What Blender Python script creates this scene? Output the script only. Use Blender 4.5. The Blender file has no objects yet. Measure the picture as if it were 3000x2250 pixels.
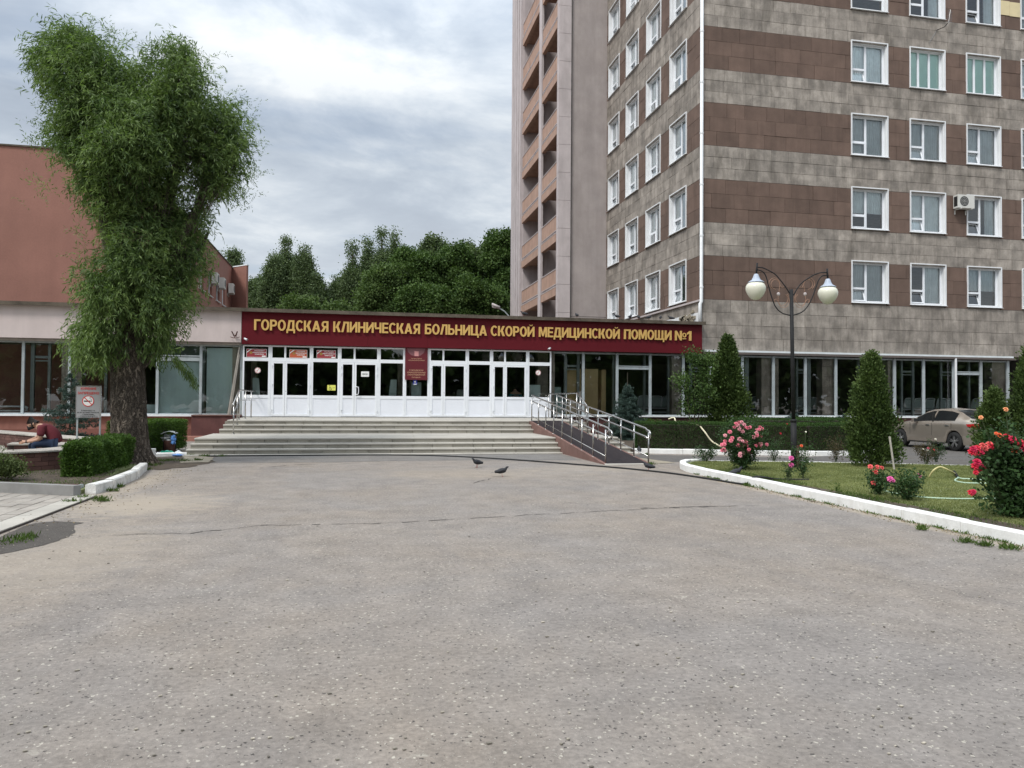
import bpy, bmesh, math, random
import numpy as np
from mathutils import Matrix, Vector
random.seed(7); rng = np.random.default_rng(7)
S = bpy.context.scene; COL = S.collection
R_ = math.radians

# ------------------------------------------------------------------ camera
FPX = 2260.0; TH = R_(11.64); EYE = 1.6; PITCH = math.atan(48/FPX); ROLL = .0075
_fw = Vector((math.sin(TH)*math.cos(PITCH), math.cos(TH)*math.cos(PITCH), math.sin(PITCH)))
_rt = Vector((math.cos(TH), -math.sin(TH), 0)); _up = _rt.cross(_fw)
_R = _rt*math.cos(ROLL)+_up*math.sin(ROLL); _U = _up*math.cos(ROLL)-_rt*math.sin(ROLL)
cam = bpy.data.cameras.new('camera'); co = bpy.data.objects.new('camera', cam); COL.objects.link(co)
cam.sensor_width = 36; cam.lens = 36*FPX/3000; cam.clip_end = 3000; cam.clip_start = .05
m = Matrix.Identity(4)
for i in range(3): m[i][0] = _R[i]; m[i][1] = _U[i]; m[i][2] = -_fw[i]
m[0][3], m[1][3], m[2][3] = 0, 0, EYE
co.matrix_world = m; S.camera = co

# where a sight line of the survey meets the ground (G), a plane of constant Y (WY) or of constant X (WX)
def ray(x, y): return _fw+_R*((x-1500)/FPX)+_U*((1125-y)/FPX)
CP = Vector((0, 0, EYE))
def G(x, y, z=0.): r = ray(x, y); return CP+r*((z-EYE)/r.z)
def WY(x, y, Y): r = ray(x, y); return CP+r*(Y/r.y)
def WX(x, y, X): r = ray(x, y); return CP+r*(X/r.x)

# ------------------------------------------------------------------ colour management, sky, sun
S.view_settings.view_transform = 'Standard'; S.view_settings.look = 'None'
S.view_settings.gamma = 1; S.view_settings.use_curve_mapping = False; S.view_settings.exposure = 0.75

class NT:
    def __init__(s, tree): s.t = tree; s.t.nodes.clear()
    def n(s, typ, **kw):
        nd = s.t.nodes.new(typ)
        for k, v in kw.items():
            if k.startswith('i_'):
                key = k[2:]; key = int(key) if key.isdigit() else key.replace('_', ' ')
                if hasattr(v, 'is_linked') or isinstance(v, bpy.types.NodeSocket): s.t.links.new(v, nd.inputs[key])
                else: nd.inputs[key].default_value = v
            else: setattr(nd, k, v)
        return nd
    def link(s, a, b): s.t.links.new(a, b)
    def math(s, op, a, b=0.0, clamp=False):
        nd = s.n('ShaderNodeMath', operation=op, use_clamp=clamp)
        for i, v in enumerate((a, b)):
            if isinstance(v, bpy.types.NodeSocket): s.link(v, nd.inputs[i])
            else: nd.inputs[i].default_value = v
        return nd.outputs[0]
    def noise(s, vec, scale, detail=4, rough=.55, dist=0.):
        nd = s.n('ShaderNodeTexNoise', i_Scale=scale, i_Detail=detail, i_Roughness=rough, i_Distortion=dist)
        if vec is not None: s.link(vec, nd.inputs['Vector'])
        return nd.outputs['Fac']
    def ramp(s, fac, stops, interp='LINEAR'):
        nd = s.n('ShaderNodeValToRGB'); nd.color_ramp.interpolation = interp
        e = nd.color_ramp.elements
        while len(e) < len(stops): e.new(.5)
        for el, (p, c) in zip(e, stops):
            el.position = p; el.color = (*c, 1) if not isinstance(c, (int, float)) else (c, c, c, 1)
        s.link(fac, nd.inputs[0]); return nd.outputs[0]
    def mr(s, v, a, b, c, d, clamp=True):
        nd = s.n('ShaderNodeMapRange', clamp=clamp)
        s.link(v, nd.inputs[0])
        for i, q in enumerate((a, b, c, d)): nd.inputs[i+1].default_value = q
        return nd.outputs[0]
    def mix(s, f, a, b, blend='MIX'):
        nd = s.n('ShaderNodeMix', data_type='RGBA', blend_type=blend)
        for i, v in ((0, f), (6, a), (7, b)):
            if isinstance(v, bpy.types.NodeSocket): s.link(v, nd.inputs[i])
            else: nd.inputs[i].default_value = v if i == 0 else (*v, 1)
        return nd.outputs[2]
    def vscale(s, vec, v3):
        nd = s.n('ShaderNodeVectorMath', operation='MULTIPLY'); s.link(vec, nd.inputs[0]); nd.inputs[1].default_value = v3
        return nd.outputs[0]
    def cscale(s, c, v):
        nd = s.n('ShaderNodeVectorMath', operation='SCALE')
        if isinstance(c, bpy.types.NodeSocket): s.link(c, nd.inputs[0])
        else: nd.inputs[0].default_value = c
        s.link(v, nd.inputs['Scale']); return nd.outputs[0]

SUN_EL, SUN_AZ = R_(52), R_(228)
w = bpy.data.worlds.new('World'); S.world = w; w.use_nodes = True
t = NT(w.node_tree)
sky = t.n('ShaderNodeTexSky', sky_type='NISHITA', sun_disc=False, sun_elevation=SUN_EL, sun_rotation=SUN_AZ)
blue = t.n('ShaderNodeVectorMath', operation='SCALE'); t.link(sky.outputs[0], blue.inputs[0]); blue.inputs['Scale'].default_value = .11
tc = t.n('ShaderNodeTexCoord'); sep = t.n('ShaderNodeSeparateXYZ'); t.link(tc.outputs['Generated'], sep.inputs[0])
zc = t.math('ADD', t.math('MAXIMUM', sep.outputs[2], 0.0), .22)
cx = t.math('DIVIDE', sep.outputs[0], zc); cy = t.math('DIVIDE', sep.outputs[1], zc)
cmb = t.n('ShaderNodeCombineXYZ'); t.link(cx, cmb.inputs[0]); t.link(cy, cmb.inputs[1]); cmb.inputs[2].default_value = 3.1
big = t.noise(t.vscale(cmb.outputs[0], (.62, .80, 1)), .85, 10, .56, .15)
fine = t.noise(t.vscale(cmb.outputs[0], (1.0, 1.15, 1)), 2.4, 10, .60, .30)
dens = t.math('ADD', t.math('MULTIPLY', big, .80), t.math('MULTIPLY', fine, .50))
dens = t.math('SUBTRACT', dens, .135)
cloud = t.ramp(dens, [(.40, (.80, .835, .86)), (.455, (.66, .715, .775)), (.50, (.535, .60, .68)), (.56, (.43, .495, .585)), (.63, (.38, .44, .53))])
lowglow = t.mr(sep.outputs[2], 0.0, .32, 1.0, 0.0)
cloud = t.mix(t.math('MULTIPLY', lowglow, .62), cloud, (.84, .88, .90))
gap = t.noise(t.vscale(cmb.outputs[0], (.55, 1.5, 1)), 1.7, 5, .5, .2)
gapm = t.math('MULTIPLY', t.mr(gap, .53, .66, 0, .85), t.mr(sep.outputs[2], .0, .5, 1, .25))
col = t.mix(gapm, cloud, blue.outputs[0])
zen = t.mr(sep.outputs[2], .32, 1.0, .64, 1.62)
bg = t.n('ShaderNodeBackground', i_Strength=1.0); t.link(t.cscale(col, zen), bg.inputs[0])
wo = t.n('ShaderNodeOutputWorld'); t.link(bg.outputs[0], wo.inputs[0])
sun = bpy.data.lights.new('sun', 'SUN'); sun.energy = 1.5; sun.angle = R_(14); sun.color = (1, .965, .91)
so = bpy.data.objects.new('sun', sun); COL.objects.link(so)
sd = Vector((math.sin(SUN_AZ)*math.cos(SUN_EL), math.cos(SUN_AZ)*math.cos(SUN_EL), math.sin(SUN_EL)))
so.rotation_euler = sd.to_track_quat('Z', 'Y').to_euler()

# ------------------------------------------------------------------ materials
def M(name, col, rough=.8, var=.12, scale=3., streak=0., rnd=0., bump=0., bscale=25., metal=0., spec=.4, obj=False, fine=0., fscale=60., dirt=None, dirtamt=0., coat=0.):
    mt = bpy.data.materials.new(name); mt.use_nodes = True; t = NT(mt.node_tree)
    if obj: vec = t.n('ShaderNodeTexCoord').outputs['Object']
    else: vec = t.n('ShaderNodeNewGeometry').outputs['Position']
    f = t.mr(t.noise(vec, scale, 5, .6), .32, .68, 1-var, 1+var)
    if fine: f = t.math('MULTIPLY', f, t.mr(t.noise(vec, fscale, 3, .6), .3, .7, 1-fine, 1+fine))
    if streak: f = t.math('MULTIPLY', f, t.mr(t.noise(t.vscale(vec, (1, 1, .09)), scale*2.2, 4, .6), .35, .65, 1-streak, 1+streak*.6))
    if rnd:
        oi = t.n('ShaderNodeObjectInfo').outputs['Random']; ri = t.n('ShaderNodeNewGeometry').outputs['Random Per Island']
        fr = t.math('FRACT', t.math('ADD', oi, ri))
        f = t.math('MULTIPLY', f, t.mr(fr, 0, 1, 1-rnd, 1+rnd))
    c = t.cscale(col, f)
    if dirt: c = t.mix(t.math('MULTIPLY', t.mr(t.noise(t.vscale(vec, (1, 1, .35)), scale*.9, 6, .65, .4), .5, .68, 0, 1), dirtamt), c, dirt)
    p = t.n('ShaderNodeBsdfPrincipled', i_Roughness=rough, i_Metallic=metal)
    p.inputs['Specular IOR Level'].default_value = spec; p.inputs['Coat Weight'].default_value = coat
    t.link(c, p.inputs['Base Color'])
    if bump:
        b = t.n('ShaderNodeBump', i_Strength=bump, i_Distance=.02); t.link(t.noise(vec, bscale, 5, .65), b.inputs['Height']); t.link(b.outputs[0], p.inputs['Normal'])
    o = t.n('ShaderNodeOutputMaterial'); t.link(p.outputs[0], o.inputs[0]); return mt

def leafmat(name, dark, light, trans=.35, rough=.6, hue=.0, spec=.18):
    mt = bpy.data.materials.new(name); mt.use_nodes = True; t = NT(mt.node_tree)
    g = t.n('ShaderNodeNewGeometry')
    n1 = t.noise(g.outputs['Position'], 1.3, 3, .5)
    f = t.math('ADD', t.math('MULTIPLY', g.outputs['Random Per Island'], .6), t.math('MULTIPLY', t.mr(n1, .35, .65, 0, 1), .4))
    c = t.ramp(f, [(0, dark), (.6, [(a+b)/2 for a, b in zip(dark, light)]), (1, light)])
    p = t.n('ShaderNodeBsdfPrincipled', i_Roughness=rough); p.inputs['Specular IOR Level'].default_value = spec
    t.link(c, p.inputs['Base Color'])
    tr = t.n('ShaderNodeBsdfTranslucent'); t.link(t.mix(1.0, c, (1.0, 1.15, .55), 'MULTIPLY'), tr.inputs[0])
    mx = t.n('ShaderNodeMixShader', i_0=trans); t.link(p.outputs[0], mx.inputs[1]); t.link(tr.outputs[0], mx.inputs[2])
    o = t.n('ShaderNodeOutputMaterial'); t.link(mx.outputs[0], o.inputs[0]); return mt

def glassmat(name, tint=(.80, .84, .84), refl=1.0, rough=.01):
    mt = bpy.data.materials.new(name); mt.use_nodes = True; t = NT(mt.node_tree)
    fr = t.n('ShaderNodeFresnel', i_IOR=1.52)
    fac = t.math('MULTIPLY', fr.outputs[0], 1.7*refl, clamp=True)
    a = t.n('ShaderNodeBsdfTransparent', i_Color=(*tint, 1)); b = t.n('ShaderNodeBsdfGlossy', i_Roughness=rough, i_Color=(.95, .97, .97, 1))
    mx = t.n('ShaderNodeMixShader'); t.link(fac, mx.inputs[0]); t.link(a.outputs[0], mx.inputs[1]); t.link(b.outputs[0], mx.inputs[2])
    o = t.n('ShaderNodeOutputMaterial'); t.link(mx.outputs[0], o.inputs[0]); return mt

def asphalt(name, base, beige=.5, specks=1.0, cracks=1.0, dust=None):
    mt = bpy.data.materials.new(name); mt.use_nodes = True; t = NT(mt.node_tree)
    v = t.n('ShaderNodeNewGeometry').outputs['Position']
    n1 = t.noise(v, .35, 5, .6, .3); n2 = t.noise(v, 2.2, 6, .65); n3 = t.noise(v, 26, 6, .72); n4 = t.noise(t.vscale(v, (1, .6, 1)), .9, 6, .6, .5)
    c = t.mix(t.mr(n1, .38, .62, 0, beige), base, (base[0]*1.10, base[1]*1.0, base[2]*.86))
    c = t.mix(t.mr(n4, .50, .66, 0, .30), c, (base[0]*.74, base[1]*.75, base[2]*.78))
    c = t.cscale(c, t.math('MULTIPLY', t.mr(n2, .3, .7, .84, 1.15), t.mr(n3, .3, .7, .72, 1.26)))
    pa = t.math('MULTIPLY', t.mr(t.noise(v, 7.5, 9, .72, .4), .60, .66, 0, 1), t.mr(t.noise(v, .8, 3, .5), .42, .60, 0, 1))
    c = t.mix(t.math('MULTIPLY', pa, .60*specks), c, (.44, .405, .345))
    pd = t.math('MULTIPLY', t.mr(t.noise(v, 9.0, 9, .74, .6), .36, .31, 0, 1), t.mr(t.noise(v, 1.1, 3, .5), .45, .60, 0, 1))
    c = t.mix(t.math('MULTIPLY', pd, .75*specks), c, (.10, .092, .084))
    tw = t.noise(t.vscale(v, (3.0, .22, 1)), .8, 4, .55, .3); c = t.mix(t.mr(tw, .5, .68, 0, .22), c, (base[0]*.78, base[1]*.79, base[2]*.82))
    wv_ = t.n('ShaderNodeTexNoise', i_Scale=60.0, i_Detail=2.0); t.link(v, wv_.inputs['Vector'])
    vv = t.n('ShaderNodeVectorMath', operation='MULTIPLY_ADD'); t.link(wv_.outputs['Color'], vv.inputs[0]); vv.inputs[1].default_value = (.035, .035, 0); t.link(v, vv.inputs[2])
    h = []
    for sc_, thr, rad, colr, amt, ch in ((95.0, .86, .34, (.62, .59, .52), .65, 0), (62.0, .17, .36, (.05, .048, .045), .8, 1), (46.0, .93, .36, (.54, .50, .42), .75, 2)):
        vo = t.n('ShaderNodeTexVoronoi', i_Scale=sc_); t.link(vv.outputs[0], vo.inputs['Vector'])
        sc = t.n('ShaderNodeSeparateColor'); t.link(vo.outputs['Color'], sc.inputs[0])
        m_ = t.math('GREATER_THAN' if thr > .5 else 'LESS_THAN', sc.outputs[ch], thr)
        szv = t.mr(sc.outputs[(ch+1) % 3], 0, 1, .3, 1.25)
        m_ = t.math('MULTIPLY', m_, t.mr(t.math('DIVIDE', vo.outputs['Distance'], szv), rad*.7, rad, 1, 0)); h.append(m_)
        c = t.mix(t.math('MULTIPLY', m_, amt*specks), c, colr)
    dv = t.n('ShaderNodeTexNoise', i_Scale=1.5, i_Detail=8.0, i_Roughness=.65); t.link(v, dv.inputs['Vector'])
    dvec = t.n('ShaderNodeVectorMath', operation='MULTIPLY_ADD'); t.link(dv.outputs['Color'], dvec.inputs[0]); dvec.inputs[1].default_value = (.8, .8, 0); t.link(v, dvec.inputs[2])
    ve = t.n('ShaderNodeTexVoronoi', feature='DISTANCE_TO_EDGE', i_Scale=.45); t.link(dvec.outputs[0], ve.inputs['Vector'])
    ck = t.math('MULTIPLY', t.mr(ve.outputs['Distance'], .0008, .004, 1, 0), t.math('MULTIPLY', t.mr(t.noise(v, .7, 3, .5), .56, .62, 0, 1), t.mr(n3, .42, .55, 0, 1)))
    c = t.mix(t.math('MULTIPLY', ck, .6*cracks), c, (.09, .085, .078))
    if dust:
        for (dx, dy, rx, ry, am) in dust:
            vs_ = t.n('ShaderNodeVectorMath', operation='SUBTRACT'); t.link(v, vs_.inputs[0]); vs_.inputs[1].default_value = (dx, dy, 0)
            ln = t.n('ShaderNodeVectorMath', operation='LENGTH'); t.link(t.vscale(vs_.outputs[0], (1/rx, 1/ry, 0)), ln.inputs[0])
            mk = t.mr(t.math('ADD', ln.outputs['Value'], t.math('MULTIPLY', t.math('SUBTRACT', t.noise(t.vscale(v, (1, 1.8, 1)), 2.6, 7, .68, .5), .5), 2.4)), .35, 1.15, am, 0)
            c = t.mix(mk, c, (.375, .318, .25))
    p = t.n('ShaderNodeBsdfPrincipled', i_Roughness=.93); p.inputs['Specular IOR Level'].default_value = .25; t.link(c, p.inputs['Base Color'])
    b = t.n('ShaderNodeBump', i_Strength=.8, i_Distance=.015)
    t.link(t.math('ADD', n3, t.math('MULTIPLY', t.math('SUBTRACT', h[0], t.math('MULTIPLY', h[1], 1.5)), .5)), b.inputs['Height']); t.link(b.outputs[0], p.inputs['Normal'])
    o = t.n('ShaderNodeOutputMaterial'); t.link(p.outputs[0], o.inputs[0]); return mt

m_asph = asphalt('aged_asphalt', (.246, .222, .202), dust=[(-3.2, 12.5, 1.3, 1.5, .75), (-3.9, 15.5, .35, 3.5, .6), (2.6, 16.6, 2.6, 1.2, .30), (5.5, 17.6, 1.8, 1.0, .35), (7.3, 11, .16, 7, .7), (-2.9, 8.6, 1.0, 2.2, .4), (0, 21.3, 3, .5, .3)])
m_asph2 = asphalt('driveway_asphalt', (.125, .118, .112), .3, .35, .6)
m_patch = asphalt('repair_asphalt', (.185, .175, .165), .3, .5)
m_damp = asphalt('damp_asphalt', (.085, .077, .070), .3, .4)
m_soil = M('soil', (.075, .058, .042), .95, .35, 4, bump=.7, bscale=30, fine=.35, fscale=40)
m_sand = M('sand', (.31, .27, .205), .95, .2, 5, bump=.4, bscale=40, fine=.2, fscale=70)
m_lawn = M('lawn_soil', (.15, .17, .07), .95, .25, 2.5, fine=.3, fscale=45)
m_greyst = M('cladding_grey', (.30, .265, .23), .9, .30, 1.9, streak=.20, rnd=.14, bump=.35, bscale=30, fine=.10, fscale=26, dirt=(.140, .122, .102), dirtamt=.75)
m_brownst = M('cladding_brown', (.143, .095, .074), .88, .13, 1.8, streak=.10, rnd=.14, bump=.3, bscale=28, fine=.08, fscale=30)
m_joint = M('mortar', (.25, .215, .187), .95, .2, 4, bump=.3)
m_blank = M('painted_grey_wall', (.37, .325, .31), .9, .10, .9, streak=.08, bump=.2, bscale=15, fine=.05, fscale=20, dirt=(.27, .235, .22), dirtamt=.4)
m_pilas = M('painted_pale_concrete', (.50, .445, .44), .88, .08, 1.2, streak=.06, bump=.2, dirt=(.28, .24, .23), dirtamt=.35)
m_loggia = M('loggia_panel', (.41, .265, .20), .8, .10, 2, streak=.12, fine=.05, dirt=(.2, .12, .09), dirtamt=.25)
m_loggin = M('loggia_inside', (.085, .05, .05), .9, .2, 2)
m_terra = M('terracotta_render', (.285, .140, .108), .92, .10, .45, streak=.06, bump=.25, bscale=8, fine=.05, fscale=14, dirt=(.20, .105, .085), dirtamt=.25)
m_plinthL = M('plinth_terracotta', (.31, .145, .11), .85, .12, 1.5, streak=.1, dirt=(.2, .08, .06), dirtamt=.4)
m_maroon = M('plinth_maroon', (.105, .042, .038), .75, .14, 1.8, bump=.2, dirt=(.20, .09, .075), dirtamt=.35)
m_pinkf = M('fascia_pale_pink', (.56, .475, .455), .88, .06, .9, streak=.05, bump=.12, bscale=10, dirt=(.38, .33, .30), dirtamt=.30)
m_sign = M('sign_board_crimson', (.105, .010, .015), .55, .06, .5, spec=.12)
m_gold = M('letter_gold', (.60, .375, .115), .5, .06, 2)
m_golddk = M('small_gold_print', (.55, .33, .20), .6, .05)
m_tar = M('roofing_felt', (.10, .082, .062), .95, .35, 2.5, bump=.6, bscale=14, fine=.3)
m_white = M('white_pvc', (.80, .82, .85), .35, .03, 1.5, spec=.5)
m_whitepanel = M('white_pvc_panel', (.77, .79, .84), .4, .03, 1.5)
m_whitemetal = M('white_sheet_metal', (.76, .77, .78), .45, .06, 2, spec=.5)
m_graymetal = M('pale_blue_metal', (.36, .40, .41), .45, .14, 3, streak=.1, dirt=(.23, .2, .17), dirtamt=.3)
m_board = M('grey_blue_board', (.74, .86, .87), .7, .05, 1, streak=.06, dirt=(.22, .27, .28), dirtamt=.25)
m_strip = M('pale_metal_strip', (.66, .70, .71), .5, .08, 2)
m_glass = glassmat('window_glass', (.88, .92, .91), 1.5)
m_glassdk = glassmat('lobby_glass', (.74, .79, .77), 1.4)
m_curtain = M('white_curtain', (.76, .81, .84), .9, .10, 3, fine=.04, rnd=.26)
m_curtg = M('green_tint_blind', (.66, .90, .83), .7, .04, 3)
m_room = M('room_dark', (.17, .16, .15), .9, .2)
m_floor = M('lobby_floor', (.22, .20, .19), .5, .2)
m_stonecol = M('inner_stone_pier', (.50, .42, .37), .85, .2, 3, rnd=.12, fine=.12, fscale=30, dirt=(.2, .16, .14), dirtamt=.4)
m_step = M('step_concrete', (.315, .295, .25), .9, .11, 2.2, rnd=.15, bump=.3, bscale=30, fine=.09, fscale=60, dirt=(.27, .255, .22), dirtamt=.35)
m_tread = M('tread_slab', (.405, .38, .335), .9, .09, 1.6, rnd=.05, bump=.25, bscale=30, fine=.08, fscale=60, dirt=(.34, .32, .28), dirtamt=.3)
m_rampw = M('ramp_wall_paint', (.185, .105, .088), .8, .15, 3, dirt=(.16, .075, .06), dirtamt=.4)
m_carpet = M('ramp_mat', (.022, .016, .018), .95, .3, 12, bump=.6, bscale=60, fine=.2)
m_steel = M('stainless_steel', (.50, .49, .47), .24, .05, 2, metal=1.)
m_kerbw = M('whitewashed_kerb', (.80, .795, .77), .9, .05, 4, bump=.4, bscale=18, fine=.05, fscale=50, dirt=(.50, .47, .41), dirtamt=.32)
m_kerbg = M('grey_kerb', (.24, .235, .225), .9, .12, 4, bump=.3)
m_paver = M('paver', (.32, .29, .255), .9, .12, 3, rnd=.13, bump=.3, fine=.1, dirt=(.26, .22, .18), dirtamt=.4)
m_brick = M('planter_brick', (.115, .058, .047), .9, .16, 4, rnd=.22, bump=.3, fine=.1)
m_brickj = M('planter_core', (.07, .055, .048), .95, .15)
m_plank = M('weathered_plank', (.38, .35, .31), .85, .14, 3, rnd=.18, bump=.3, fine=.1, dirt=(.2, .18, .16), dirtamt=.4)
m_iron = M('black_iron', (.020, .020, .021), .6, .15, 8, spec=.2)
m_rust = M('rusted_brown_metal', (.085, .036, .03), .75, .25, 9, dirt=(.16, .08, .05), dirtamt=.5)
m_copper = M('faded_copper_scroll', (.36, .21, .14), .5, .1, 5, metal=.3)
m_globe = M('cream_glass_globe', (.72, .71, .59), .22, .03, 2, spec=.5)
m_lampcap = M('lamp_cap_blue_grey', (.42, .47, .56), .5, .06, 5)
m_bark = M('willow_bark', (.135, .108, .082), .95, .35, 5, bump=1.0, bscale=22, streak=.35, fine=.3, fscale=35)
def barkmat():
    mt = bpy.data.materials.new('willow_bark'); mt.use_nodes = True; t = NT(mt.node_tree); v = t.n('ShaderNodeNewGeometry').outputs['Position']
    d = t.n('ShaderNodeTexNoise', i_Scale=4.5, i_Detail=6.0, i_Roughness=.65); t.link(v, d.inputs['Vector'])
    dv = t.n('ShaderNodeVectorMath', operation='MULTIPLY_ADD'); t.link(d.outputs['Color'], dv.inputs[0]); dv.inputs[1].default_value = (.30, .30, .5); t.link(v, dv.inputs[2])
    n1 = t.noise(t.vscale(dv.outputs[0], (1, 1, .13)), 17, 4, .6); rg = t.math('ABSOLUTE', t.math('SUBTRACT', n1, .5)); r = t.mr(rg, .0, .11, 0, 1)
    n2 = t.noise(t.vscale(dv.outputs[0], (1, 1, .3)), 34, 4, .65)
    f = t.math('ADD', t.math('MULTIPLY', r, .7), t.math('MULTIPLY', n2, .4))
    c = t.ramp(f, [(.10, (.022, .016, .011)), (.42, (.095, .072, .052)), (.9, (.235, .19, .145))])
    c = t.cscale(c, t.mr(t.noise(v, 1.2, 3), .3, .7, .75, 1.2))
    p = t.n('ShaderNodeBsdfPrincipled', i_Roughness=.95); t.link(c, p.inputs['Base Color'])
    b = t.n('ShaderNodeBump', i_Strength=1.0, i_Distance=.06); t.link(f, b.inputs['Height']); t.link(b.outputs[0], p.inputs['Normal'])
    o = t.n('ShaderNodeOutputMaterial'); t.link(p.outputs[0], o.inputs[0]); return mt
m_bark = barkmat()
m_bark2 = M('branch_bark', (.085, .07, .055), .95, .25, 5, bump=.5)
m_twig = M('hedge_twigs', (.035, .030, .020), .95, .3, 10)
m_black = M('black_rubber', (.018, .018, .018), .7, .1)
m_hoseg = M('pale_green_hose', (.42, .56, .42), .5, .08)
m_hosey = M('yellow_hose', (.52, .46, .22), .5, .15)
m_hosec = M('cream_hose', (.66, .60, .42), .5, .1)
m_acw = M('ac_white', (.62, .61, .57), .5, .06)
m_dark = M('dark_grille', (.02, .02, .02), .6, .05)
m_wood = M('wardrobe_wood', (.66, .47, .24), .6, .08, 2)
m_signgrey = M('grey_sign_board', (.33, .33, .335), .5, .04)
m_red = M('red_print', (.62, .045, .035), .6, .03)
m_blackp = M('black_print', (.02, .02, .02), .6, .02)
m_whitep = M('white_print', (.82, .82, .80), .6, .02)
m_yellow = M('yellow_sticker', (.70, .70, .14), .6, .03)
m_blue = M('blue_print', (.035, .05, .30), .6, .04)
m_poster = M('poster_red', (.33, .04, .05), .5, .06)
m_poster2 = M('poster_orange_red', (.50, .11, .05), .5, .06)
m_plaque = M('plaque_maroon', (.115, .012, .018), .4, .05)
m_pink = M('emblem_pink', (.62, .28, .27), .5, .08)

# ------------------------------------------------------------------ mesh helpers
class MB:
    def __init__(s): s.v = []; s.f = []
    def add(s, vs, fs):
        b = len(s.v); s.v += [tuple(q) for q in vs]; s.f += [tuple(i+b for i in f) for f in fs]; return s
    def box(s, x0, x1, y0, y1, z0, z1):
        return s.add([(x0, y0, z0), (x1, y0, z0), (x1, y1, z0), (x0, y1, z0), (x0, y0, z1), (x1, y0, z1), (x1, y1, z1), (x0, y1, z1)],
                     [(0, 3, 2, 1), (4, 5, 6, 7), (0, 1, 5, 4), (1, 2, 6, 5), (2, 3, 7, 6), (3, 0, 4, 7)])
    def hexa(s, lo, hi):      # lower and upper quads, counter-clockwise from above
        return s.add(list(lo)+list(hi), [(0, 3, 2, 1), (4, 5, 6, 7), (0, 1, 5, 4), (1, 2, 6, 5), (2, 3, 7, 6), (3, 0, 4, 7)])
    def obox(s, c, a, b, d):
        c, a, b, d = Vector(c), Vector(a), Vector(b), Vector(d)
        return s.hexa([c-a-b-d, c+a-b-d, c+a+b-d, c-a+b-d], [c-a-b+d, c+a-b+d, c+a+b+d, c-a+b+d])
    def face(s, *p): return s.add(p, [tuple(range(len(p)))])
    def prism(s, poly, z0, z1):
        n = len(poly)
        return s.add([(x, y, z0) for x, y in poly]+[(x, y, z1) for x, y in poly],
                     [tuple(reversed(range(n))), tuple(range(n, 2*n))]+[(i, (i+1) % n, n+(i+1) % n, n+i) for i in range(n)])
    def tube(s, pts, r, n=8, r2=None, cap=True):
        P = [Vector(p) for p in pts]; k = len(P); vs = []; fs = []
        rad = [r+(r2-r)*i/(k-1) for i in range(k)] if r2 is not None else (r if isinstance(r, (list, tuple)) else [r]*k)
        t0 = (P[1]-P[0]).normalized(); u = t0.orthogonal().normalized()
        for i in range(k):
            tt = (P[min(i+1, k-1)]-P[max(i-1, 0)]).normalized()
            u = (u-tt*u.dot(tt)); u = u.normalized() if u.length > 1e-6 else tt.orthogonal().normalized()
            wv = tt.cross(u)
            for j in range(n):
                a = 2*math.pi*j/n; vs.append(P[i]+(u*math.cos(a)+wv*math.sin(a))*rad[i])
        for i in range(k-1):
            for j in range(n): fs.append((i*n+j, i*n+(j+1) % n, (i+1)*n+(j+1) % n, (i+1)*n+j))
        if cap: fs.append(tuple(reversed(range(n)))); fs.append(tuple(range((k-1)*n, k*n)))
        return s.add(vs, fs)
    def lathe(s, prof, c, n=20, flute=0):
        vs = []; fs = []; c = Vector(c)
        for r, z in prof:
            for j in range(n):
                a = 2*math.pi*j/n; rr = r*(1+(flute if j % 2 else -flute))
                vs.append(c+Vector((rr*math.cos(a), rr*math.sin(a), z)))
        for i in range(len(prof)-1):
            for j in range(n): fs.append((i*n+j, i*n+(j+1) % n, (i+1)*n+(j+1) % n, (i+1)*n+j))
        fs.append(tuple(reversed(range(n)))); fs.append(tuple(range((len(prof)-1)*n, len(prof)*n)))
        return s.add(vs, fs)
    def ball(s, c, r, n=12, sc=(1, 1, 1)):
        c = Vector(c); k = n//2; vs = [c+Vector((0, 0, -r*sc[2]))]; fs = []
        for i in range(1, k):
            ph = -math.pi/2+math.pi*i/k
            for j in range(n):
                a = 2*math.pi*j/n; vs.append(c+Vector((r*sc[0]*math.cos(ph)*math.cos(a), r*sc[1]*math.cos(ph)*math.sin(a), r*sc[2]*math.sin(ph))))
        vs.append(c+Vector((0, 0, r*sc[2])))
        for j in range(n): fs.append((0, 1+(j+1) % n, 1+j)); fs.append((len(vs)-1, len(vs)-1-n+j, len(vs)-1-n+(j+1) % n))
        for i in range(k-2):
            for j in range(n): a = 1+i*n; fs.append((a+j, a+(j+1) % n, a+n+(j+1) % n, a+n+j))
        return s.add(vs, fs)
    def disc(s, c, r, n=24, y=None):      # a disc facing -Y
        c = Vector(c); return s.add([c+Vector((r*math.cos(2*math.pi*j/n), 0, r*math.sin(2*math.pi*j/n))) for j in range(n)], [tuple(range(n))])
    def ring(s, c, r0, r1, n=28):
        c = Vector(c); vs = []
        for r in (r0, r1): vs += [c+Vector((r*math.cos(2*math.pi*j/n), 0, r*math.sin(2*math.pi*j/n))) for j in range(n)]
        return s.add(vs, [(j, (j+1) % n, n+(j+1) % n, n+j) for j in range(n)])
    def mesh(s, name, smooth=False):
        me = bpy.data.meshes.new(name); me.from_pydata(s.v, [], s.f); me.update()
        if smooth: me.polygons.foreach_set('use_smooth', [True]*len(me.polygons))
        return me
    def build(s, name, mat, parent=None, smooth=False, kind=None):
        return link(name, s.mesh(name, smooth), mat, parent, kind)
def upsum(p):
    v = Vector((0, 0, 0))
    while p is not None: v += p.location; p = p.parent
    return v
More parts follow.
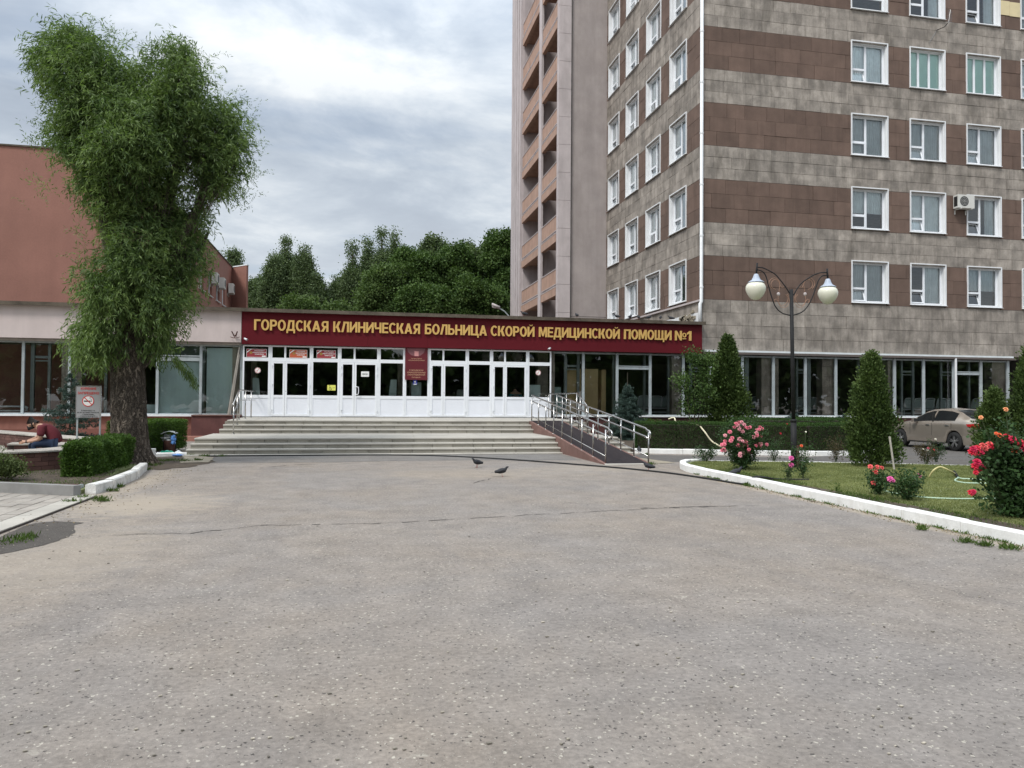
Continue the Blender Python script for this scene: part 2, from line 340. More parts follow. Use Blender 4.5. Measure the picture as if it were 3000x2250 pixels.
def link(name, me, mat, parent=None, kind=None, loc=None):
    if mat is not None and not me.materials: me.materials.append(mat)
    o = bpy.data.objects.new(name, me); COL.objects.link(o)
    o.location = (Vector(loc) if loc is not None else Vector((0, 0, 0)))
    if parent is not None: o.parent = parent; o.location = o.location-upsum(parent)
    if kind: o['kind'] = kind
    return o
def tag(o, label, cat, group=None):
    o['label'] = label; o['category'] = cat
    if group: o['group'] = group
    return o
def thing(name, label, cat, loc=(0, 0, 0), group=None):
    o = bpy.data.objects.new(name, None); COL.objects.link(o); o.location = loc; o.empty_display_size = .3
    return tag(o, label, cat, group)
def pempty(): pass
def copy_tree(o, parent=None):
    c = o.copy(); COL.objects.link(c); c.parent = parent
    for ch in list(o.children): copy_tree(ch, c)
    return c
def sheet(name, poly, z, mat, kind='structure', parent=None):
    return MB().add([(x, y, z) for x, y in poly], [tuple(range(len(poly)))]).build(name, mat, parent, kind=kind)
def blob_poly(pts, jit=.06, sub=6):
    out = []; n = len(pts)
    for i in range(n):
        a, b = Vector(pts[i][:2]), Vector(pts[(i+1) % n][:2])
        for k in range(sub):
            p = a.lerp(b, k/sub); out.append((p.x+random.uniform(-jit, jit), p.y+random.uniform(-jit, jit)))
    return out

# leaves: N small bent blades in one mesh
def leafmesh(name, P, D, L, W, mat, parent=None, kind=None, side=None, fold=.0):
    P = np.asarray(P, float); D = np.asarray(D, float); n = len(P)
    L = np.broadcast_to(L, (n,)); W = np.broadcast_to(W, (n,))
    D = D/np.maximum(np.linalg.norm(D, axis=1, keepdims=True), 1e-6)
    sd = rng.normal(size=(n, 3)) if side is None else np.asarray(side, float)
    sd = sd-D*(sd*D).sum(1, keepdims=True); sd /= np.maximum(np.linalg.norm(sd, axis=1, keepdims=True), 1e-6)
    nn = np.cross(D, sd)
    V = np.empty((n, 4, 3))
    V[:, 0] = P; V[:, 2] = P+D*L[:, None]
    mid = P+D*(L*.45)[:, None]+nn*(L*fold)[:, None]
    V[:, 1] = mid+sd*(W*.5)[:, None]; V[:, 3] = mid-sd*(W*.5)[:, None]
    me = bpy.data.meshes.new(name); me.vertices.add(4*n); me.vertices.foreach_set('co', V.reshape(-1))
    me.loops.add(4*n); me.loops.foreach_set('vertex_index', np.arange(4*n, dtype=np.int32))
    me.polygons.add(n); me.polygons.foreach_set('loop_start', np.arange(0, 4*n, 4, dtype=np.int32))
    me.update(calc_edges=True); me.validate()
    return link(name, me, mat, parent, kind)

# ------------------------------------------------------------------ lettering (all glyph meshes are made at once)
TXT = {}
def make_texts(items):
    tmp = []
    for key, off in items:
        c = bpy.data.curves.new('glyph', 'FONT'); c.body = key; c.offset = off; c.resolution_u = 3
        o = bpy.data.objects.new('glyph', c); COL.objects.link(o); tmp.append((key, off, o, c))
    bpy.context.view_layer.update(); dg = bpy.context.evaluated_depsgraph_get()
    for key, off, o, c in tmp:
        me = bpy.data.meshes.new_from_object(o.evaluated_get(dg))
        v = np.array([q.co[:] for q in me.vertices]); f = [tuple(p.vertices) for p in me.polygons]
        TXT[(key, off)] = (v, f)
        bpy.data.objects.remove(o); bpy.data.meshes.remove(me)
def text_into(mb, key, off, x0, x1, y, z, cap, depth=0., hfac=.729):
    v, f = TXT[(key, off)]; a, b = v[:, 0].min(), v[:, 0].max(); k = cap/hfac
    q = [((p[0]-a)/(b-a)*(x1-x0)+x0, y, z+p[1]*k) for p in v]
    if not depth: return mb.add(q, [tuple(reversed(g)) if False else g for g in f])
    mb.add(q, f)
    n = len(q); cnt = {}
    for g in f:
        for i in range(len(g)):
            e = (g[i], g[(i+1) % len(g)]); cnt[e] = 1
    vs = q+[(p[0], p[1]+depth, p[2]) for p in q]
    side = [(e[1], e[0], e[0]+n, e[1]+n) for e in cnt if (e[1], e[0]) not in cnt]
    return mb.add(vs, side)
GLY = {}
def _letters():
    T = .21; H = .165
    def bar(x0, y0, x1, y1): return [[(x0, y0), (x1, y0), (x1, y1), (x0, y1)]]
    def dg(x0, y0, x1, y1, t=.235): return [[(x0, y0), (x0+t, y0), (x1+t, y1), (x1, y1)]]
    def arc(cx, cy, rx, ry, a0, a1, tx=T, ty=H, n=18):
        o = []; 
        for i in range(n):
            a, b = [math.radians(a0+(a1-a0)*k/n) for k in (i, i+1)]
            o.append([(cx+(rx-tx)*math.cos(a), cy+(ry-ty)*math.sin(a)), (cx+rx*math.cos(a), cy+ry*math.sin(a)), (cx+rx*math.cos(b), cy+ry*math.sin(b)), (cx+(rx-tx)*math.cos(b), cy+(ry-ty)*math.sin(b))])
        return o
    def fl(ps, w): return [[(w-x, y) for x, y in reversed(p)] for p in ps]
    g = {}
    g['Г'] = (.62, bar(0, 0, T, 1)+bar(T, 1-H, .62, 1)); g['О'] = (.80, arc(.40, .5, .40, .52, 0, 360, n=28))
    P_ = bar(0, 0, T, 1)+bar(T, 1-H, .40, 1)+bar(T, .37, .40, .37+H)+arc(.40, .685, .30, .315, -90, 90); g['Р'] = (.70, P_)
    g['Д'] = (.86, bar(0, -.22, .165, .0)+bar(.695, -.22, .86, .0)+bar(0, 0, .86, H)+dg(.07, H, .18, 1-H, .21)+bar(.57, H, .57+T, 1-H)+bar(.19, 1-H, .78, 1))
    g['С'] = (.74, arc(.40, .5, .40, .52, 42, 318, n=24)); g['К'] = (.76, bar(0, 0, T, 1)+dg(T, .40, .50, 1, .25)+dg(.50, 0, .27, .55, .26))
    g['А'] = (.84, dg(0, 0, .305, 1, .23)+dg(.61, 0, .305, 1, .23)+bar(.22, .20, .62, .20+H*.9)); g['Я'] = (.74, fl(P_, .74)[0:1]+fl(P_[1:], .74)+dg(0, 0, .24, .40, .25))
    g['Л'] = (.78, bar(.57, 0, .78, 1)+bar(.20, 1-H, .57, 1)+dg(.0, 0, .20, 1-H, .215)); I_ = bar(0, 0, T, 1)+bar(.58, 0, .79, 1)+[[(T, .10), (T, .42), (.58, .90), (.58, .58)]]; g['И'] = (.79, I_)
    g['Й'] = (.79, I_+arc(.395, 1.22, .20, .16, 185, 355, .09, .08, 10)); g['Н'] = (.77, bar(0, 0, T, 1)+bar(.56, 0, .77, 1)+bar(T, .41, .56, .41+H*1.05))
    g['Ч'] = (.74, bar(.53, 0, .74, 1)+bar(0, .52, T, 1)+bar(T*.4, .37, .53, .37+H)); g['Е'] = (.64, bar(0, 0, T, 1)+bar(T, 1-H, .64, 1)+bar(T, .42, .60, .42+H)+bar(T, 0, .64, H))
    bl = bar(T, 0, .42, H)+bar(T, .47, .42, .47+H)+arc(.42, .317, .29, .317, -90, 90); g['Ь'] = (.71, bar(0, 0, T, 1)+bl); g['Б'] = (.71, bar(0, 0, T, 1)+bar(T, 1-H, .64, 1)+bl)
    g['Ц'] = (.86, bar(0, 0, T, 1)+bar(.54, H, .75, 1)+bar(T, 0, .86, H)+bar(.71, -.22, .86, 0)); g['П'] = (.76, bar(0, 0, T, 1)+bar(.55, 0, .76, 1)+bar(T, 1-H, .55, 1))
    g['Щ'] = (1.10, bar(0, 0, .19, 1)+bar(.40, H, .59, 1)+bar(.80, H, .99, 1)+bar(.19, 0, 1.10, H)+bar(.95, -.22, 1.10, 0))
    g['М'] = (.92, bar(0, 0, .19, 1)+bar(.73, 0, .92, 1)+[[(.19, .62), (.19, 1), (.27, 1), (.54, .08), (.38, .08)], [(.73, 1), (.73, .62), (.545, .10), (.40, .10), (.65, 1)]])
    g['№'] = (1.15, bar(0, 0, .18, 1)+bar(.50, 0, .68, 1)+[[(.18, 1), (.50, .35), (.50, 0), (.18, .65)]]+arc(.93, .56, .20, .24, 0, 360, .10, .09, 20)+bar(.75, .14, 1.11, .23)); g['1'] = (.42, bar(.20, 0, .42, 1)+[[(0, .62), (.20, .72), (.20, .96), (0, .80)]])
    return g
GLY.update(_letters())
def stroke_letter(mb, ch, x0, k, y, z, cap, depth):
    for i, poly in enumerate(GLY[ch][1]):
        ar = sum(p[0]*q[1]-q[0]*p[1] for p, q in zip(poly, poly[1:]+poly[:1]))
        if ar < 0: poly = poly[::-1]
        yy = y+.0004*(i % 7); n = len(poly); q = [(x0+px*k, z+pz*cap) for px, pz in poly]
        mb.add([(a, yy, b) for a, b in q]+[(a, yy+depth, b) for a, b in q], [tuple(range(n))]+[((j+1) % n, j, n+j, n+(j+1) % n) for j in range(n)])
    return mb
WORDS = [('ГОРОДСКАЯ', 744, 962), ('КЛИНИЧЕСКАЯ', 976, 1230.5), ('БОЛЬНИЦА', 1244.8, 1426.6), ('СКОРОЙ', 1438, 1566), ('МЕДИЦИНСКОЙ', 1579, 1816), ('ПОМОЩИ', 1828.6, 1967.8), ('№1', 1978, 2026)]
LINES = [('УЧАСТКОВАЯ', .02), ('ИЗБИРАТЕЛЬНАЯ', .02), ('КОМИССИЯ', .02), ('КУРЕНИЕ', .02), ('ЗАПРЕЩЕНО', .02), ('В больнице и', .015), ('на всей прилегающей', .015), ('территории', .015),
         ('Федеральный закон РФ', .01), ('от 23 февраля 2013 г. № 15-ФЗ', .01), ('ВХОД', .03), ('ГОСУДАРСТВЕННОЕ', .01), ('УЧРЕЖДЕНИЕ ЗДРАВООХРАНЕНИЯ', .01),
         ('ГОРОДСКАЯ', .01), ('КЛИНИЧЕСКАЯ БОЛЬНИЦА', .01), ('СКОРОЙ МЕДИЦИНСКОЙ', .01), ('ПОМОЩИ № 1', .01)]
make_texts(LINES)
# ================================================================== GROUND
YF = 31.5
MB().add([(-400, -300, 0), (400, -300, 0), (400, 500, 0), (-400, 500, 0)], [(0, 1, 2, 3)]).build('ground', m_asph, kind='structure')
sheet('driveway', blob_poly([(6.9, 21.4), (7.5, 19.3), (9.4, 19.0), (20, 15.2), (34, 13), (34, 28), (18.2, 28.5), (17.2, 22.2), (12.5, 20.2), (8.6, 21.9)], .05, 5), .004, m_asph2)
sheet('repair_patch', blob_poly([(-3.75, 20.2), (-1, 20.05), (2.6, 20.4), (6.05, 20.1), (6.15, 22.4), (-3.6, 22.45)], .07, 6), .004, m_patch)
sheet('damp_patch', blob_poly([tuple(G(a_, b_)[:2]) for a_, b_ in ((-60, 1600), (60, 1548), (100, 1533), (165, 1527), (243, 1532), (212, 1542), (222, 1556), (200, 1573), (150, 1592), (60, 1613), (-60, 1635))], .02, 3), .004, m_damp)
sheet('dirt', blob_poly([(-4.7, 18.6), (-4.2, 18.3), (-3.6, 19.0), (-3.4, 20.4), (-3.7, 22.0), (-4.6, 22.6), (-5.9, 23.6), (-6.2, 21.2), (-5.6, 18.9)], .10, 6), .008, m_soil)
sheet('sand_patch', blob_poly([(-4.1, 20.1), (-3.5, 20.3), (-3.55, 21.8), (-3.9, 22.35), (-4.5, 22.3), (-4.25, 21.2)], .07, 5), .014, m_sand)
sheet('light_apron', blob_poly([(7.42, 18.6), (8.25, 18.8), (8.0, 20.6), (7.42, 21.6)], .04, 4), .008, m_sand)
# long seams in the asphalt
def seam(pts, wd=.018):
    mb = MB(); fine = []
    for a, b in zip(pts[:-1], pts[1:]):
        k = max(2, int((Vector(b)-Vector(a)).length/.12))
        fine += [Vector(a).lerp(Vector(b), i/k)+Vector((random.gauss(0, .012), random.gauss(0, .022))) for i in range(k)]
    for a, b in zip(fine[:-1], fine[1:]):
        if random.random() < .16: continue
        d = (b-a).normalized(); nrm = Vector((-d.y, d.x))*wd*random.uniform(.25, 1.1)
        mb.face((*(a-nrm), .0045), (*(b-nrm), .0045), (*(b+nrm), .0045), (*(a+nrm), .0045))
    mb.build('crack', m_damp, kind='structure')
seam([G(330, 1567)[:2], G(560, 1562)[:2], G(760, 1540)[:2], G(1150, 1532)[:2], G(1500, 1512)[:2], G(2000, 1486)[:2], G(2250, 1480)[:2]], .013)
seam([G(2230, 1420)[:2], G(2380, 1470)[:2], G(2560, 1500)[:2]], .012)
seam([G(1850, 1490)[:2], G(2150, 1484)[:2]], .02)
seam([G(1380, 1418)[:2], G(1445, 1400)[:2]], .02)
seam([G(760, 1372)[:2], G(860, 1362)[:2], G(990, 1359)[:2]], .03)
seam([G(2230, 1590)[:2], G(2290, 1592)[:2]], .02)

# left lawn, paving and kerbs
LG = [(-4.42, 13.55), (-4.32, 14.3), (-4.55, 16.0), (-4.75, 17.4), (-4.75, 18.9), (-5.6, 20.2), (-6.3, 24.5), (-9.8, 29.8), (-24, 30.4), (-24, 16), (-9, 15.2), (-5.7, 14.15)]
MB().prism([(x, y) for x, y in LG], -.05, .07).build('lawn_left', m_lawn, kind='structure')
sheet('bare_soil', blob_poly([(-5.0, 13.95), (-4.4, 14.6), (-4.7, 16.6), (-5.2, 18.6), (-6.4, 18.3), (-6.6, 15.6), (-5.9, 14.9)], .12, 5), .076, m_soil)
sheet('plaza_left', [(-10.8, 20.9), (-8.6, 18.9), (-7.9, 18.1), (-6.9, 18.6), (-6.6, 19.3), (-7.0, 20.2), (-8.5, 21.8), (-9.5, 25.5), (-12, 28.2), (-22, 29), (-22, 21)], .078, M('plaza_paving', (.34, .31, .28), .9, .15, 2))
pav = MB().prism([(-9.5, 9.6), (-4.0, 9.6), (-4.0, 13.42), (-5.7, 14.12), (-9.5, 15.6)], -.05, .022).build('pavement', m_brickj, kind='structure')
def paver_row(x0, wd, ln, off, mat):
    y = 9.3+off; me = None
    while y < 15.4:
        ye = y+ln-.012
        top = 13.42+(-4.0-(x0+wd/2))*.42 if x0+wd > -9.5 else 15.4
        a, b = max(y, 9.6), min(ye, top)
        if b-a > .05 and y > 0:
            hh = random.uniform(-.003, .004)
            MB().box(x0+.006, x0+wd-.006, a, b, .018, .036+hh).build('paver', mat, pav)
        y += ln
paver_row(-4.32, .32, .95, .1, m_tread)
x = -4.32; k = 0
while x > -9.2: x -= .21; paver_row(x, .21, .42, .21*(k % 2), m_paver); k += 1
kg = MB().obox((-5.0, 13.80, .08), (.72, -.355, 0), (.035, .06, 0), (0, 0, .115)).obox((-6.6, 14.58, .05), (.88, -.43, 0), (.035, .06, 0), (0, 0, .09)).obox((-8.4, 15.45, .05), (.9, -.43, 0), (.035, .06, 0), (0, 0, .085)).build('kerb', m_kerbg, kind='structure')
m_kerbo = M('old_whitewashed_kerb', (.66, .65, .62), .9, .12, 5, bump=.9, bscale=14, fine=.12, fscale=40, dirt=(.30, .28, .24), dirtamt=.6)
def kerb(name, pts, mats, wd=.14, h=.15, gap=.012, ln=1.0, tilt=0., z=0.):
    root = bpy.data.objects.new(name, None); COL.objects.link(root); root['kind'] = 'structure'; root.location = (*pts[0], 0)
    path = [Vector(p) for p in pts]; seg = []
    for a, b in zip(path[:-1], path[1:]):
        n = max(1, round((b-a).length/ln))
        for i in range(n): seg.append((a.lerp(b, i/n), a.lerp(b, (i+1)/n)))
    for a, b in seg:
        d = (b-a); L = d.length; d.normalize(); nr = Vector((-d.y, d.x)); a2 = a+d*gap/2; b2 = b-d*gap/2
        j = random.uniform(-.007, .007); sk = random.uniform(-.012, .012) if mats is m_kerbo else random.uniform(-.003, .003); a2 = a2+nr*sk; b2 = b2-nr*sk; hh = h+random.uniform(-.006, .006)
        lo = [a2-nr*wd/2, b2-nr*wd/2, b2+nr*wd/2, a2+nr*wd/2]; ch = .02
        hi = [a2-nr*(wd/2-ch), b2-nr*(wd/2-ch), b2+nr*(wd/2-ch), a2+nr*(wd/2-ch)]
        mb = MB().hexa([(p.x, p.y, z-.04) for p in lo], [(p.x, p.y, z+hh-ch) for p in lo])
        mb.hexa([(p.x, p.y, z+hh-ch) for p in lo], [(p.x, p.y, z+hh+j) for p in hi]); mb.f = [f for i, f in enumerate(mb.f) if i not in (1, 6)]
        mb.build('kerb_stone', mats, root)
    return root
kerb('kerb', [G(263, 1448)[:2], G(318, 1433)[:2], G(392, 1402)[:2], (-4.52, 18.35)], m_kerbo, .17, .17, .05, .85)
kerb('kerb', [(-5.35, 22.3), (-4.75, 22.55), (-4.45, 22.62)], m_kerbw, .12, .11, .03, .55)

# right lawn island
arc = [(7.50, 6.2), (7.50, 15.7), (7.56, 16.5), (7.72, 17.2), (7.98, 17.8), (8.30, 18.2), (8.75, 18.3)]
kerb('kerb', arc, m_kerbw, .15, .155, .008, 1.05)
kerb('kerb', [(8.8, 18.32), (10.8, 17.75), (12.8, 17.1), (14.9, 16.2), (18.5, 14.5), (24, 12)], m_kerbw, .12, .075, .01, 1.0, z=.03)
MB().prism([(7.58, 6.1), (24, 6.1), (24, 12.1), (14.9, 16.1), (12.8, 17.0), (10.8, 17.65), (8.8, 18.2), (8.35, 18.1), (8.05, 17.72), (7.8, 17.15), (7.64, 16.5), (7.58, 15.7)], -.05, .10).build('lawn_right', m_lawn, kind='structure')
sheet('flowerbed_soil', blob_poly([(7.6, 6.2), (8.05, 6.2), (8.1, 9), (8.0, 12), (8.05, 15), (7.7, 15.6), (7.6, 15)], .09, 9), .106, m_soil)
# bed behind the long hedge
kerb('kerb', [(8.5, 22.6), (9.9, 22.1), (11.4, 21.6), (13.6, 20.9), (15.0, 20.85), (16.2, 21.5), (17.0, 22.8), (17.6, 25), (18.0, 27.5), (18.3, 31.2)], m_kerbw, .14, .15, .01, 1.0)
MB().prism([(8.55, 31.2), (8.55, 22.68), (9.9, 22.2), (11.4, 21.7), (13.6, 21.0), (15.0, 20.95), (16.1, 21.6), (16.9, 22.9), (17.5, 25), (17.9, 27.5), (18.2, 31.2)], -.05, .09).build('planting_bed', m_soil, kind='structure')

# ================================================================== ENTRANCE STAIRS
st = thing('entrance_stairs', 'wide grey concrete stairs in two flights up to the white entrance doors', 'stairs', (2, 24, 0))
XL, XR = -4.5, 8.45
flights = [(22.45, .04, 'slab'), (22.7, .18, ''), (23.0, .32, ''), (23.3, .46, ''), (26.3, .60, 'u'), (26.62, .74, 'u'), (26.95, .88, 'u')]
MB().box(XL+.05, 6.2, 22.5, 31.4, -.05, .03).box(XL+.1, XR-.1, 23.4, 31.4, .03, .40).box(XL+.35, XR-.1, 27.0, 31.4, .40, .83).build('stair_core', m_step, st)
def tread(x0, x1, y0, y1, z, th=.05, seg=1.35, nm='tread'):
    n = max(1, round((x1-x0)/seg)); off = random.uniform(-.2, .2)
    xs = [x0]+[x0+(x1-x0)*(i/n)+off*.5 for i in range(1, n)]+[x1]
    for a, b in zip(xs[:-1], xs[1:]):
        r = .016; mb = MB()
        prof = [(y0, z-th), (y0-.004, z-th+.01), (y0-.004, z-r), (y0+.004, z-.005), (y0+r, z), (y1, z), (y1, z-th)]
        vs = [(a+.003, p, q) for p, q in prof]+[(b-.003, p, q) for p, q in prof]; n_ = len(prof)
        mb.add(vs, [tuple(range(n_)), tuple(reversed(range(n_, 2*n_)))]+[(i+1, i, n_+i, n_+i+1) if False else (i, n_+i, n_+(i+1) % n_, (i+1) % n_) for i in range(n_)])
        mb.build(nm, m_tread, st)
def riser(x0, x1, y, z0, z1, ln=.62):
    x = x0; i = 0
    while x < x1-.02:
        e = min(x1, x+ln*random.uniform(.93, 1.06)); 
        if x1-e < .2: e = x1
        MB().box(x+.009, e-.009, y+random.uniform(.0, .006), y+.05, z0+.002, z1-.002).build('riser_block', m_step, st); x = e
for (xa, xb) in ((XL, 6.2), (7.45, XR)):
    prev = 0.
    for i, (y, z, kd) in enumerate(flights):
        up = kd == 'u'; x0 = xa+(.28 if up and xa < 0 else 0)-(.0 if up else 0); x1 = xb
        x0 += (0, -.0, .05, .10, .0, .07, .14)[i] if xa < 0 else 0
        x1 -= (0, .0, .10, .20, .15, .22, .30)[i] if xa > 0 else (0, 0, 0, 0, 0, 0, 0)[i]
        if kd == 'slab': tread(x0, x1, y, 23.4, z, .04, 1.5); prev = z; continue
        nxt = flights[i+1][0]+.06 if i+1 < len(flights) else 31.42
        riser(x0, x1, y+.02, prev, z-.05); 
        if nxt-y > 1.2:
            n = 3 if nxt-y < 3.5 else 4
            tread(x0, x1, y, y+.4, z); 
            ys = [y+.4+(nxt-y-.4)*k/n for k in range(n+1)]
            for a, b in zip(ys[:-1], ys[1:]): tread(x0, x1, a+.004, b-.004, z-.001, .04, 2.0, 'landing_slab')
        else: tread(x0, x1, y, nxt, z)
        prev = z
tread(6.2, 7.45, 27.0, 31.4, .88, .05, 1.3, 'landing_slab')
# ramp
rp = thing('wheelchair_ramp', 'dark matted wheelchair ramp with brown painted side wall beside the stairs', 'ramp', (6.85, 20, 0))
RX0, RX1, RY0, RY1 = 6.2, 7.45, 18.5, 27.0
MB().hexa([(RX0, RY0, -.02), (RX1, RY0, -.02), (RX1, RY1, -.02), (RX0, RY1, -.02)], [(RX0, RY0, .015), (RX1, RY0, .015), (RX1, RY1, .87), (RX0, RY1, .87)]).build('side_wall', m_rampw, rp)
MB().hexa([(RX0+.09, RY0+.03, .012), (RX1-.09, RY0+.03, .012), (RX1-.09, RY1, .865), (RX0+.09, RY1, .865)], [(RX0+.09, RY0+.03, .026), (RX1-.09, RY0+.03, .026), (RX1-.09, RY1, .882), (RX0+.09, RY1, .882)]).build('rubber_mat', m_carpet, rp)
MB().hexa([(RX0+.001, RY0-.02, -.0), (RX1, RY0-.02, -.0), (RX1, RY0+.03, .0), (RX0+.001, RY0+.03, .0)], [(RX0+.001, RY0-.02, .012), (RX1, RY0-.02, .012), (RX1, RY0+.03, .03), (RX0+.001, RY0+.03, .03)]).build('edge_trim', m_tread, rp)
zr = lambda y: .87*max(0, min(1, (y-RY0)/(RY1-RY0)))
def ramp_rail(x, label, side, y0=18.65, y1=26.9, n=9):
    t = thing('handrail', label, 'handrail', (x, y0, 0))
    for i in range(n):
        y = y0+(y1-y0)*i/(n-1); z = zr(y)
        mb = MB().tube([(x, y, z), (x, y, z+.86)], .021, 8); mb.tube([(x, y, z), (x, y, z+.012)], .05, 10)
        mb.build('post', m_steel, t, True)
        b = MB()
        for hz in (.88, .67): b.tube([(x, y, z+hz-.07), (x+side*.05, y, z+hz-.07), (x+side*.07, y, z+hz-.02)], .007, 5)
        b.build('bracket', m_steel, t)
    xo = x+side*.07
    for k, hz in enumerate((.90, .69)):
        ext = .28 if k == 0 else .22
        pts = [(xo, y1+.25, .88+hz)]+[(xo, y1, zr(y1)+hz), (xo, y0, zr(y0)+hz), (xo, y0-.10, hz-.03)]
        if k == 0: pts += [(xo, y0-ext+.05, hz-.05), (xo, y0-ext, hz-.09), (xo, y0-ext, hz-.18), (xo, y0-ext+.05, hz-.23)]
        MB().tube(pts, .025, 10).build('rail', m_steel, t, True)
    MB().tube([(x, y1, zr(y1)+.19), (x, y0, zr(y0)+.19)], .012, 6).build('lower_bar', m_steel, t, True)
ramp_rail(RX0+.07, 'double steel handrail on the side of the ramp next to the main stairs', 1)
ramp_rail(RX1-.05, 'double steel handrail on the side of the ramp next to the hedge', -1, 18.6)
def stair_rail(x, label, ys, yend, first_z):
    t = thing('handrail', label, 'handrail', (x, ys[0], 0))
    def zz(y): 
        z = .46
        for yy, q, _ in flights:
            if y >= yy and q > z: z = q
        return z
    for y in ys: MB().tube([(x, y, zz(y)), (x, y, zz(y)+(.98 if y > 26.5 else .98))], .021, 8).tube([(x, y, zz(y)), (x, y, zz(y)+.012)], .05, 10).build('post', m_steel, t, True)
    for hz, r in ((1.0, .025), (.66, .014)):
        MB().tube([(x, ys[0]-.08, .46+hz-.06), (x, ys[0], .46+hz), (x, 27.02, .88+hz), (x, yend, .88+hz)], r, 10).build('rail', m_steel, t, True)
    MB().ball((x, ys[0]-.08, .46+.92), .05, 10, (.8, .8, 1.3)).build('end_cap', m_steel, t, True)
stair_rail(-3.72, 'steel handrail at the terracotta end of the upper stair flight', [25.9, 26.66, 27.1, 28.6, 30.2], 31.4, 0)
stair_rail(8.0, 'steel handrail beyond the ramp at the far end of the porch', [25.9, 26.66, 27.1, 28.5, 29.9, 31.2], 31.35, 0)

# ================================================================== LOW ENTRANCE BUILDING
lb = thing('entrance_building', 'long low flat-roofed entrance wing with glazed front under a pale fascia', 'building', (0, YF, 0))
MB().box(-22, 14.6, 31.9, 44.4, 4.2, 4.95).build('roof', m_tar, lb)
MB().box(-22, 14.95, 31.02, 32.2, 4.985, 5.05).box(-22, 14.95, 31.0, 31.06, 4.94, 5.075).build('roof_edging', m_tar, lb)
MB().box(-22, -4.25, 31.22, 31.9, 3.76, 4.985).build('fascia', m_pinkf, lb)
MB().box(-22, -4.25, 31.30, 31.75, 3.66, 3.755).build('lintel', m_joint, lb)
MB().box(-4.25, 14.9, 31.52, 31.9, 3.70, 4.98).build('beam', m_joint, lb)
MB().box(-22, -5.98, 31.35, 31.8, .22, .90).build('plinth', m_plinthL, lb)
MB().box(-22, -5.98, 31.30, 31.8, .18, .42).build('plinth_base', M('plinth_band', (.20, .085, .065), .85, .12, 2), lb)
MB().box(-5.98, -4.2, 31.05, 31.8, .15, .93).build('plinth', m_maroon, lb)
MB().box(8.45, 31.0, 31.3, 31.8, -.02, .93).build('plinth', m_maroon, lb)
MB().box(-22, -5.98, 31.18, 31.78, .90, .965).box(8.3, 31.2, 31.2, 31.78, .93, .985).build('sill', m_whitemetal, lb)
MB().box(-5.98, -4.2, 31.0, 31.78, .93, .965).build('sill', m_rampw, lb)
MB().box(-24, -4.4, 30.3, 31.4, -.02, .17).build('terrace', m_plinthL, kind='structure')
# lobby
MB().box(-22, 33, 31.85, 43, .80, .93).box(-22, 33, 43, 43.2, .93, 3.9).box(-22.2, -22, 31.6, 43.2, .8, 4.9).box(33, 33.2, 31.6, 43.2, .8, 3.9).box(-22, 33, 31.95, 43, 3.80, 3.9).box(8.3, 8.42, 33.5, 43, .93, 3.8).box(-4.3, -4.18, 32.3, 43, .93, 3.8).build('lobby_shell', m_room, lb)
MB().box(-21.9, 32.9, 31.9, 42.9, .93, .94).build('lobby_floor', m_floor, lb)
def mull(xpx, wpx=7, y=YF, z0=.97, z1=3.68, mat=None, d=.09, yo=0):
    a = WY(xpx-wpx/2, 1100, y).x; b = WY(xpx+wpx/2, 1100, y).x
    MB().box(a, b, y-.02+yo, y+d+yo, z0, z1).build('mullion', mat or m_graymetal, lb)
def rail_(x0, x1, z, h, y=YF, mat=None, nm='frame_rail'):
    a = WY(x0, 1100, y).x; b = WY(x1, 1100, y).x
    MB().box(a, b, y+.002, y+.07, z, z+h).build(nm, mat or m_graymetal, lb)
def pane(x0, x1, z0, z1, y=YF, mat=None, parent=None, nm='pane', off=.035):
    a = WY(x0, 1100, y).x; b = WY(x1, 1100, y).x
    tl = random.uniform(-.004, .004)
    MB().add([(a, y+off, z0), (b, y+off+tl, z0), (b, y+off+tl, z1), (a, y+off, z1)], [(0, 1, 2, 3)]).build(nm, mat or m_glass, parent or lb)
LM = [-330, -200, -66, 67, 203, 330, 461, 588, 707]
for i, xx in enumerate(LM): mull(xx, 8)
for a, b in zip(LM[:-1], LM[1:]):
    pane(a+3, b-3, 1.0, 3.62); rail_(a+4, b-4, .965, .045); rail_(a+4, b-4, 3.60, .06)
rail_(465, 584, 3.02, .14); rail_(465, 584, 3.19, .05)
for xx, wd in ((95, 11), (144, 8), (474, 6), (575, 5), (597, 8), (310, 8)): mull(xx, wd, YF+.38)
rail_(98, 142, 3.05, .09, YF+.4); rail_(98, 142, 2.93, .05, YF+.4)
MB().box(WY(405, 1100, 31.9).x, WY(461, 1100, 31.9).x, 31.84, 31.92, .95, 1.34).build('lower_panel', m_board, lb)
# grey-blue boards behind two bays
bx0, bx1, bx2 = WY(466, 1100, 31.9).x, WY(604, 1100, 31.66).x, WY(699, 1100, 31.66).x
for a, b, zt in ((bx0, bx1-.12, 3.0), (bx1+.02, bx2, 3.55)):
    mb = MB().box(a, b, 31.66, 31.68, .98, zt)
    wdt = b-a
    mb.box(a, a+.22, 31.645, 31.66, .98, zt).box(a+wdt*.62, a+wdt*.72, 31.645, 31.66, .98, zt).box(a, b, 31.64, 31.66, .98, 1.30)
    mb.box(a, b, 31.64, 31.66, zt-.28, zt); mb.build('board_panel', m_board, lb)
MB().box(bx0, bx1-.12, 31.70, 31.72, 3.0, 3.6).build('upper_blind', M('dim_blind', (.10, .12, .12), .8), lb)
MB().obox((WY(478, 1210, 31.6).x+.25, 31.60, 1.06), (.33, 0, .06), (0, .03, 0), (0, 0, .05)).build('fallen_board', m_board, lb)
